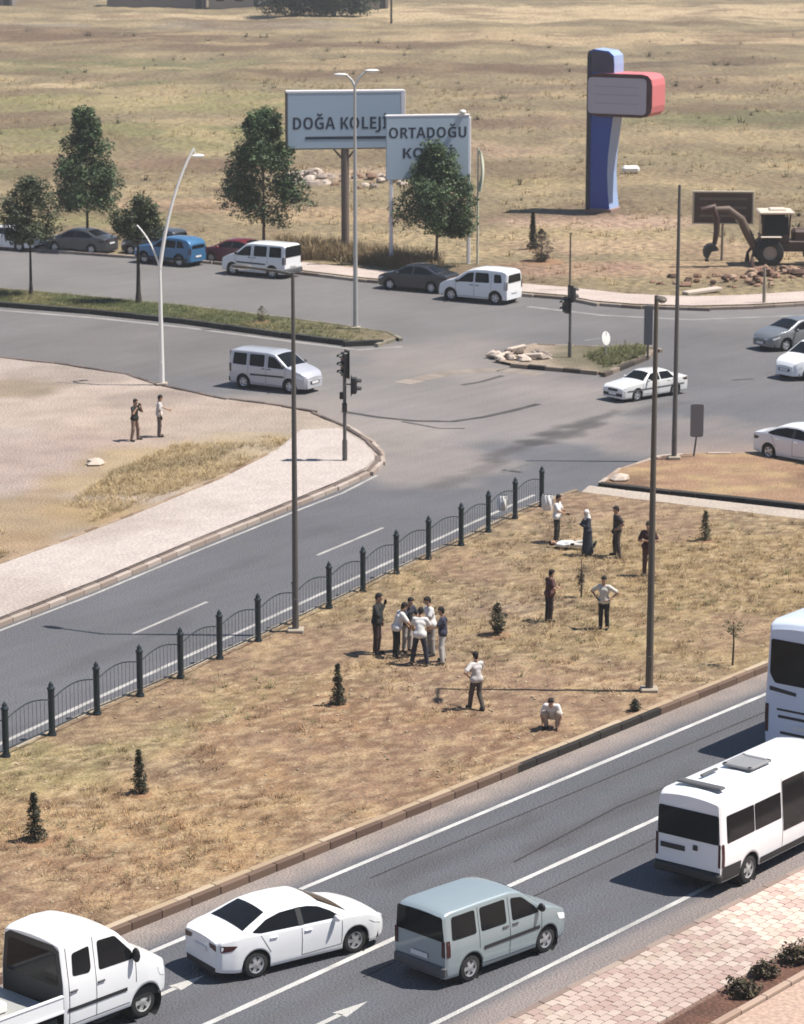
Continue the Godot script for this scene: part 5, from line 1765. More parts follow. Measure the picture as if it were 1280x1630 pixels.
func near_pavement() -> void:
	# block pavement, planting strip and concrete at the near right corner, laid parallel to the carriageway
	var cc := func(q: Vector2) -> Color:
		return Q(204, 174, 158) * (1.0 + n1.get_noise_2d(q.x * 5, q.y * 5) * 0.15)
	var bed := PackedVector2Array([RD(-4, -4.95), RD(34, -4.95), RD(34, -7.5), RD(-4, -7.5)])
	var o := struct(put("block_pavement", sheet(bed, 0.5, flat(0.06), func(q): return Q(150, 118, 104)).mesh(), M.earth), "pavement of small pink and cream blocks")
	kerb("kerb", [RD(-4, -4.86), RD(34, -4.86)], 0.1, 0.16, [P(190, 168, 156), P(170, 148, 138), P(206, 184, 170)]).set_meta("label", "low kerb beside the block pavement")
	var tones := []
	for k in [[220, 194, 183], [228, 205, 192], [212, 182, 171], [232, 212, 198], [218, 196, 180], [206, 178, 168]]:
		var m := mat("block_tone", P(k[0], k[1], k[2]) * 1.05, 0.85)
		m.albedo_texture = M.concrete.albedo_texture
		m.uv1_triplanar = true
		m.uv1_world_triplanar = true
		tones.append(m)
	var b := MB.new()
	b.box(Vector3(0, 0, 0), Vector3(0.31, 0.08, 0.205), 0.014)
	var ms := b.mesh()
	var all := []
	var cols := int(38.0 / 0.325)
	for r in 11:
		for i in cols:
			all.append([-4.0 + (i + (0.5 if r % 2 else 0.0)) * 0.325, -5.08 - r * 0.222])
	var near := all.filter(func(q): return q[0] > 2.2 and q[0] < 14.5 and q[1] > -7.45)
	near.sort_custom(func(a, c): return a[0] - a[1] * 0.4 < c[0] - c[1] * 0.4)
	near = near.slice(0, 300)
	var ang := atan2(-ROAD_U.y, ROAD_U.x)
	var xs := []
	var cs := []
	var plain := mat("block", Color(1, 1, 1), 0.85)
	plain.vertex_color_use_as_albedo = true
	for q in all:
		if q[1] < -7.45:
			continue
		var at := RD(q[0], q[1])
		var w := n1.get_noise_2d(at.x * 3.0, at.y * 3.0)
		var t := clampi(int((w + 0.5) * 4.0 + rng.randf_range(-0.6, 2.4)), 0, 5)
		var y := 0.075 + rng.randf_range(-0.006, 0.006)
		if near.has(q):
			var e := put("paving_block", ms, tones[t], o)
			e.position = V3(at, y)
			e.rotation = Vector3(rng.randf_range(-0.02, 0.02), ang + rng.randf_range(-0.02, 0.02), rng.randf_range(-0.02, 0.02))
		else:
			xs.append(Transform3D(Basis(Vector3.UP, ang), V3(at, y)))
			cs.append((tones[t] as StandardMaterial3D).albedo_color.srgb_to_linear())
	stuff("paving_blocks", ms, plain, xs, cs, o)
	var soil := PackedVector2Array([RD(-4, -7.5), RD(34, -7.5), RD(34, -8.35), RD(-4, -8.35)])
	struct(put("planting_strip", sheet(soil, 0.12, func(q): return 0.07 + n2.get_noise_2d(q.x * 14, q.y * 14) * 0.04, func(q): return Q(120, 84, 68) * (1.0 + n1.get_noise_2d(q.x * 16, q.y * 16) * 0.4)).mesh(), M.earth), "narrow strip of dark soil beside the block pavement")
	kerb("kerb", [RD(-4, -8.45), RD(34, -8.45)], 0.2, 0.16, [P(222, 192, 172), P(206, 174, 154)]).set_meta("label", "pale edging of the planting strip")
	var slab := PackedVector2Array([RD(-4, -8.56), RD(34, -8.56), RD(34, -20), RD(-4, -20)])
	struct(put("concrete_apron", sheet(slab, 0.4, flat(0.12), func(q): return Q(208, 178, 160) * (1.0 + n1.get_noise_2d(q.x * 3, q.y * 3) * 0.1)).mesh(), M.concrete), "smooth pinkish concrete at the near corner")
	for k in [[8.0, -7.95, 0.42, "drooping dark brownish plant in the soil strip, nearest the corner"], [9.2, -7.75, 0.34, "small olive-brown plant in the soil strip, second from the lower left"], [10.4, -7.85, 0.5, "dark bushy plant in the soil strip, farthest to the right"], [11.6, -7.9, 0.5, "dark bushy plant at the right picture edge of the soil strip"]]:
		var at := RD(k[0], k[1])
		var p := thing("bedding_plant", k[3], "plant", V3(at, 0.05), 0.0, "plants in the soil strip")
		var rg := RandomNumberGenerator.new()
		rg.seed = hash(k[3])
		var st := MB.new()
		st.ball(Vector3(0, 0.03, 0), Vector3(0.08, 0.08, 0.08), 5, 8)
		obj("root_crown", st, M.bark_dark, p)
		var lx := []
		var lcs := []
		var leafy := [Color(0.045, 0.036, 0.018), Color(0.075, 0.056, 0.028), Color(0.06, 0.036, 0.022), Color(0.09, 0.075, 0.034)]
		for i in 170:
			var dir := Vector3(rg.randfn(), absf(rg.randfn()) * 0.7, rg.randfn() * 0.7).normalized() * float(k[2]) * pow(rg.randf(), 0.4)
			dir *= 0.75 + 0.5 * n2.get_noise_2d(dir.x * 30.0 + at.x * 9.0, dir.z * 30.0)
			lx.append(Transform3D(Basis.from_euler(Vector3(rg.randf_range(-0.8, 0.8), rg.randf() * TAU, rg.randf_range(-0.6, 0.6))).scaled(Vector3.ONE * rg.randf_range(0.7, 1.4)), dir + Vector3(0, 0.06, 0)))
			lcs.append((leafy[rg.randi() % 4] as Color) * rg.randf_range(0.7, 1.3))
		foliage("foliage", 0.07, lx, lcs, p)


func arrow(at_s: float, off: float, l: float) -> void:
	var b := MB.new()
	var put3 := func(s: float, o: float) -> Vector3: return V3(RD(at_s + s, off + o), 0.006)
	b.col = Color(0.62, 0.60, 0.57)
	b.quad(put3.call(-l, 0.07), put3.call(-l, -0.07), put3.call(-0.9, -0.07), put3.call(-0.9, 0.07))
	b.tri(put3.call(-0.95, 0.19), put3.call(-0.95, -0.19), put3.call(0, 0), Vector3.UP)
	struct(obj("road_arrow", b, M.road_paint), "white straight-ahead arrow on the near carriageway")


func markings() -> void:
	var w := Color(0.80, 0.78, 0.76)
	var worn := Color(0.5, 0.48, 0.46)
	var along := []
	for i in 13:
		along.append(i * 4.0 - 6.0)
	line("edge_line", along.map(func(s): return RD(s, 3.70)), 0.15, w)
	line("centre_line", along.map(func(s): return RD(s, 0.0)), 0.16, w)
	line("edge_line", along.map(func(s): return RD(s, -3.68)), 0.14, Color(0.7, 0.68, 0.66))
	arrow(2.0, 1.85, 3.4)
	arrow(3.0, -1.84, 3.4)
	# left carriageway
	line("edge_line", [Vector2(-14.72, -84.49), Vector2(-12.49, -88.71), Vector2(-10.03, -93.34), Vector2(-7.35, -98.92), Vector2(-3.92, -105.80), Vector2(-2.25, -108.97), Vector2(-0.98, -112.21)], 0.13, worn * 1.2)
	line("edge_line", [Vector2(-11.94, -74.60), Vector2(-10.69, -77.16), Vector2(-8.63, -81.34), Vector2(-6.42, -85.76), Vector2(-3.52, -91.61), Vector2(-0.85, -96.99), Vector2(2.25, -103.31), Vector2(4.97, -108.64)], 0.16, worn * 1.25)
	line("lane_dash", [Vector2(-8.35, -88.25), Vector2(-6.28, -92.34)], 0.14, worn * 1.15)
	line("lane_dash", [Vector2(-2.92, -98.82), Vector2(-0.67, -103.10)], 0.14, worn * 1.1)
	line("lane_dash", [Vector2(-13.38, -78.46), Vector2(-11.66, -81.79)], 0.14, worn * 1.15)
	line("lane_dash", [Vector2(3.92, -112.81), Vector2(5.23, -114.76)], 0.12, worn * 0.5)
	line("edge_line", [Vector2(-28.64, -158.95), Vector2(-21.28, -154.87), Vector2(-16.03, -152.26), Vector2(-10.88, -148.91), Vector2(-5.92, -144.92), Vector2(-2.14, -142.06), Vector2(0.00, -143.00)], 0.3, worn * 1.0)
	line("lane_dash", [Vector2(9.04, -144.92), Vector2(10.53, -146.09)], 0.2, worn * 0.6)
	line("gutter_line", [Vector2(6.71, -156.21), Vector2(10.52, -153.12), Vector2(14.99, -151.62), Vector2(21.05, -153.12), Vector2(27.08, -155.76)], 0.35, worn * 0.85)
	# old tar seams in the crossing
	var tar := Color(0.075, 0.068, 0.066)
	line("tar_seam", [Vector2(-2.58, -125.75), Vector2(-1.08, -124.43), Vector2(0.53, -123.56), Vector2(2.14, -123.42), Vector2(3.50, -124.43), Vector2(4.77, -125.90), Vector2(6.01, -127.55)], 0.34, tar, 0.005, "asphalt", 0.3)
	line("tar_seam", [Vector2(0.00, -123.42), Vector2(1.58, -121.87), Vector2(2.64, -121.87)], 0.2, tar * 1.6, 0.007, "asphalt", 0.3)
	line("tar_seam", [Vector2(2.71, -132.27), Vector2(3.59, -133.09), Vector2(4.65, -134.76)], 0.3, tar * 1.4, 0.005, "asphalt", 0.3)
	line("tar_seam", [Vector2(3.94, -113.29), Vector2(4.66, -112.81)], 0.25, tar, 0.005, "asphalt", 0.3)
	line("tar_seam", [Vector2(15.14, -133.59), Vector2(16.18, -133.92)], 0.25, tar * 1.2, 0.005, "asphalt", 0.3)
	line("tar_seam", [Vector2(-21.78, -140.39), Vector2(-19.09, -138.41), Vector2(-15.87, -136.30), Vector2(-12.67, -133.42), Vector2(-11.02, -130.82), Vector2(-7.98, -127.24), Vector2(-5.71, -125.60), Vector2(-4.04, -124.43)], 0.5, tar * 1.3, 0.005, "asphalt", 0.3)
	for k in [[[RD(9, 2.9), RD(30, 2.75)], 0.05], [[RD(4, -0.9), RD(26, -0.75)], 0.045], [[RD(12, 0.9), RD(17, 1.3), RD(21, 1.15)], 0.06]]:
		line("road_crack", k[0], k[1], Q(66, 62, 63), 0.005, "asphalt", 0.25)
	line("dust_streak", [Vector2(0.00, -132.76), Vector2(2.34, -135.78), Vector2(4.71, -136.47), Vector2(6.41, -135.10)], 1.0, Q(176, 162, 150), 0.005, "asphalt", 0.4)


# ---------------------------------------------------------------- plants
func plants() -> void:
	var dark := [Color(0.036, 0.07, 0.024), Color(0.055, 0.098, 0.034), Color(0.026, 0.05, 0.02), Color(0.1, 0.15, 0.06)]
	var mid := [Color(0.05, 0.066, 0.028), Color(0.075, 0.088, 0.034), Color(0.035, 0.046, 0.022)]
	var cone := [[0, 0.62], [0.15, 1.0], [0.4, 0.82], [0.7, 0.5], [1, 0.16]]
	var egg := [[0, 0.5], [0.25, 1.0], [0.55, 0.95], [0.85, 0.6], [1, 0.25]]
	var g := "street trees along the far street"
	tree("street_tree", "tall dark narrow tree behind the dark parked car at the left", Vector3(-19.23, 0, -179.93) + Vector3(0, KY, 0), 8.34, 2.2, 2.05, cone, 5200, dark, g)
	tree("street_tree", "tall dark cone-shaped tree just left of the larger billboard", Vector3(-8.30, 0, -176.45) + Vector3(0, KY, 0), 8.56, 1.7, 2.55, cone, 7400, dark, g)
	tree("street_tree", "round dark tree covering the lower edge of the smaller billboard", Vector3(2.01, 0, -170.93) + Vector3(0, KY, 0), 7.00, 1.8, 2.3, [[0, 0.6], [0.25, 1.0], [0.5, 0.85], [0.78, 0.42], [1, 0.1]], 6400, dark, g, 0.1)
	var gv := "young trees on the grassy strip of the cross street"
	tree("young_tree", "olive young tree on the grassy strip at the left picture edge", Vector3(-20.18, 0, -159.42) + Vector3(0, KY, 0), 6.22, 3.0, 1.6, egg, 2400, mid, gv, 0.1, "bark_dark", 0.12)
	tree("young_tree", "small sparse young tree with a stout dark trunk on the grassy strip", Vector3(-14.09, 0, -156.66) + Vector3(0, KY, 0), 5.52, 3.5, 1.25, egg, 1700, mid, gv, 0.15, "bark_dark", 0.12)
	var gc := "young conifers planted in the median"
	var cn := [Color(0.03, 0.036, 0.018), Color(0.05, 0.048, 0.022), Color(0.02, 0.022, 0.014)]
	var up := Vector3(0, KY, 0)
	conifer("small dark conifer at the lower left of the median, nearest the white truck", Vector3(-8.92, 0, -68.23) + up, 1.21, 0.34, cn, 420, gc)
	conifer("small slim dark conifer in the median, second from the lower left", Vector3(-6.70, 0, -71.95) + up, 1.14, 0.24, cn, 360, gc)
	conifer("small dark conifer below the cluster of people in the median", Vector3(-1.81, 0, -80.00) + up, 1.17, 0.24, cn, 360, gc)
	conifer("small olive conifer alone at the upper right of the median", Vector3(10.58, 0, -100.44) + up, 1.06, 0.26, [Color(0.06, 0.06, 0.03), Color(0.085, 0.075, 0.036)], 260, gc)
	conifer("rounded olive shrub right of the cluster of people", Vector3(2.93, 0, -87.65) + up, 1.00, 0.3, [Color(0.055, 0.052, 0.026), Color(0.035, 0.034, 0.018)], 420, "", true)
	for k in [["bare brown sapling between the two people at the upper right", Vector3(5.78, 0, -92.42), 1.29, 0.13, Color(0.1, 0.075, 0.05)], ["thin sapling with a small olive crown near the coach", Vector3(9.77, 0, -84.21), 1.34, 0.36, Color(0.13, 0.11, 0.05)]]:
		var r := thing("sapling", k[0], "sapling", (k[1] as Vector3) + up, 0.0)
		var b := MB.new()
		var t: float = k[2]
		b.tube([Vector3(0, -0.05, 0), Vector3(0.02, t * 0.5, 0.01), Vector3(-0.01, t, 0)], [0.035, 0.026, 0.012], 6)
		obj("stem", b, M.bark_dark, r)
		var xs := []
		var cs := []
		for i in 90:
			var d := Vector3(rng.randfn(), rng.randfn(), rng.randfn()) * 0.45 * float(k[3])
			xs.append(Transform3D(Basis.from_euler(Vector3(rng.randf(), rng.randf() * TAU, 0)), Vector3(0, t * (0.82 if float(k[3]) > 0.2 else 0.5), 0) + Vector3(d.x, d.y * (0.8 if float(k[3]) > 0.2 else 3.0), d.z)))
			cs.append((k[4] as Color) * rng.randf_range(0.7, 1.3))
		foliage("foliage", 0.05, xs, cs, r)
	conifer("tiny dark weed clump beside the foot of the tall dark lamp post", Vector3(6.50, 0, -79.32) + up, 0.28, 0.2, cn, 120, "", true)
	conifer("dark bush behind the far pavement, right of the white hatchback", Vector3(8.22, 0, -173.10) + up, 1.93, 0.9, [Color(0.06, 0.045, 0.028), Color(0.085, 0.06, 0.035)], 900, "", true)
	conifer("dark narrow cypress behind the far pavement", Vector3(7.95, 0, -178.76) + up, 2.30, 0.34, [Color(0.018, 0.022, 0.012)], 700, "", false)
	conifer("tiny clump of weeds on the grassy strip left of the lamp post", Vector3(-7.19, 0, -149.94) + up, 0.8, 0.35, [Color(0.12, 0.11, 0.05)], 160, "", true)


# ---------------------------------------------------------------- street furniture
func furniture() -> void:
	var up := Vector3(0, KY, 0)
	lamp_post("tall dark lamp post at the railing left of the cluster of people", Vector3(-3.28, 0, -88.10) + up, 11.14, [[297.0, 1.5, 0.12]], "pole_dark", 0.105)
	lamp_post("tall dark lamp post at the near kerb of the median, head seen end-on", Vector3(7.08, 0, -81.47) + up, 11.42, [[178.0, 0.9, 0.1]], "pole_brown", 0.115)
	lamp_post("tall thin grey pole at the bare earth island, without any lamp head", Vector3(10.80, 0, -114.89) + up, 10.85, [], "pole_dark", 0.11)
	lamp_post("very tall grey lamp post with two pale heads in front of the larger billboard", Vector3(-2.35, 0, -147.89) + up, 12.16, [[75.0, 0.62, 0.75, 12.16, "lamp_white"], [285.0, 0.45, 0.55, 12.16, "lamp_white"]], "galvanised", 0.13)
	# forked lamp at the corner lot
	var la := lamp_post("white forked lamp post at the corner of the dusty lot", Vector3(-10.86, 0, -131.62) + up, 5.40, [], "lamp_white", 0.13)
	var h0: float = 5.40
	for a in [[62.0, 1.75, 10.69, "lamp_white"], [300.0, 1.2, 7.27, "lamp_white"]]:
		var d := Vector3(sin(deg_to_rad(a[0])), 0, -cos(deg_to_rad(a[0])))
		var p := Vector3(0, h0 - 0.1, 0)
		var e := p + d * float(a[1]) + Vector3(0, float(a[2]) - h0, 0)
		var b := MB.new()
		var c := p + Vector3(0, (float(a[2]) - h0) * 0.62, 0) + d * float(a[1]) * 0.28
		var path := []
		var rr := []
		for i in 9:
			var f := i / 8.0
			path.append(p.lerp(c, f).lerp(c.lerp(e, f), f))
			rr.append(lerpf(0.085, 0.05, f) * (0.55 if float(a[0]) > 180.0 else 1.0))
		b.tube(path, rr, 8)
		var arm := obj("arm", b, M.lamp_white, la)
		if float(a[0]) > 180.0:
			continue
		var lb := MB.new()
		lb.t = Transform3D(Basis(Vector3.UP, -deg_to_rad(a[0])), e + Vector3(0, -0.35, 0))
		lb.ball(Vector3(0, 0, -0.2), Vector3(0.14, 0.09, 0.32), 8, 12)
		obj("lamp_head", lb, M.lamp_white, arm)
		var cb := MB.new()
		cb.tube([e, e + Vector3(0, -0.34, 0) + d * 0.06], [0.04, 0.035], 6)
		obj("bracket", cb, M.lamp_white, arm)

	# traffic light at the corner of the pavement
	var t := thing("traffic_light", "traffic light with two black heads at the pavement corner", "traffic light", Vector3(-2.26, 0, -114.39) + Vector3(0, KY + 0.03, 0))
	var th: float = 4.35
	var b2 := MB.new()
	b2.lathe([[0.1, 0], [0.1, 0.8], [0.07, 0.85], [0.07, th - 0.1], [0.0, th - 0.08]], 12)
	obj("pole", b2, M.pole_dark, t)
	signal_head(t, Vector3(0.0, th - 0.5, 0.05), 245.0)
	signal_head(t, Vector3(0.38, th - 1.35, 0.0), 95.0, 2)
	var br := MB.new()
	br.box(Vector3(0.18, th - 1.3, 0), Vector3(0.3, 0.05, 0.05), 0.01)
	obj("bracket", br, M.black_plastic, t)
	br = MB.new()
	br.box(Vector3(0.0, th - 2.2, 0.1), Vector3(0.2, 0.34, 0.16), 0.02)
	obj("push_button_box", br, M.black_plastic, t)
	br = MB.new()
	br.box(Vector3(-0.13, th - 1.75, 0.0), Vector3(0.14, 0.28, 0.14), 0.02)
	obj("control_box", br, M.black_plastic, t)
	# traffic light on the rubble island
	t = thing("traffic_light", "traffic light standing on the worn traffic island", "traffic light", Vector3(8.00, 0, -139.12) + up)
	th = 3.35
	b2 = MB.new()
	b2.lathe([[0.09, 0], [0.09, 0.7], [0.065, 0.75], [0.065, th], [0.0, th + 0.02]], 12)
	obj("pole", b2, M.pole_dark, t)
	signal_head(t, Vector3(0.1, th - 0.28, 0.03), 60.0, 2)
	signal_head(t, Vector3(-0.22, th - 0.85, 0.03), 235.0, 2)
	# grey sign board on the island, behind the near lamp post
	t = thing("sign_post", "tall narrow grey sign board on the right end of the traffic island", "sign", Vector3(11.71, 0, -138.94) + up)
	th = 2.54
	b2 = MB.new()
	b2.lathe([[0.05, 0], [0.05, th], [0.0, th + 0.01]], 10)
	obj("post", b2, M.pole_dark, t)
	b2 = MB.new()
	b2.box(Vector3(0, th - 0.95, 0.07), Vector3(0.42, 1.9, 0.05), 0.02)
	obj("board", b2, mat("sign_back", Color(0.14, 0.14, 0.145), 0.6, 0.2), t)
	# white disc sign
	t = thing("round_sign", "small white round sign on the traffic island", "sign", Vector3(9.70, 0, -138.94) + up)
	b2 = MB.new()
	b2.lathe([[0.035, 0], [0.035, 1.25], [0.0, 1.26]], 8)
	obj("post", b2, M.galvanised, t)
	b2 = MB.new()
	b2.t = Transform3D(Basis(Vector3.UP, 0.9) * Basis(Vector3.RIGHT, PI / 2 - 0.15), Vector3(0, 0.95, 0.05))
	b2.lathe([[0.0, -0.015], [0.33, -0.015], [0.34, 0.0], [0.33, 0.015], [0.0, 0.015]], 24)
	obj("disc", b2, M.lamp_white, t)
	# grey panel on a leaning post at the bare island
	t = thing("sign_post", "grey rounded panel on a thin leaning post at the bare earth island", "sign", Vector3(11.61, 0, -115.26) + up)
	th = 2.14
	b2 = MB.new()
	b2.tube([Vector3(0, -0.05, 0), Vector3(0.1, th * 0.4, 0), Vector3(0.1, th * 0.9, 0)], [0.04, 0.035, 0.03], 8)
	obj("post", b2, M.pole_dark, t)
	b2 = MB.new()
	b2.prism(rounded(pts([-0.26, th * 0.38, 0.26, th * 0.38, 0.26, th, -0.26, th]), 0.1), 0.02, 0.08)
	var pn := obj("panel", b2, mat("grey_panel", Color(0.17, 0.165, 0.18), 0.5), t)
	pn.position = Vector3(0.1, 0, 0)
	# slim post on the far pavement
	t = thing("slim_post", "slim bare steel post on the far pavement above the traffic island", "post", Vector3(9.24, 0, -161.31) + up)
	b2 = MB.new()
	b2.lathe([[0.06, 0], [0.045, 3.19], [0.0, 3.19]], 8)
	obj("shaft", b2, M.pole_brown, t)
	t = thing("bollard", "short pale post at the far kerb on the right", "bollard", Vector3(19.37, 0, -156.66) + up)
	b2 = MB.new()
	b2.lathe([[0.1, 0], [0.09, 0.9], [0.06, 1.5], [0.05, 1.95], [0.0, 1.98]], 10)
	obj("shaft", b2, M.footing, t)
	railing()
	island_rubble()


func railing() -> void:
	var r := thing("railing", "dark green railing of pointed posts and arched panels along the median", "railing", Vector3.ZERO)
	var bases := [Vector3(-11.50, 0, -73.20), Vector3(-10.52, 0, -75.16), Vector3(-9.52, 0, -77.10), Vector3(-8.50, 0, -79.13), Vector3(-7.46, 0, -80.95), Vector3(-6.44, 0, -82.85), Vector3(-5.43, 0, -84.91), Vector3(-4.38, 0, -86.91), Vector3(-3.33, 0, -89.01), Vector3(-2.32, 0, -91.05), Vector3(-1.27, 0, -93.17), Vector3(-0.19, 0, -95.57), Vector3(0.90, 0, -97.71), Vector3(2.05, 0, -99.77), Vector3(3.05, 0, -101.80), Vector3(4.08, 0, -104.02), Vector3(5.13, 0, -106.01)]
	var pm := MB.new()
	var h := 1.52
	pm.lathe([[0.125, 0.0], [0.125, 0.06], [0.09, 0.1], [0.09, h - 0.24], [0.11, h - 0.22], [0.11, h - 0.17], [0.065, h - 0.15], [0.075, h - 0.1], [0.045, h - 0.04], [0.0, h + 0.02]], 12)
	var pmesh := pm.mesh()
	for i in bases.size():
		var a: Vector3 = bases[i]
		a.y = KY
		var p := put("post", pmesh, M.fence_green, r)
		p.position = a
		if i == bases.size() - 1:
			break
		var c: Vector3 = bases[i + 1]
		c.y = KY
		var d := c - a
		var arc := []
		var rr := []
		var low := []
		for k in 11:
			var f := k / 10.0
			arc.append(a + d * f + Vector3(0, 1.0 + 0.2 * sin(PI * f), 0))
			rr.append(0.018)
		var b := MB.new()
		b.tube(arc, rr, 6)
		obj("arched_rail", b, M.fence_green, r)
		b = MB.new()
		b.tube([a + Vector3(0, 0.2, 0), c + Vector3(0, 0.2, 0)], [0.02, 0.02], 6)
		obj("bottom_rail", b, M.fence_green, r)
		b = MB.new()
		for k in 11:
			var f := (k + 0.7) / 11.4
			var q := a + d * f
			b.tube([q + Vector3(0, 0.2, 0), q + Vector3(0, 1.0 + 0.2 * sin(PI * f), 0)], [0.0055, 0.0055], 4, false)
		var o := obj("pickets", b, M.fence_green, r)
		o.set_meta("kind", "stuff")
	# things caught on the far end of the railing
	for k in [[Vector3(3.65, 0, -104.75), 0.2, 0.4, "white plastic sheet caught on the far end of the railing"], [Vector3(5.28, 0, -104.75), 0.22, 0.42, "white sack beside the last railing posts"]]:
		var b := MB.new()
		var p := PackedVector3Array()
		for i in 9:
			for j in 7:
				var u := i / 8.0
				var w := j / 6.0
				p.append(Vector3((u - 0.5) * 2.0 * float(k[1]) * (0.75 + 0.25 * sin(w * 3.0)), 0.15 + w * float(k[2]) * 1.4, 0.1 + 0.14 * sin(u * PI) * sin(w * PI * 0.8 + 0.3) + 0.035 * sin(u * 17.0 + w * 5.0)))
		b.grid(p, 7)
		var q := PackedVector3Array()
		for e in p:
			q.append(Vector3(e.x, e.y, -e.z * 0.6))
		b.grid(q, 7)
		var o := obj("plastic_sheet", b, mat("plastic_sheet", Color(0.72, 0.71, 0.7), 0.5))
		o.position = (k[0] as Vector3) + Vector3(0, KY, 0)
		tag(o, k[3], "plastic sheet")


func stones(root: Node3D, n: int, spread: Vector2, smin: float, smax: float, tones: Array, called := "rock") -> void:
	for i in n:
		var b := MB.new()
		var s := rng.randf_range(smin, smax)
		b.rock(Vector3.ZERO, Vector3(s * rng.randf_range(0.8, 1.5), s * rng.randf_range(0.5, 0.8), s), rng)
		var o := obj(called, b, tones[rng.randi() % tones.size()], root)
		var a := rng.randf() * TAU
		var q := sqrt(rng.randf())
		o.position = Vector3(cos(a) * spread.x * q, s * 0.25 + (1.0 - q) * s * 0.8, sin(a) * spread.y * q)
		o.rotation.y = rng.randf() * TAU


func island_rubble() -> void:
	var pale := [mat("rubble_pale", P(222, 205, 190), 0.9), mat("rubble_grey", P(176, 160, 148), 0.9), mat("rubble_dark", P(120, 104, 94), 0.9)]
	var brown := [mat("rubble_brown", P(150, 116, 96), 0.95), mat("rubble_red", P(168, 134, 114), 0.95), mat("rubble_umber", P(96, 72, 60), 0.95), mat("rubble_tan", P(186, 156, 134), 0.95)]
	var up := Vector3(0, KY - 0.03, 0)
	var r := thing("rubble_heap", "heap of broken pale kerb stones on the left end of the traffic island", "rubble", Vector3(5.70, 0, -139.30) + up)
	stones(r, 26, Vector2(1.5, 1.3), 0.12, 0.34, pale)
	for k in [[-0.2, 0.28, -0.9, 0.5], [0.5, 0.2, 0.7, -0.4], [-0.9, 0.16, 0.5, 0.9]]:
		var b := MB.new()
		b.box(Vector3.ZERO, Vector3(1.0, 0.2, 0.26), 0.03)
		var o := obj("kerb_piece", b, pale[0], r)
		o.position = Vector3(k[0], k[1], k[2])
		o.rotation = Vector3(0.1, k[3], 0.12)
	r = thing("rubble_heap", "scatter of brown rubble and soil behind the far pavement, below the brown sign", "rubble", Vector3(18.00, 0, -164.73) + up)
	stones(r, 40, Vector2(4.2, 2.4), 0.08, 0.3, brown)
	r = thing("rubble_heap", "soil and stones heaped in front of the dark digger at the right edge", "rubble", Vector3(21.74, 0, -167.78) + up)
	stones(r, 34, Vector2(2.2, 1.6), 0.12, 0.42, brown)
	r = thing("rubble_heap", "pale boulders in the field right of the cone-shaped tree", "rubble", V3(Vector2(-6.93, -220.28), fy(Vector2(-6.93, -220.28)) - 0.1))
	stones(r, 26, Vector2(1.9, 5.0), 0.25, 0.55, [pale[0], pale[0], pale[1]])
	r = thing("rubble_heap", "pale stones in the field below the larger billboard", "rubble", V3(Vector2(-2.31, -217.68), fy(Vector2(-2.31, -217.68)) - 0.1))
	stones(r, 22, Vector2(3.0, 5.0), 0.2, 0.42, [pale[0], pale[1], brown[0]])
	var sl := MB.new()
	sl.box(Vector3(0, 0.14, 0), Vector3(2.3, 0.2, 0.6), 0.04)
	var o2 := obj("concrete_slab", sl, pale[0])
	o2.position = Vector3(16.44, 0, -160.36) + up
	o2.rotation = Vector3(0, 0.5, 0.05)
	tag(o2, "long pale concrete slab lying on the far pavement", "slab")
	var ch := MB.new()
	ch.box(Vector3(0, 0.3, 0), Vector3(1.3, 0.5, 0.9), 0.16)
	o2 = obj("white_block", ch, M.lamp_white)
	o2.position = V3(Vector2(17.05, -220.28), fy(Vector2(17.05, -220.28)))
	tag(o2, "white block lying in the field right of the blue pylon", "block")
	for k in [[Vector3(-12.05, 0, -113.66), "pale stone on the dusty lot left of the tall dry grass"], [Vector3(8.33, 0, -110.69), "whitish lump of rubble at the tip of the bare earth island"]]:
		var b := MB.new()
		b.rock(Vector3(0, 0.1, 0), Vector3(0.42, 0.2, 0.36), rng)
		var o := obj("boulder", b, pale[0])
		o.position = (k[0] as Vector3) + up
		tag(o, k[1], "stone")


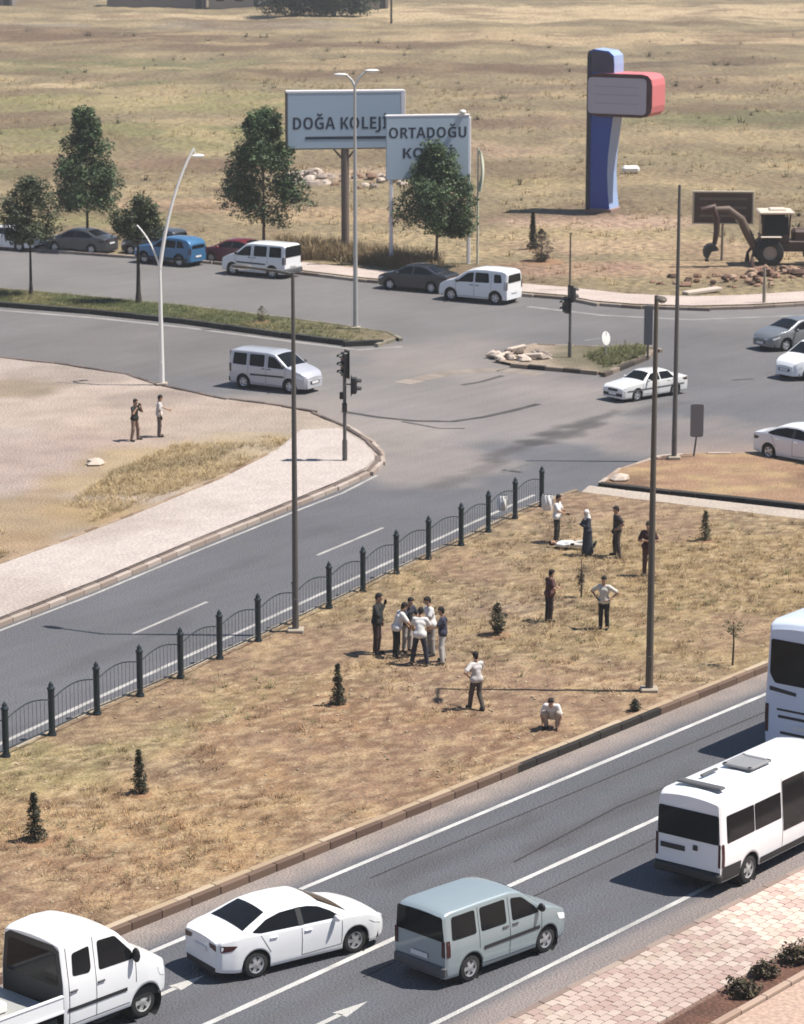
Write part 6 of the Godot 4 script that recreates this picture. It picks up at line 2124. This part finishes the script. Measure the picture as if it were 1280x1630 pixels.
# ---------------------------------------------------------------- signs
func signs() -> void:
	var face := mat("billboard_face", Color(0.36, 0.46, 0.55), 0.5)
	var face2 := mat("billboard_face_pale", Color(0.38, 0.47, 0.56), 0.5)
	var ink := mat("billboard_ink", Color(0.012, 0.022, 0.045), 0.6)
	var wht := mat("frame_white", Color(0.74, 0.72, 0.74), 0.5)
	# larger billboard on one steel column
	var base := Vector3(-3.40, 0, -176.45)
	base.y = fy(Vector2(base.x, base.z))
	var t := thing("billboard", "larger blue-grey billboard on a single steel column", "billboard", base, -7.0)
	var top: float = 9.89 - base.y
	var bot: float = 6.47 - base.y
	var w := 6.9
	var b := MB.new()
	b.lathe([[0.24, -0.3], [0.24, bot + 0.3], [0.0, bot + 0.3]], 14)
	var col := obj("column", b, mat("column_steel", Color(0.17, 0.13, 0.11), 0.6, 0.2), t)
	b = MB.new()
	b.box(Vector3(0, (top + bot) * 0.5, 0), Vector3(w, top - bot, 0.5), 0.02)
	obj("panel", b, face, t)
	for e in [[0, top - 0.04, w + 0.16, 0.14], [0, bot + 0.02, w + 0.1, 0.1]]:
		b = MB.new()
		b.box(Vector3(e[0], e[1], 0), Vector3(e[2], e[3], 0.53), 0.02)
		obj("frame_bar", b, wht if e[1] > bot + 0.5 else M.grey_plastic, t)
	for s in [-1.0, 1.0]:
		b = MB.new()
		b.box(Vector3((w * 0.5 + 0.02) * s, (top + bot) * 0.5, 0), Vector3(0.14 if s < 0 else 0.26, top - bot, 0.52), 0.02)
		obj("frame_bar", b, wht if s > 0 else M.grey_plastic, t)
	lettering("DOĞA KOLEJİ", 0.98, ink, t, Vector3(-0.32, bot + (top - bot) * 0.44, 0.254), w * 0.82)
	b = MB.new()
	b.box(Vector3(0.1, bot + (top - bot) * 0.19, 0.256), Vector3(w * 0.72, 0.17, 0.012), 0.0)
	obj("small_print_bar", b, ink, t)
	for s in [-1.0, 1.0]:
		b = MB.new()
		b.tube([Vector3(s * 0.8, bot + 0.1, -0.3), Vector3(0, bot - 0.8, 0)], [0.05, 0.06], 6)
		obj("brace", b, M.pole_brown, t)
	# smaller billboard on two white posts, half behind the round tree
	base = Vector3(1.58, 0, -172.01)
	base.y = fy(Vector2(base.x, base.z))
	t = thing("billboard", "smaller pale blue billboard on two white posts behind the round tree", "billboard", base, -9.0)
	top = 8.79 - base.y
	bot = 5.11 - base.y
	w = 4.85
	b = MB.new()
	b.box(Vector3(-0.1, (top + bot) * 0.5, 0), Vector3(w, top - bot, 0.3), 0.02)
	obj("panel", b, face2, t)
	b = MB.new()
	b.box(Vector3(-0.1, top + 0.02, 0), Vector3(w + 0.1, 0.1, 0.33), 0.02)
	obj("frame_bar", b, wht, t)
	for s in [-1.0, 1.0]:
		b = MB.new()
		var x: float = s * (w * 0.5 + 0.02) - 0.1 + (0.3 if s < 0 else 0.0)
		var hi: float = top if s > 0 else bot + 0.1
		b.box(Vector3(x, hi * 0.5 - 0.1, 0), Vector3(0.2, hi, 0.24), 0.03)
		obj("post", b, wht, t)
	lettering("ORTADOĞU", 0.85, ink, t, Vector3(-0.1, top - 0.98, 0.154), w * 0.94)
	lettering("KOLEJİ", 0.8, ink, t, Vector3(-0.1, top - 2.15, 0.154), w * 0.62)
	b = MB.new()
	b.ball(Vector3(w * 0.4, top + 0.2, 0.2), Vector3(0.2, 0.14, 0.3), 6, 10)
	obj("floodlight", b, M.lamp_white, t)
	# furled flag on a pole
	base = Vector3(4.42, 0, -172.01)
	base.y = fy(Vector2(base.x, base.z))
	t = thing("flagpole", "pale flagpole with a furled white flag right of the round tree", "flagpole", base)
	var h: float = 6.83
	b = MB.new()
	b.lathe([[0.07, -0.2], [0.06, h * 0.5], [0.045, h], [0.0, h + 0.03]], 10)
	obj("pole", b, mat("flagpole_paint", Color(0.52, 0.52, 0.42), 0.5), t)
	b = MB.new()
	var p := PackedVector3Array()
	for i in 15:
		var f := i / 14.0
		for k in 9:
			var a := TAU * k / 8.0
			var r := 0.13 + 0.05 * sin(a * 3.0 + f * 5.0)
			p.append(Vector3(0.1 + 0.16 * sin(PI * f) + cos(a) * r * (0.5 + f * 0.4), h - 0.15 - f * 2.4, sin(a) * r))
	b.grid(p, 9, true)
	obj("flag", b, mat("flag_cloth", Color(0.6, 0.62, 0.5), 0.8), t)
	# blue pylon with a red-sided box
	base = Vector3(13.62, 0, -198.48)
	base.y = fy(Vector2(base.x, base.z)) - 0.1
	t = thing("sign_pylon", "tall blue sign pylon with a red-edged grey box near its top", "sign", base, 26.0)
	h = 10.93
	var blue := mat("pylon_blue", Color(0.018, 0.06, 0.34), 0.4)
	var trim := mat("pylon_navy", Color(0.012, 0.014, 0.04), 0.5)
	var side := mat("pylon_pale_blue", Color(0.30, 0.40, 0.62), 0.45)
	var outline := PackedVector2Array()
	for k in [[-0.95, 0.25], [-0.95, h - 0.45], [-0.9, h - 0.15], [-0.6, h], [0.5, h - 0.12], [0.85, h - 0.42], [0.9, h - 1.0], [0.9, h * 0.62], [0.72, h * 0.5], [0.55, h * 0.36], [0.5, h * 0.25], [0.58, h * 0.12], [0.72, 0.25]]:
		outline.append(Vector2(k[0], k[1]))
	b = MB.new()
	b.prism(outline, -0.85, 0.8)
	obj("column", b, side, t)
	b = MB.new()
	b.prism(outline, 0.803, 0.86)
	obj("front_face", b, blue, t)
	b = MB.new()
	b.prism(pts([-1.0, 0.25, -0.72, 0.25, -0.72, h - 0.3, -0.9, h - 0.1, -1.0, h - 0.45]), 0.79, 0.92)
	obj("edge_trim", b, trim, t)
	b = MB.new()
	b.prism(pts([-0.72, h - 1.5, 0.9, h - 1.5, 0.88, h - 0.62, 0.5, h - 0.22, -0.6, h - 0.12, -0.72, h - 0.3]), 0.863, 0.9)
	obj("head_panel", b, mat("pylon_slate", Color(0.05, 0.045, 0.09), 0.5), t)
	b = MB.new()
	b.box(Vector3(-0.1, 0.1, 0), Vector3(1.9, 0.5, 1.8), 0.05)
	obj("plinth", b, mat("plinth", P(170, 140, 128), 0.9), t)
	var bx := rounded(pts([-0.85, h - 4.4, 3.75, h - 4.4, 3.75, h - 1.55, -0.85, h - 1.55]), 0.75)
	var by := PackedVector2Array()
	for q in bx:
		by.append(Vector2(maxf(q.x, -0.85), q.y))
	b = MB.new()
	b.prism(by, -1.2, 1.15)
	obj("box", b, mat("box_red", Color(0.58, 0.16, 0.17), 0.5), t)
	b = MB.new()
	b.prism(by, 1.153, 1.2)
	obj("box_rim", b, mat("box_maroon", Color(0.06, 0.012, 0.018), 0.5), t)
	b = MB.new()
	b.prism(rounded(pts([-0.8, h - 4.2, 3.36, h - 4.2, 3.36, h - 1.82, -0.8, h - 1.82]), 0.3), 1.203, 1.24)
	var gp := obj("box_panel", b, mat("box_grey", Color(0.42, 0.41, 0.49), 0.5), t)
	for k in [0.3, 0.55, 0.78]:
		b = MB.new()
		b.box(Vector3(1.25, h - 4.2 + 2.3 * k, 1.243), Vector3(3.1, 0.05, 0.008), 0.0)
		obj("panel_line", b, mat("panel_line", Color(0.30, 0.29, 0.37), 0.5), gp)
	# brown information board on a post
	base = Vector3(18.94, 0, -173.93)
	base.y = fy(Vector2(base.x, base.z))
	t = thing("notice_board", "brown notice board with a pale frame behind the digger's arm", "sign", base, 4.0)
	top = 4.17 - base.y
	bot = 2.31 - base.y
	w = 3.4
	b = MB.new()
	b.lathe([[0.09, -0.2], [0.08, bot + 0.4], [0.0, bot + 0.4]], 10)
	obj("post", b, mat("board_post", Color(0.30, 0.24, 0.18), 0.7), t)
	b = MB.new()
	b.box(Vector3(0, (top + bot) * 0.5, 0.12), Vector3(w, top - bot, 0.1), 0.01)
	obj("board", b, mat("board_brown", Color(0.075, 0.04, 0.025), 0.6), t)
	for e in [[0.0, top, w + 0.2, 0.11], [0.0, bot, w + 0.2, 0.07]]:
		b = MB.new()
		b.box(Vector3(e[0], e[1], 0.13), Vector3(e[2], e[3], 0.16), 0.02)
		obj("frame_bar", b, mat("board_frame", Color(0.5, 0.43, 0.33), 0.7), t)
	for s in [-1.0, 1.0]:
		b = MB.new()
		b.box(Vector3(s * (w * 0.5 + 0.06), (top + bot) * 0.5, 0.13), Vector3(0.1, top - bot, 0.15), 0.02)
		obj("frame_bar", b, M.board_frame, t)
	for k in [0.24, 0.5, 0.78]:
		b = MB.new()
		b.box(Vector3(0, bot + (top - bot) * k, 0.176), Vector3(w * 0.82, 0.14, 0.008), 0.0)
		obj("print_line", b, mat("board_print", Color(0.16, 0.115, 0.085), 0.6), t)


# ---------------------------------------------------------------- vehicles in place
func vehicles() -> void:
	var sed := spec_sedan()
	var van := spec_van()
	var est := spec_estate()
	vehicle(sed, "car", "white saloon on the near carriageway beside the blue-grey van", "car", Vector3(-2.53, 0, -61.04), 55.2, "white_paint", 0.96)
	vehicle(van, "van", "blue-grey passenger van on the near carriageway, right of the white saloon", "van", Vector3(1.77, 0, -60.85), 45.4, "teal_silver_paint", 0.96)
	truck()
	# minibus and coach
	var mb := spec_minibus()
	var rear := RD(12.95, -3.3)
	var at := rear + ROAD_U * 3.4 + ROAD_N * -0.1
	var m := vehicle(mb, "minibus", "white minibus with black windows at the right, seen from behind", "minibus", V3(at), 38.0, "white_paint")
	for k in [["roof_hatch", 2.6, 0.7, 0.75, 0.55], ["roof_vent", 0.5, 0.0, 0.24, 1.2], ["roof_strip", 1.4, -0.35, 0.7, 0.09]]:
		var b := MB.new()
		var x: float = float(k[1]) - 3.4
		if k[0] == "roof_hatch":
			for e in 4:
				var a := PI / 2 * e
				b.box(Vector3(x, 2.445, -0.05) + Vector3(cos(a) * 0.42, 0, sin(a) * 0.34), Vector3(0.12 if e % 2 == 0 else 0.96, 0.07, 0.8 if e % 2 == 0 else 0.12), 0.02)
			b.box(Vector3(x, 2.435, -0.05), Vector3(0.72, 0.05, 0.56), 0.01)
		else:
			b.box(Vector3(x, 2.435, float(k[2])), Vector3(k[3], 0.06, k[4]), 0.02)
		obj(k[0], b, M.grey_plastic if k[0] != "roof_hatch" else mat("hatch_grey", Color(0.22, 0.22, 0.23), 0.5), m)
	var pt := MB.new()
	pt.box(Vector3(-3.415, 0.98, -0.42), Vector3(0.02, 0.12, 0.66), 0.0)
	pt.box(Vector3(-3.42, 1.06, 0.2), Vector3(0.04, 0.13, 0.13), 0.02)
	obj("rear_door_fittings", pt, M.black_plastic, m)
	var co := spec_coach()
	rear = RD(23.3, 0.9 - 1.25)
	at = rear + ROAD_U * 6.3
	vehicle(co, "coach", "tall white coach at the right picture edge, seen from behind", "coach", V3(at), 38.0, "pale_blue_white")
	# crossing and cross street
	vehicle(van, "van", "silver passenger van coming out of the cross street, behind the dark lamp post", "van", Vector3(-5.67, 0, -131.42), 122.0, "silver_paint")
	vehicle(spec_boxy_sedan(), "car", "boxy old white saloon in the crossing, beside the traffic island", "car", Vector3(10.83, 0, -129.43), -130.0, "offwhite_paint", 0.88)
	vehicle(sed, "car", "dark silver saloon at the right edge of the crossing, the topmost car there", "car", Vector3(19.34, 0, -143.03), -122.0, "grey_silver")
	vehicle(est, "car", "white car cut off by the right picture edge, in the middle of three", "car", Vector3(19.15, 0, -134.87), -128.0, "white_paint")
	vehicle(sed, "car", "white car parked beyond the bare earth island at the right edge", "car", Vector3(16.15, 0, -115.03), 136.0, "white_paint", 1.0)
	# parked along the far kerb
	vehicle(est, "parked_car", "white small hatchback parked at the far kerb under the smaller billboard", "car", Vector3(4.26, 0, -158.34), -59.0, "white_paint", 1.1)
	vehicle(sed, "parked_car", "black low car parked under the round tree", "car", Vector3(0.89, 0, -162.48), -59.0, "black_paint")
	vehicle(van, "parked_car", "white tall van parked at the far kerb below the cone-shaped tree", "van", Vector3(-8.09, 0, -168.44), -58.0, "white_paint", 1.1)
	vehicle(sed, "parked_car", "dark red car mostly hidden between the blue car and the white van", "car", Vector3(-9.70, 0, -173.51), -58.0, "dark_red_paint")
	vehicle(spec_suv(), "parked_car", "bright blue car parked at the far kerb behind the forked lamp", "car", Vector3(-13.67, 0, -173.22), -56.0, "blue_paint")
	vehicle(est, "parked_car", "dark grey hatchback parked close against the blue car", "car", Vector3(-14.87, 0, -176.83), -60.0, "dark_grey_paint")
	vehicle(sed, "parked_car", "dark grey saloon parked under the tall narrow tree", "car", Vector3(-19.50, 0, -178.45), -62.0, "dark_grey_paint")
	vehicle(sed, "parked_car", "pale car with dark windows parked at the left picture edge", "car", Vector3(-24.11, 0, -180.07), -64.0, "white_paint")
	for c in get_children():
		if str(c.name).begins_with("parked_car"):
			c.set_meta("group", "cars parked along the far kerb")
		elif str(c.name).begins_with("street_lamp"):
			c.set_meta("group", "tall lamp posts along the roads")
		elif str(c.name).begins_with("traffic_light"):
			c.set_meta("group", "traffic lights of the crossing")


func truck() -> void:
	# crew-cab truck with a low drop-side bed; only its cab and the front of its bed are in the picture
	var s := squeeze(spec_cab(), 0.8)
	var v := vehicle(s, "truck", "white crew-cab pickup truck at the lower left picture corner", "truck", Vector3(-7.01, 0, -56.91), 42.2, "white_paint")
	var sh: float = -(s.axles[0] + s.axles[1]) * 0.5
	var b := MB.new()
	b.box(Vector3(-1.75 + sh, 0.62, 0), Vector3(3.3, 0.12, 1.7), 0.02)
	b.box(Vector3(-1.2 + sh, 0.5, 0.4), Vector3(4.2, 0.16, 0.1), 0.01)
	b.box(Vector3(-1.2 + sh, 0.5, -0.4), Vector3(4.2, 0.16, 0.1), 0.01)
	obj("chassis", b, M.black_plastic, v)
	b = MB.new()
	b.box(Vector3(-1.72 + sh, 0.84, 0), Vector3(3.3, 0.06, 1.96), 0.01)
	var bed := obj("load_bed", b, M.galvanised, v)
	for z in [-1.0, 1.0]:
		b = MB.new()
		b.box(Vector3(-1.72 + sh, 1.0, z * 1.0), Vector3(3.3, 0.36, 0.05), 0.015)
		b.box(Vector3(-1.72 + sh, 1.18, z * 1.0), Vector3(3.3, 0.04, 0.08), 0.01)
		b.box(Vector3(-1.72 + sh, 0.86, z * 1.01), Vector3(3.3, 0.06, 0.07), 0.01)
		obj("drop_side", b, M.white_paint, bed)
	b = MB.new()
	b.box(Vector3(-3.35 + sh, 1.0, 0), Vector3(0.05, 0.36, 1.95), 0.015)
	obj("tailboard", b, M.white_paint, bed)
	b = MB.new()
	b.box(Vector3(-1.2 + sh, 0.98, -0.2), Vector3(0.7, 0.24, 0.9), 0.06)
	b.box(Vector3(-1.9 + sh, 0.96, 0.2), Vector3(0.5, 0.2, 0.7), 0.05)
	var o := obj("load", b, M.lamp_white)
	o.transform = v.transform
	tag(o, "pale boxes lying on the bed of the white pickup truck", "boxes")


func digger() -> void:
	# backhoe loader working beside the notice board: the arm reaches to the left
	var base := Vector3(22.01, 0, -172.01)
	base.y = fy(Vector2(base.x, base.z))
	var t := thing("backhoe_digger", "dark maroon backhoe digger with a pale roof at the right edge", "digger", base, 0.0)
	t.scale = Vector3.ONE * 1.1
	var body_m := mat("digger_paint", Color(0.06, 0.028, 0.022), 0.6)
	var b := MB.new()
	b.box(Vector3(0.35, 1.05, 0), Vector3(3.0, 0.6, 1.1), 0.08)
	b.box(Vector3(1.5, 1.55, 0), Vector3(1.6, 0.75, 1.0), 0.14)
	obj("chassis", b, body_m, t)
	b = MB.new()
	for x in [-0.95, 0.45]:
		for z in [-0.68, 0.68]:
			b.tube([Vector3(x, 1.3, z), Vector3(x + 0.08, 2.75, z * 0.94)], [0.06, 0.05], 6)
	b.box(Vector3(-0.25, 1.45, 0), Vector3(1.5, 0.5, 1.4), 0.05)
	obj("cab", b, body_m, t)
	for z in [-0.7, 0.7]:
		b = MB.new()
		b.box(Vector3(-0.22, 2.15, z), Vector3(1.3, 0.95, 0.02), 0.0)
		obj("cab_window", b, M.glass, t)
	b = MB.new()
	b.box(Vector3(-0.97, 2.15, 0), Vector3(0.02, 0.95, 1.3), 0.0)
	obj("cab_window", b, M.glass, t)
	b = MB.new()
	b.box(Vector3(-0.22, 2.84, 0), Vector3(1.9, 0.16, 1.75), 0.07)
	b.box(Vector3(-0.1, 2.96, 0), Vector3(0.9, 0.12, 0.8), 0.05)
	obj("roof", b, mat("digger_roof", Color(0.55, 0.48, 0.40), 0.7), t)
	for k in [[-0.55, 0.78, 0.74, 0.42], [1.95, 0.55, 0.52, 0.32]]:
		for z in [-1.0, 1.0]:
			b = MB.new()
			var r: float = k[2]
			var w: float = float(k[3]) * 0.5
			b.t = Transform3D(Basis(Vector3.RIGHT, PI / 2 * z), Vector3(k[0], r, z * 0.85))
			b.lathe([[r * 0.5, -w], [r * 0.93, -w], [r, -w * 0.7], [r, w * 0.7], [r * 0.93, w], [r * 0.5, w]], 20)
			var o := obj("wheel", b, M.rubber, t)
			b = MB.new()
			b.t = Transform3D(Basis(Vector3.RIGHT, PI / 2 * z), Vector3(k[0], r, z * 0.85))
			b.lathe([[r * 0.55, w * 0.9], [r * 0.4, w * 0.5], [r * 0.15, w * 0.75], [0.0, w * 0.8]], 16)
			obj("rim", b, mat("digger_rim", Color(0.32, 0.27, 0.22), 0.6), o)
			b = MB.new()
			b.box(Vector3(float(k[0]) + 0.05, r * 2.0 + 0.1, z * 0.85), Vector3(r * 1.5, 0.06, 0.5), 0.03)
			obj("mudguard", b, body_m if float(k[0]) > 0 else M.digger_roof, t)
	# boom up and to the left, stick down, bucket curled
	b = MB.new()
	b.tube([Vector3(-1.2, 0.8, 0.3), Vector3(-1.65, 1.6, 0.6), Vector3(-2.1, 2.5, 0.8), Vector3(-2.8, 3.05, 0.9), Vector3(-3.6, 3.05, 1.0)], [0.2, 0.24, 0.24, 0.2, 0.15], 8)
	obj("boom", b, mat("digger_boom", Color(0.11, 0.075, 0.055), 0.7), t)
	b = MB.new()
	b.tube([Vector3(-4.2, 3.0, 1.0), Vector3(-3.6, 3.15, 1.0), Vector3(-3.4, 2.6, 1.0)], [0.17, 0.24, 0.16], 8)
	b.tube([Vector3(-3.4, 2.7, 1.0), Vector3(-3.4, 1.9, 1.0), Vector3(-3.5, 1.2, 1.0)], [0.18, 0.16, 0.12], 8)
	obj("stick", b, body_m, t)
	b = MB.new()
	b.tube([Vector3(-1.4, 1.6, 0.4), Vector3(-2.4, 2.5, 0.95)], [0.07, 0.05], 6)
	obj("ram", b, M.galvanised, t)
	b = MB.new()
	var p := PackedVector3Array()
	for i in 8:
		var a := lerpf(0.3, 4.2, i / 7.0)
		for z in [-0.36, 0.36]:
			p.append(Vector3(-3.68 + cos(a) * 0.42, 0.8 + sin(a) * 0.45, 1.0 + z))
	b.grid(p, 2)
	for z in [-0.36, 0.36]:
		for i in 7:
			b.tri(p[i * 2 + (0 if z < 0 else 1)], p[i * 2 + 2 + (0 if z < 0 else 1)], Vector3(-3.68, 0.85, 1.0 + z), Vector3(0, 0, z))
	for i in 4:
		b.box(Vector3(-3.9, 0.36, 0.74 + i * 0.18), Vector3(0.2, 0.06, 0.07), 0.01)
	obj("bucket", b, M.black_plastic, t)
	for z in [-1.0, 1.0]:
		b = MB.new()
		b.tube([Vector3(-1.3, 0.9, z * 0.6), Vector3(-1.5, 0.5, z * 1.05), Vector3(-1.5, 0.05, z * 1.1)], [0.09, 0.08, 0.16], 6)
		obj("stabiliser", b, body_m, t)
	b = MB.new()
	b.prism(pts([2.6, 0.25, 3.4, 0.2, 3.2, 0.6, 2.9, 1.0, 2.7, 0.9]), -1.1, 1.1)
	obj("front_shovel", b, M.digger_boom, t)


# ---------------------------------------------------------------- people
func people() -> void:
	digger()
	var up := Vector3(0, KY + 0.005, 0)
	var white := Color(0.62, 0.61, 0.60)
	var black := Color(0.018, 0.016, 0.018)
	var navy := Color(0.025, 0.028, 0.045)
	var maroon := Color(0.05, 0.018, 0.018)
	var g := "people standing on the median"
	# cluster
	person("person in black clothes standing upright left of the cluster", Vector3(-0.75, 0, -85.47) + up, 110.0, 1.88, {"top": black, "trousers": Color(0.035, 0.016, 0.016), "long": true, "right": "phone", "left": "down"})
	person("person in white shirt and dark trousers bending inwards at the left of the cluster", Vector3(-0.17, 0, -85.05) + up, 70.0, 1.72, {"top": white, "trousers": black, "lean": 20.0, "left": "reach", "right": "reach"})
	person("person in a dark waistcoat over white sleeves at the back of the cluster", Vector3(0.15, 0, -85.76) + up, 140.0, 1.72, {"top": navy, "trousers": Color(0.32, 0.3, 0.29), "lean": 12.0, "left": "forward", "right": "reach"})
	person("person in white top and dark jeans, seen from behind, foremost in the cluster", Vector3(0.52, 0, -84.21) + up, 10.0, 1.74, {"top": white, "trousers": navy, "lean": 16.0, "left": "reach", "right": "reach", "pose": "wide"})
	person("tall black-haired person in white shirt at the back right of the cluster", Vector3(0.87, 0, -85.33) + up, 250.0, 1.82, {"top": white, "trousers": Color(0.3, 0.28, 0.27), "left": "forward", "right": "reach", "lean": 8.0})
	person("person in dark blue top and pale trousers at the right of the cluster", Vector3(1.21, 0, -84.49) + up, 275.0, 1.7, {"top": Color(0.03, 0.03, 0.055), "trousers": Color(0.42, 0.4, 0.38), "left": "forward", "right": "hips", "pose": "wide"})
	person("person in grey-white shirt and dark trousers walking below the cluster", Vector3(2.08, 0, -79.57) + up, 330.0, 1.66, {"top": Color(0.5, 0.48, 0.47), "trousers": Color(0.07, 0.055, 0.05), "left": "hips", "right": "forward", "pose": "walk"})
	person("person in white shirt crouching alone near the kerb", Vector3(4.12, 0, -77.81) + up, 190.0, 1.72, {"top": white, "trousers": Color(0.4, 0.33, 0.27), "pose": "crouch", "lean": 42.0, "left": "reach", "right": "reach", "nod": -10.0})
	# group at the upper right of the median
	person("person in dark maroon shirt with pale sleeves in the lower left of the upper group", Vector3(4.59, 0, -89.32) + up, 60.0, 1.66, {"top": Color(0.075, 0.03, 0.028), "trousers": Color(0.03, 0.018, 0.018), "left": "forward", "right": "hips", "lean": 5.0})
	person("person in loose white shirt with hands on hips, lower right of the upper group", Vector3(6.24, 0, -88.40) + up, 200.0, 1.70, {"top": Color(0.54, 0.51, 0.46), "trousers": black, "left": "hips", "right": "hips"})
	person("person in white shirt and black trousers by the end of the railing", Vector3(5.39, 0, -100.24) + up, 110.0, 1.70, {"top": white, "trousers": Color(0.03, 0.025, 0.022), "left": "crossed", "right": "forward"})
	person("person in a long dark dress and white headscarf", Vector3(6.34, 0, -98.27) + up, 250.0, 1.59, {"top": navy, "trousers": navy, "dress": true, "scarf": true, "hair": Color(0.66, 0.64, 0.62), "long": true, "left": "crossed", "right": "crossed"})
	person("person in all dark clothes standing with legs apart in the upper group", Vector3(7.34, 0, -98.08) + up, 255.0, 1.76, {"top": Color(0.032, 0.026, 0.026), "trousers": Color(0.045, 0.034, 0.03), "pose": "wide", "left": "hips", "right": "down"})
	person("dark-haired person in white clothes lying on the grass in the upper group", Vector3(5.90, 0, -99.29) + up, 105.0, 1.62, {"top": white, "trousers": Color(0.55, 0.52, 0.48), "pose": "lying", "lean": 0.0, "nod": 0.0, "long": true})
	person("person in dark maroon clothes half hidden behind the near lamp post", Vector3(8.17, 0, -95.39) + up, 185.0, 1.84, {"top": maroon, "trousers": Color(0.09, 0.045, 0.038), "left": "crossed", "right": "crossed"})
	# two on the dusty lot
	person("person in black top and pale trousers with raised elbows on the dusty lot", Vector3(-10.93, 0, -118.61) + Vector3(0, KY, 0), 120.0, 1.72, {"top": black, "trousers": Color(0.2, 0.13, 0.1), "left": "phone", "right": "phone", "pose": "wide"})
	person("person in white and dark shirt beside the forked lamp on the dusty lot", Vector3(-9.99, 0, -119.41) + Vector3(0, KY, 0), 80.0, 1.74, {"top": Color(0.52, 0.5, 0.49), "trousers": Color(0.12, 0.09, 0.08), "left": "forward", "right": "down"})
	for c in get_children():
		if str(c.name).begins_with("person"):
			c.set_meta("group", "people standing about on the median and the lot")


# ---------------------------------------------------------------- the far edge of the field
func far_edge() -> void:
	var wall := mat("plaster_grey", Color(0.2, 0.17, 0.16), 0.9)
	var wall2 := mat("plaster_pale", Color(0.34, 0.29, 0.25), 0.9)
	for k in [[Vector2(-39.16, -475.73), 15.5, wall, "long grey low building at the far edge of the field, left of the pale shed"], [Vector2(-26.36, -473.74), 8.5, wall2, "pale low shed at the far edge of the field"], [Vector2(-3.95, -469.82), 3.6, wall2, "narrow pale outbuilding right of the far dark trees"], [Vector2(-68.78, -481.79), 12.0, wall, "low building at the far left edge of the field"]]:
		var q: Vector2 = k[0]
		var t := thing("low_building", k[3], "building", V3(q, fy(q) - 0.3), 0.0)
		var w: float = k[1]
		var b := MB.new()
		b.box(Vector3(0, 1.9, -3.0), Vector3(w, 3.8, 6.0), 0.0)
		obj("wall", b, k[2], t)
		b = MB.new()
		b.box(Vector3(0, 3.9, -3.0), Vector3(w + 0.6, 0.22, 6.6), 0.03)
		obj("roof", b, M.grey_plastic, t)
		for i in int(w / 3.2):
			b = MB.new()
			b.box(Vector3(-w * 0.5 + 1.8 + i * 3.0, 2.0, 0.02), Vector3(1.3, 1.2, 0.06), 0.0)
			var o := obj("window", b, M.grey_plastic, t)
			b = MB.new()
			b.box(Vector3(-w * 0.5 + 1.8 + i * 3.0, 2.0, 0.056), Vector3(1.14, 1.04, 0.02), 0.0)
			obj("pane", b, M.glass, o)
		b = MB.new()
		b.box(Vector3(w * 0.5 - 0.9, 1.05, 0.02), Vector3(0.95, 2.1, 0.06), 0.01)
		obj("door", b, M.black_plastic, t)
	var dark := [Color(0.028, 0.046, 0.02), Color(0.04, 0.06, 0.024), Color(0.02, 0.034, 0.018)]
	var egg := [[0, 0.75], [0.2, 1.0], [0.6, 0.9], [0.85, 0.6], [1, 0.25]]
	for k in [[Vector2(-15.99, -447.55), "broad dark tree at the far edge of the field, left one of the pair", 5.2], [Vector2(-10.08, -444.04), "broad dark tree at the far edge of the field, right one of the pair", 5.0]]:
		var q: Vector2 = k[0]
		tree("far_tree", k[1], V3(q, fy(q) - 0.2), 7.5, 0.3, k[2], egg, 3600, dark, "dark trees at the far edge of the field", 0.25, "bark_dark", 0.3)
	var q2 := Vector2(-1.53, -427.28)
	var t2 := thing("utility_pole", "thin dark utility pole at the far edge of the field", "pole", V3(q2, fy(q2) - 0.2))
	var b3 := MB.new()
	b3.lathe([[0.16, 0], [0.11, 8.5], [0.0, 8.52]], 10)
	obj("pole", b3, M.bark_dark, t2)
	b3 = MB.new()
	b3.box(Vector3(0, 7.9, 0), Vector3(1.8, 0.12, 0.12), 0.01)
	obj("crossarm", b3, M.bark_dark, t2)
	var q3 := Vector2(-20.59, -473.74)
	var v := vehicle(spec_van(), "parked_car", "small white van parked at the far edge of the field", "van", V3(q3, fy(q3)), 285.0, "white_paint")
	v.position.y = fy(q3) + 0.05
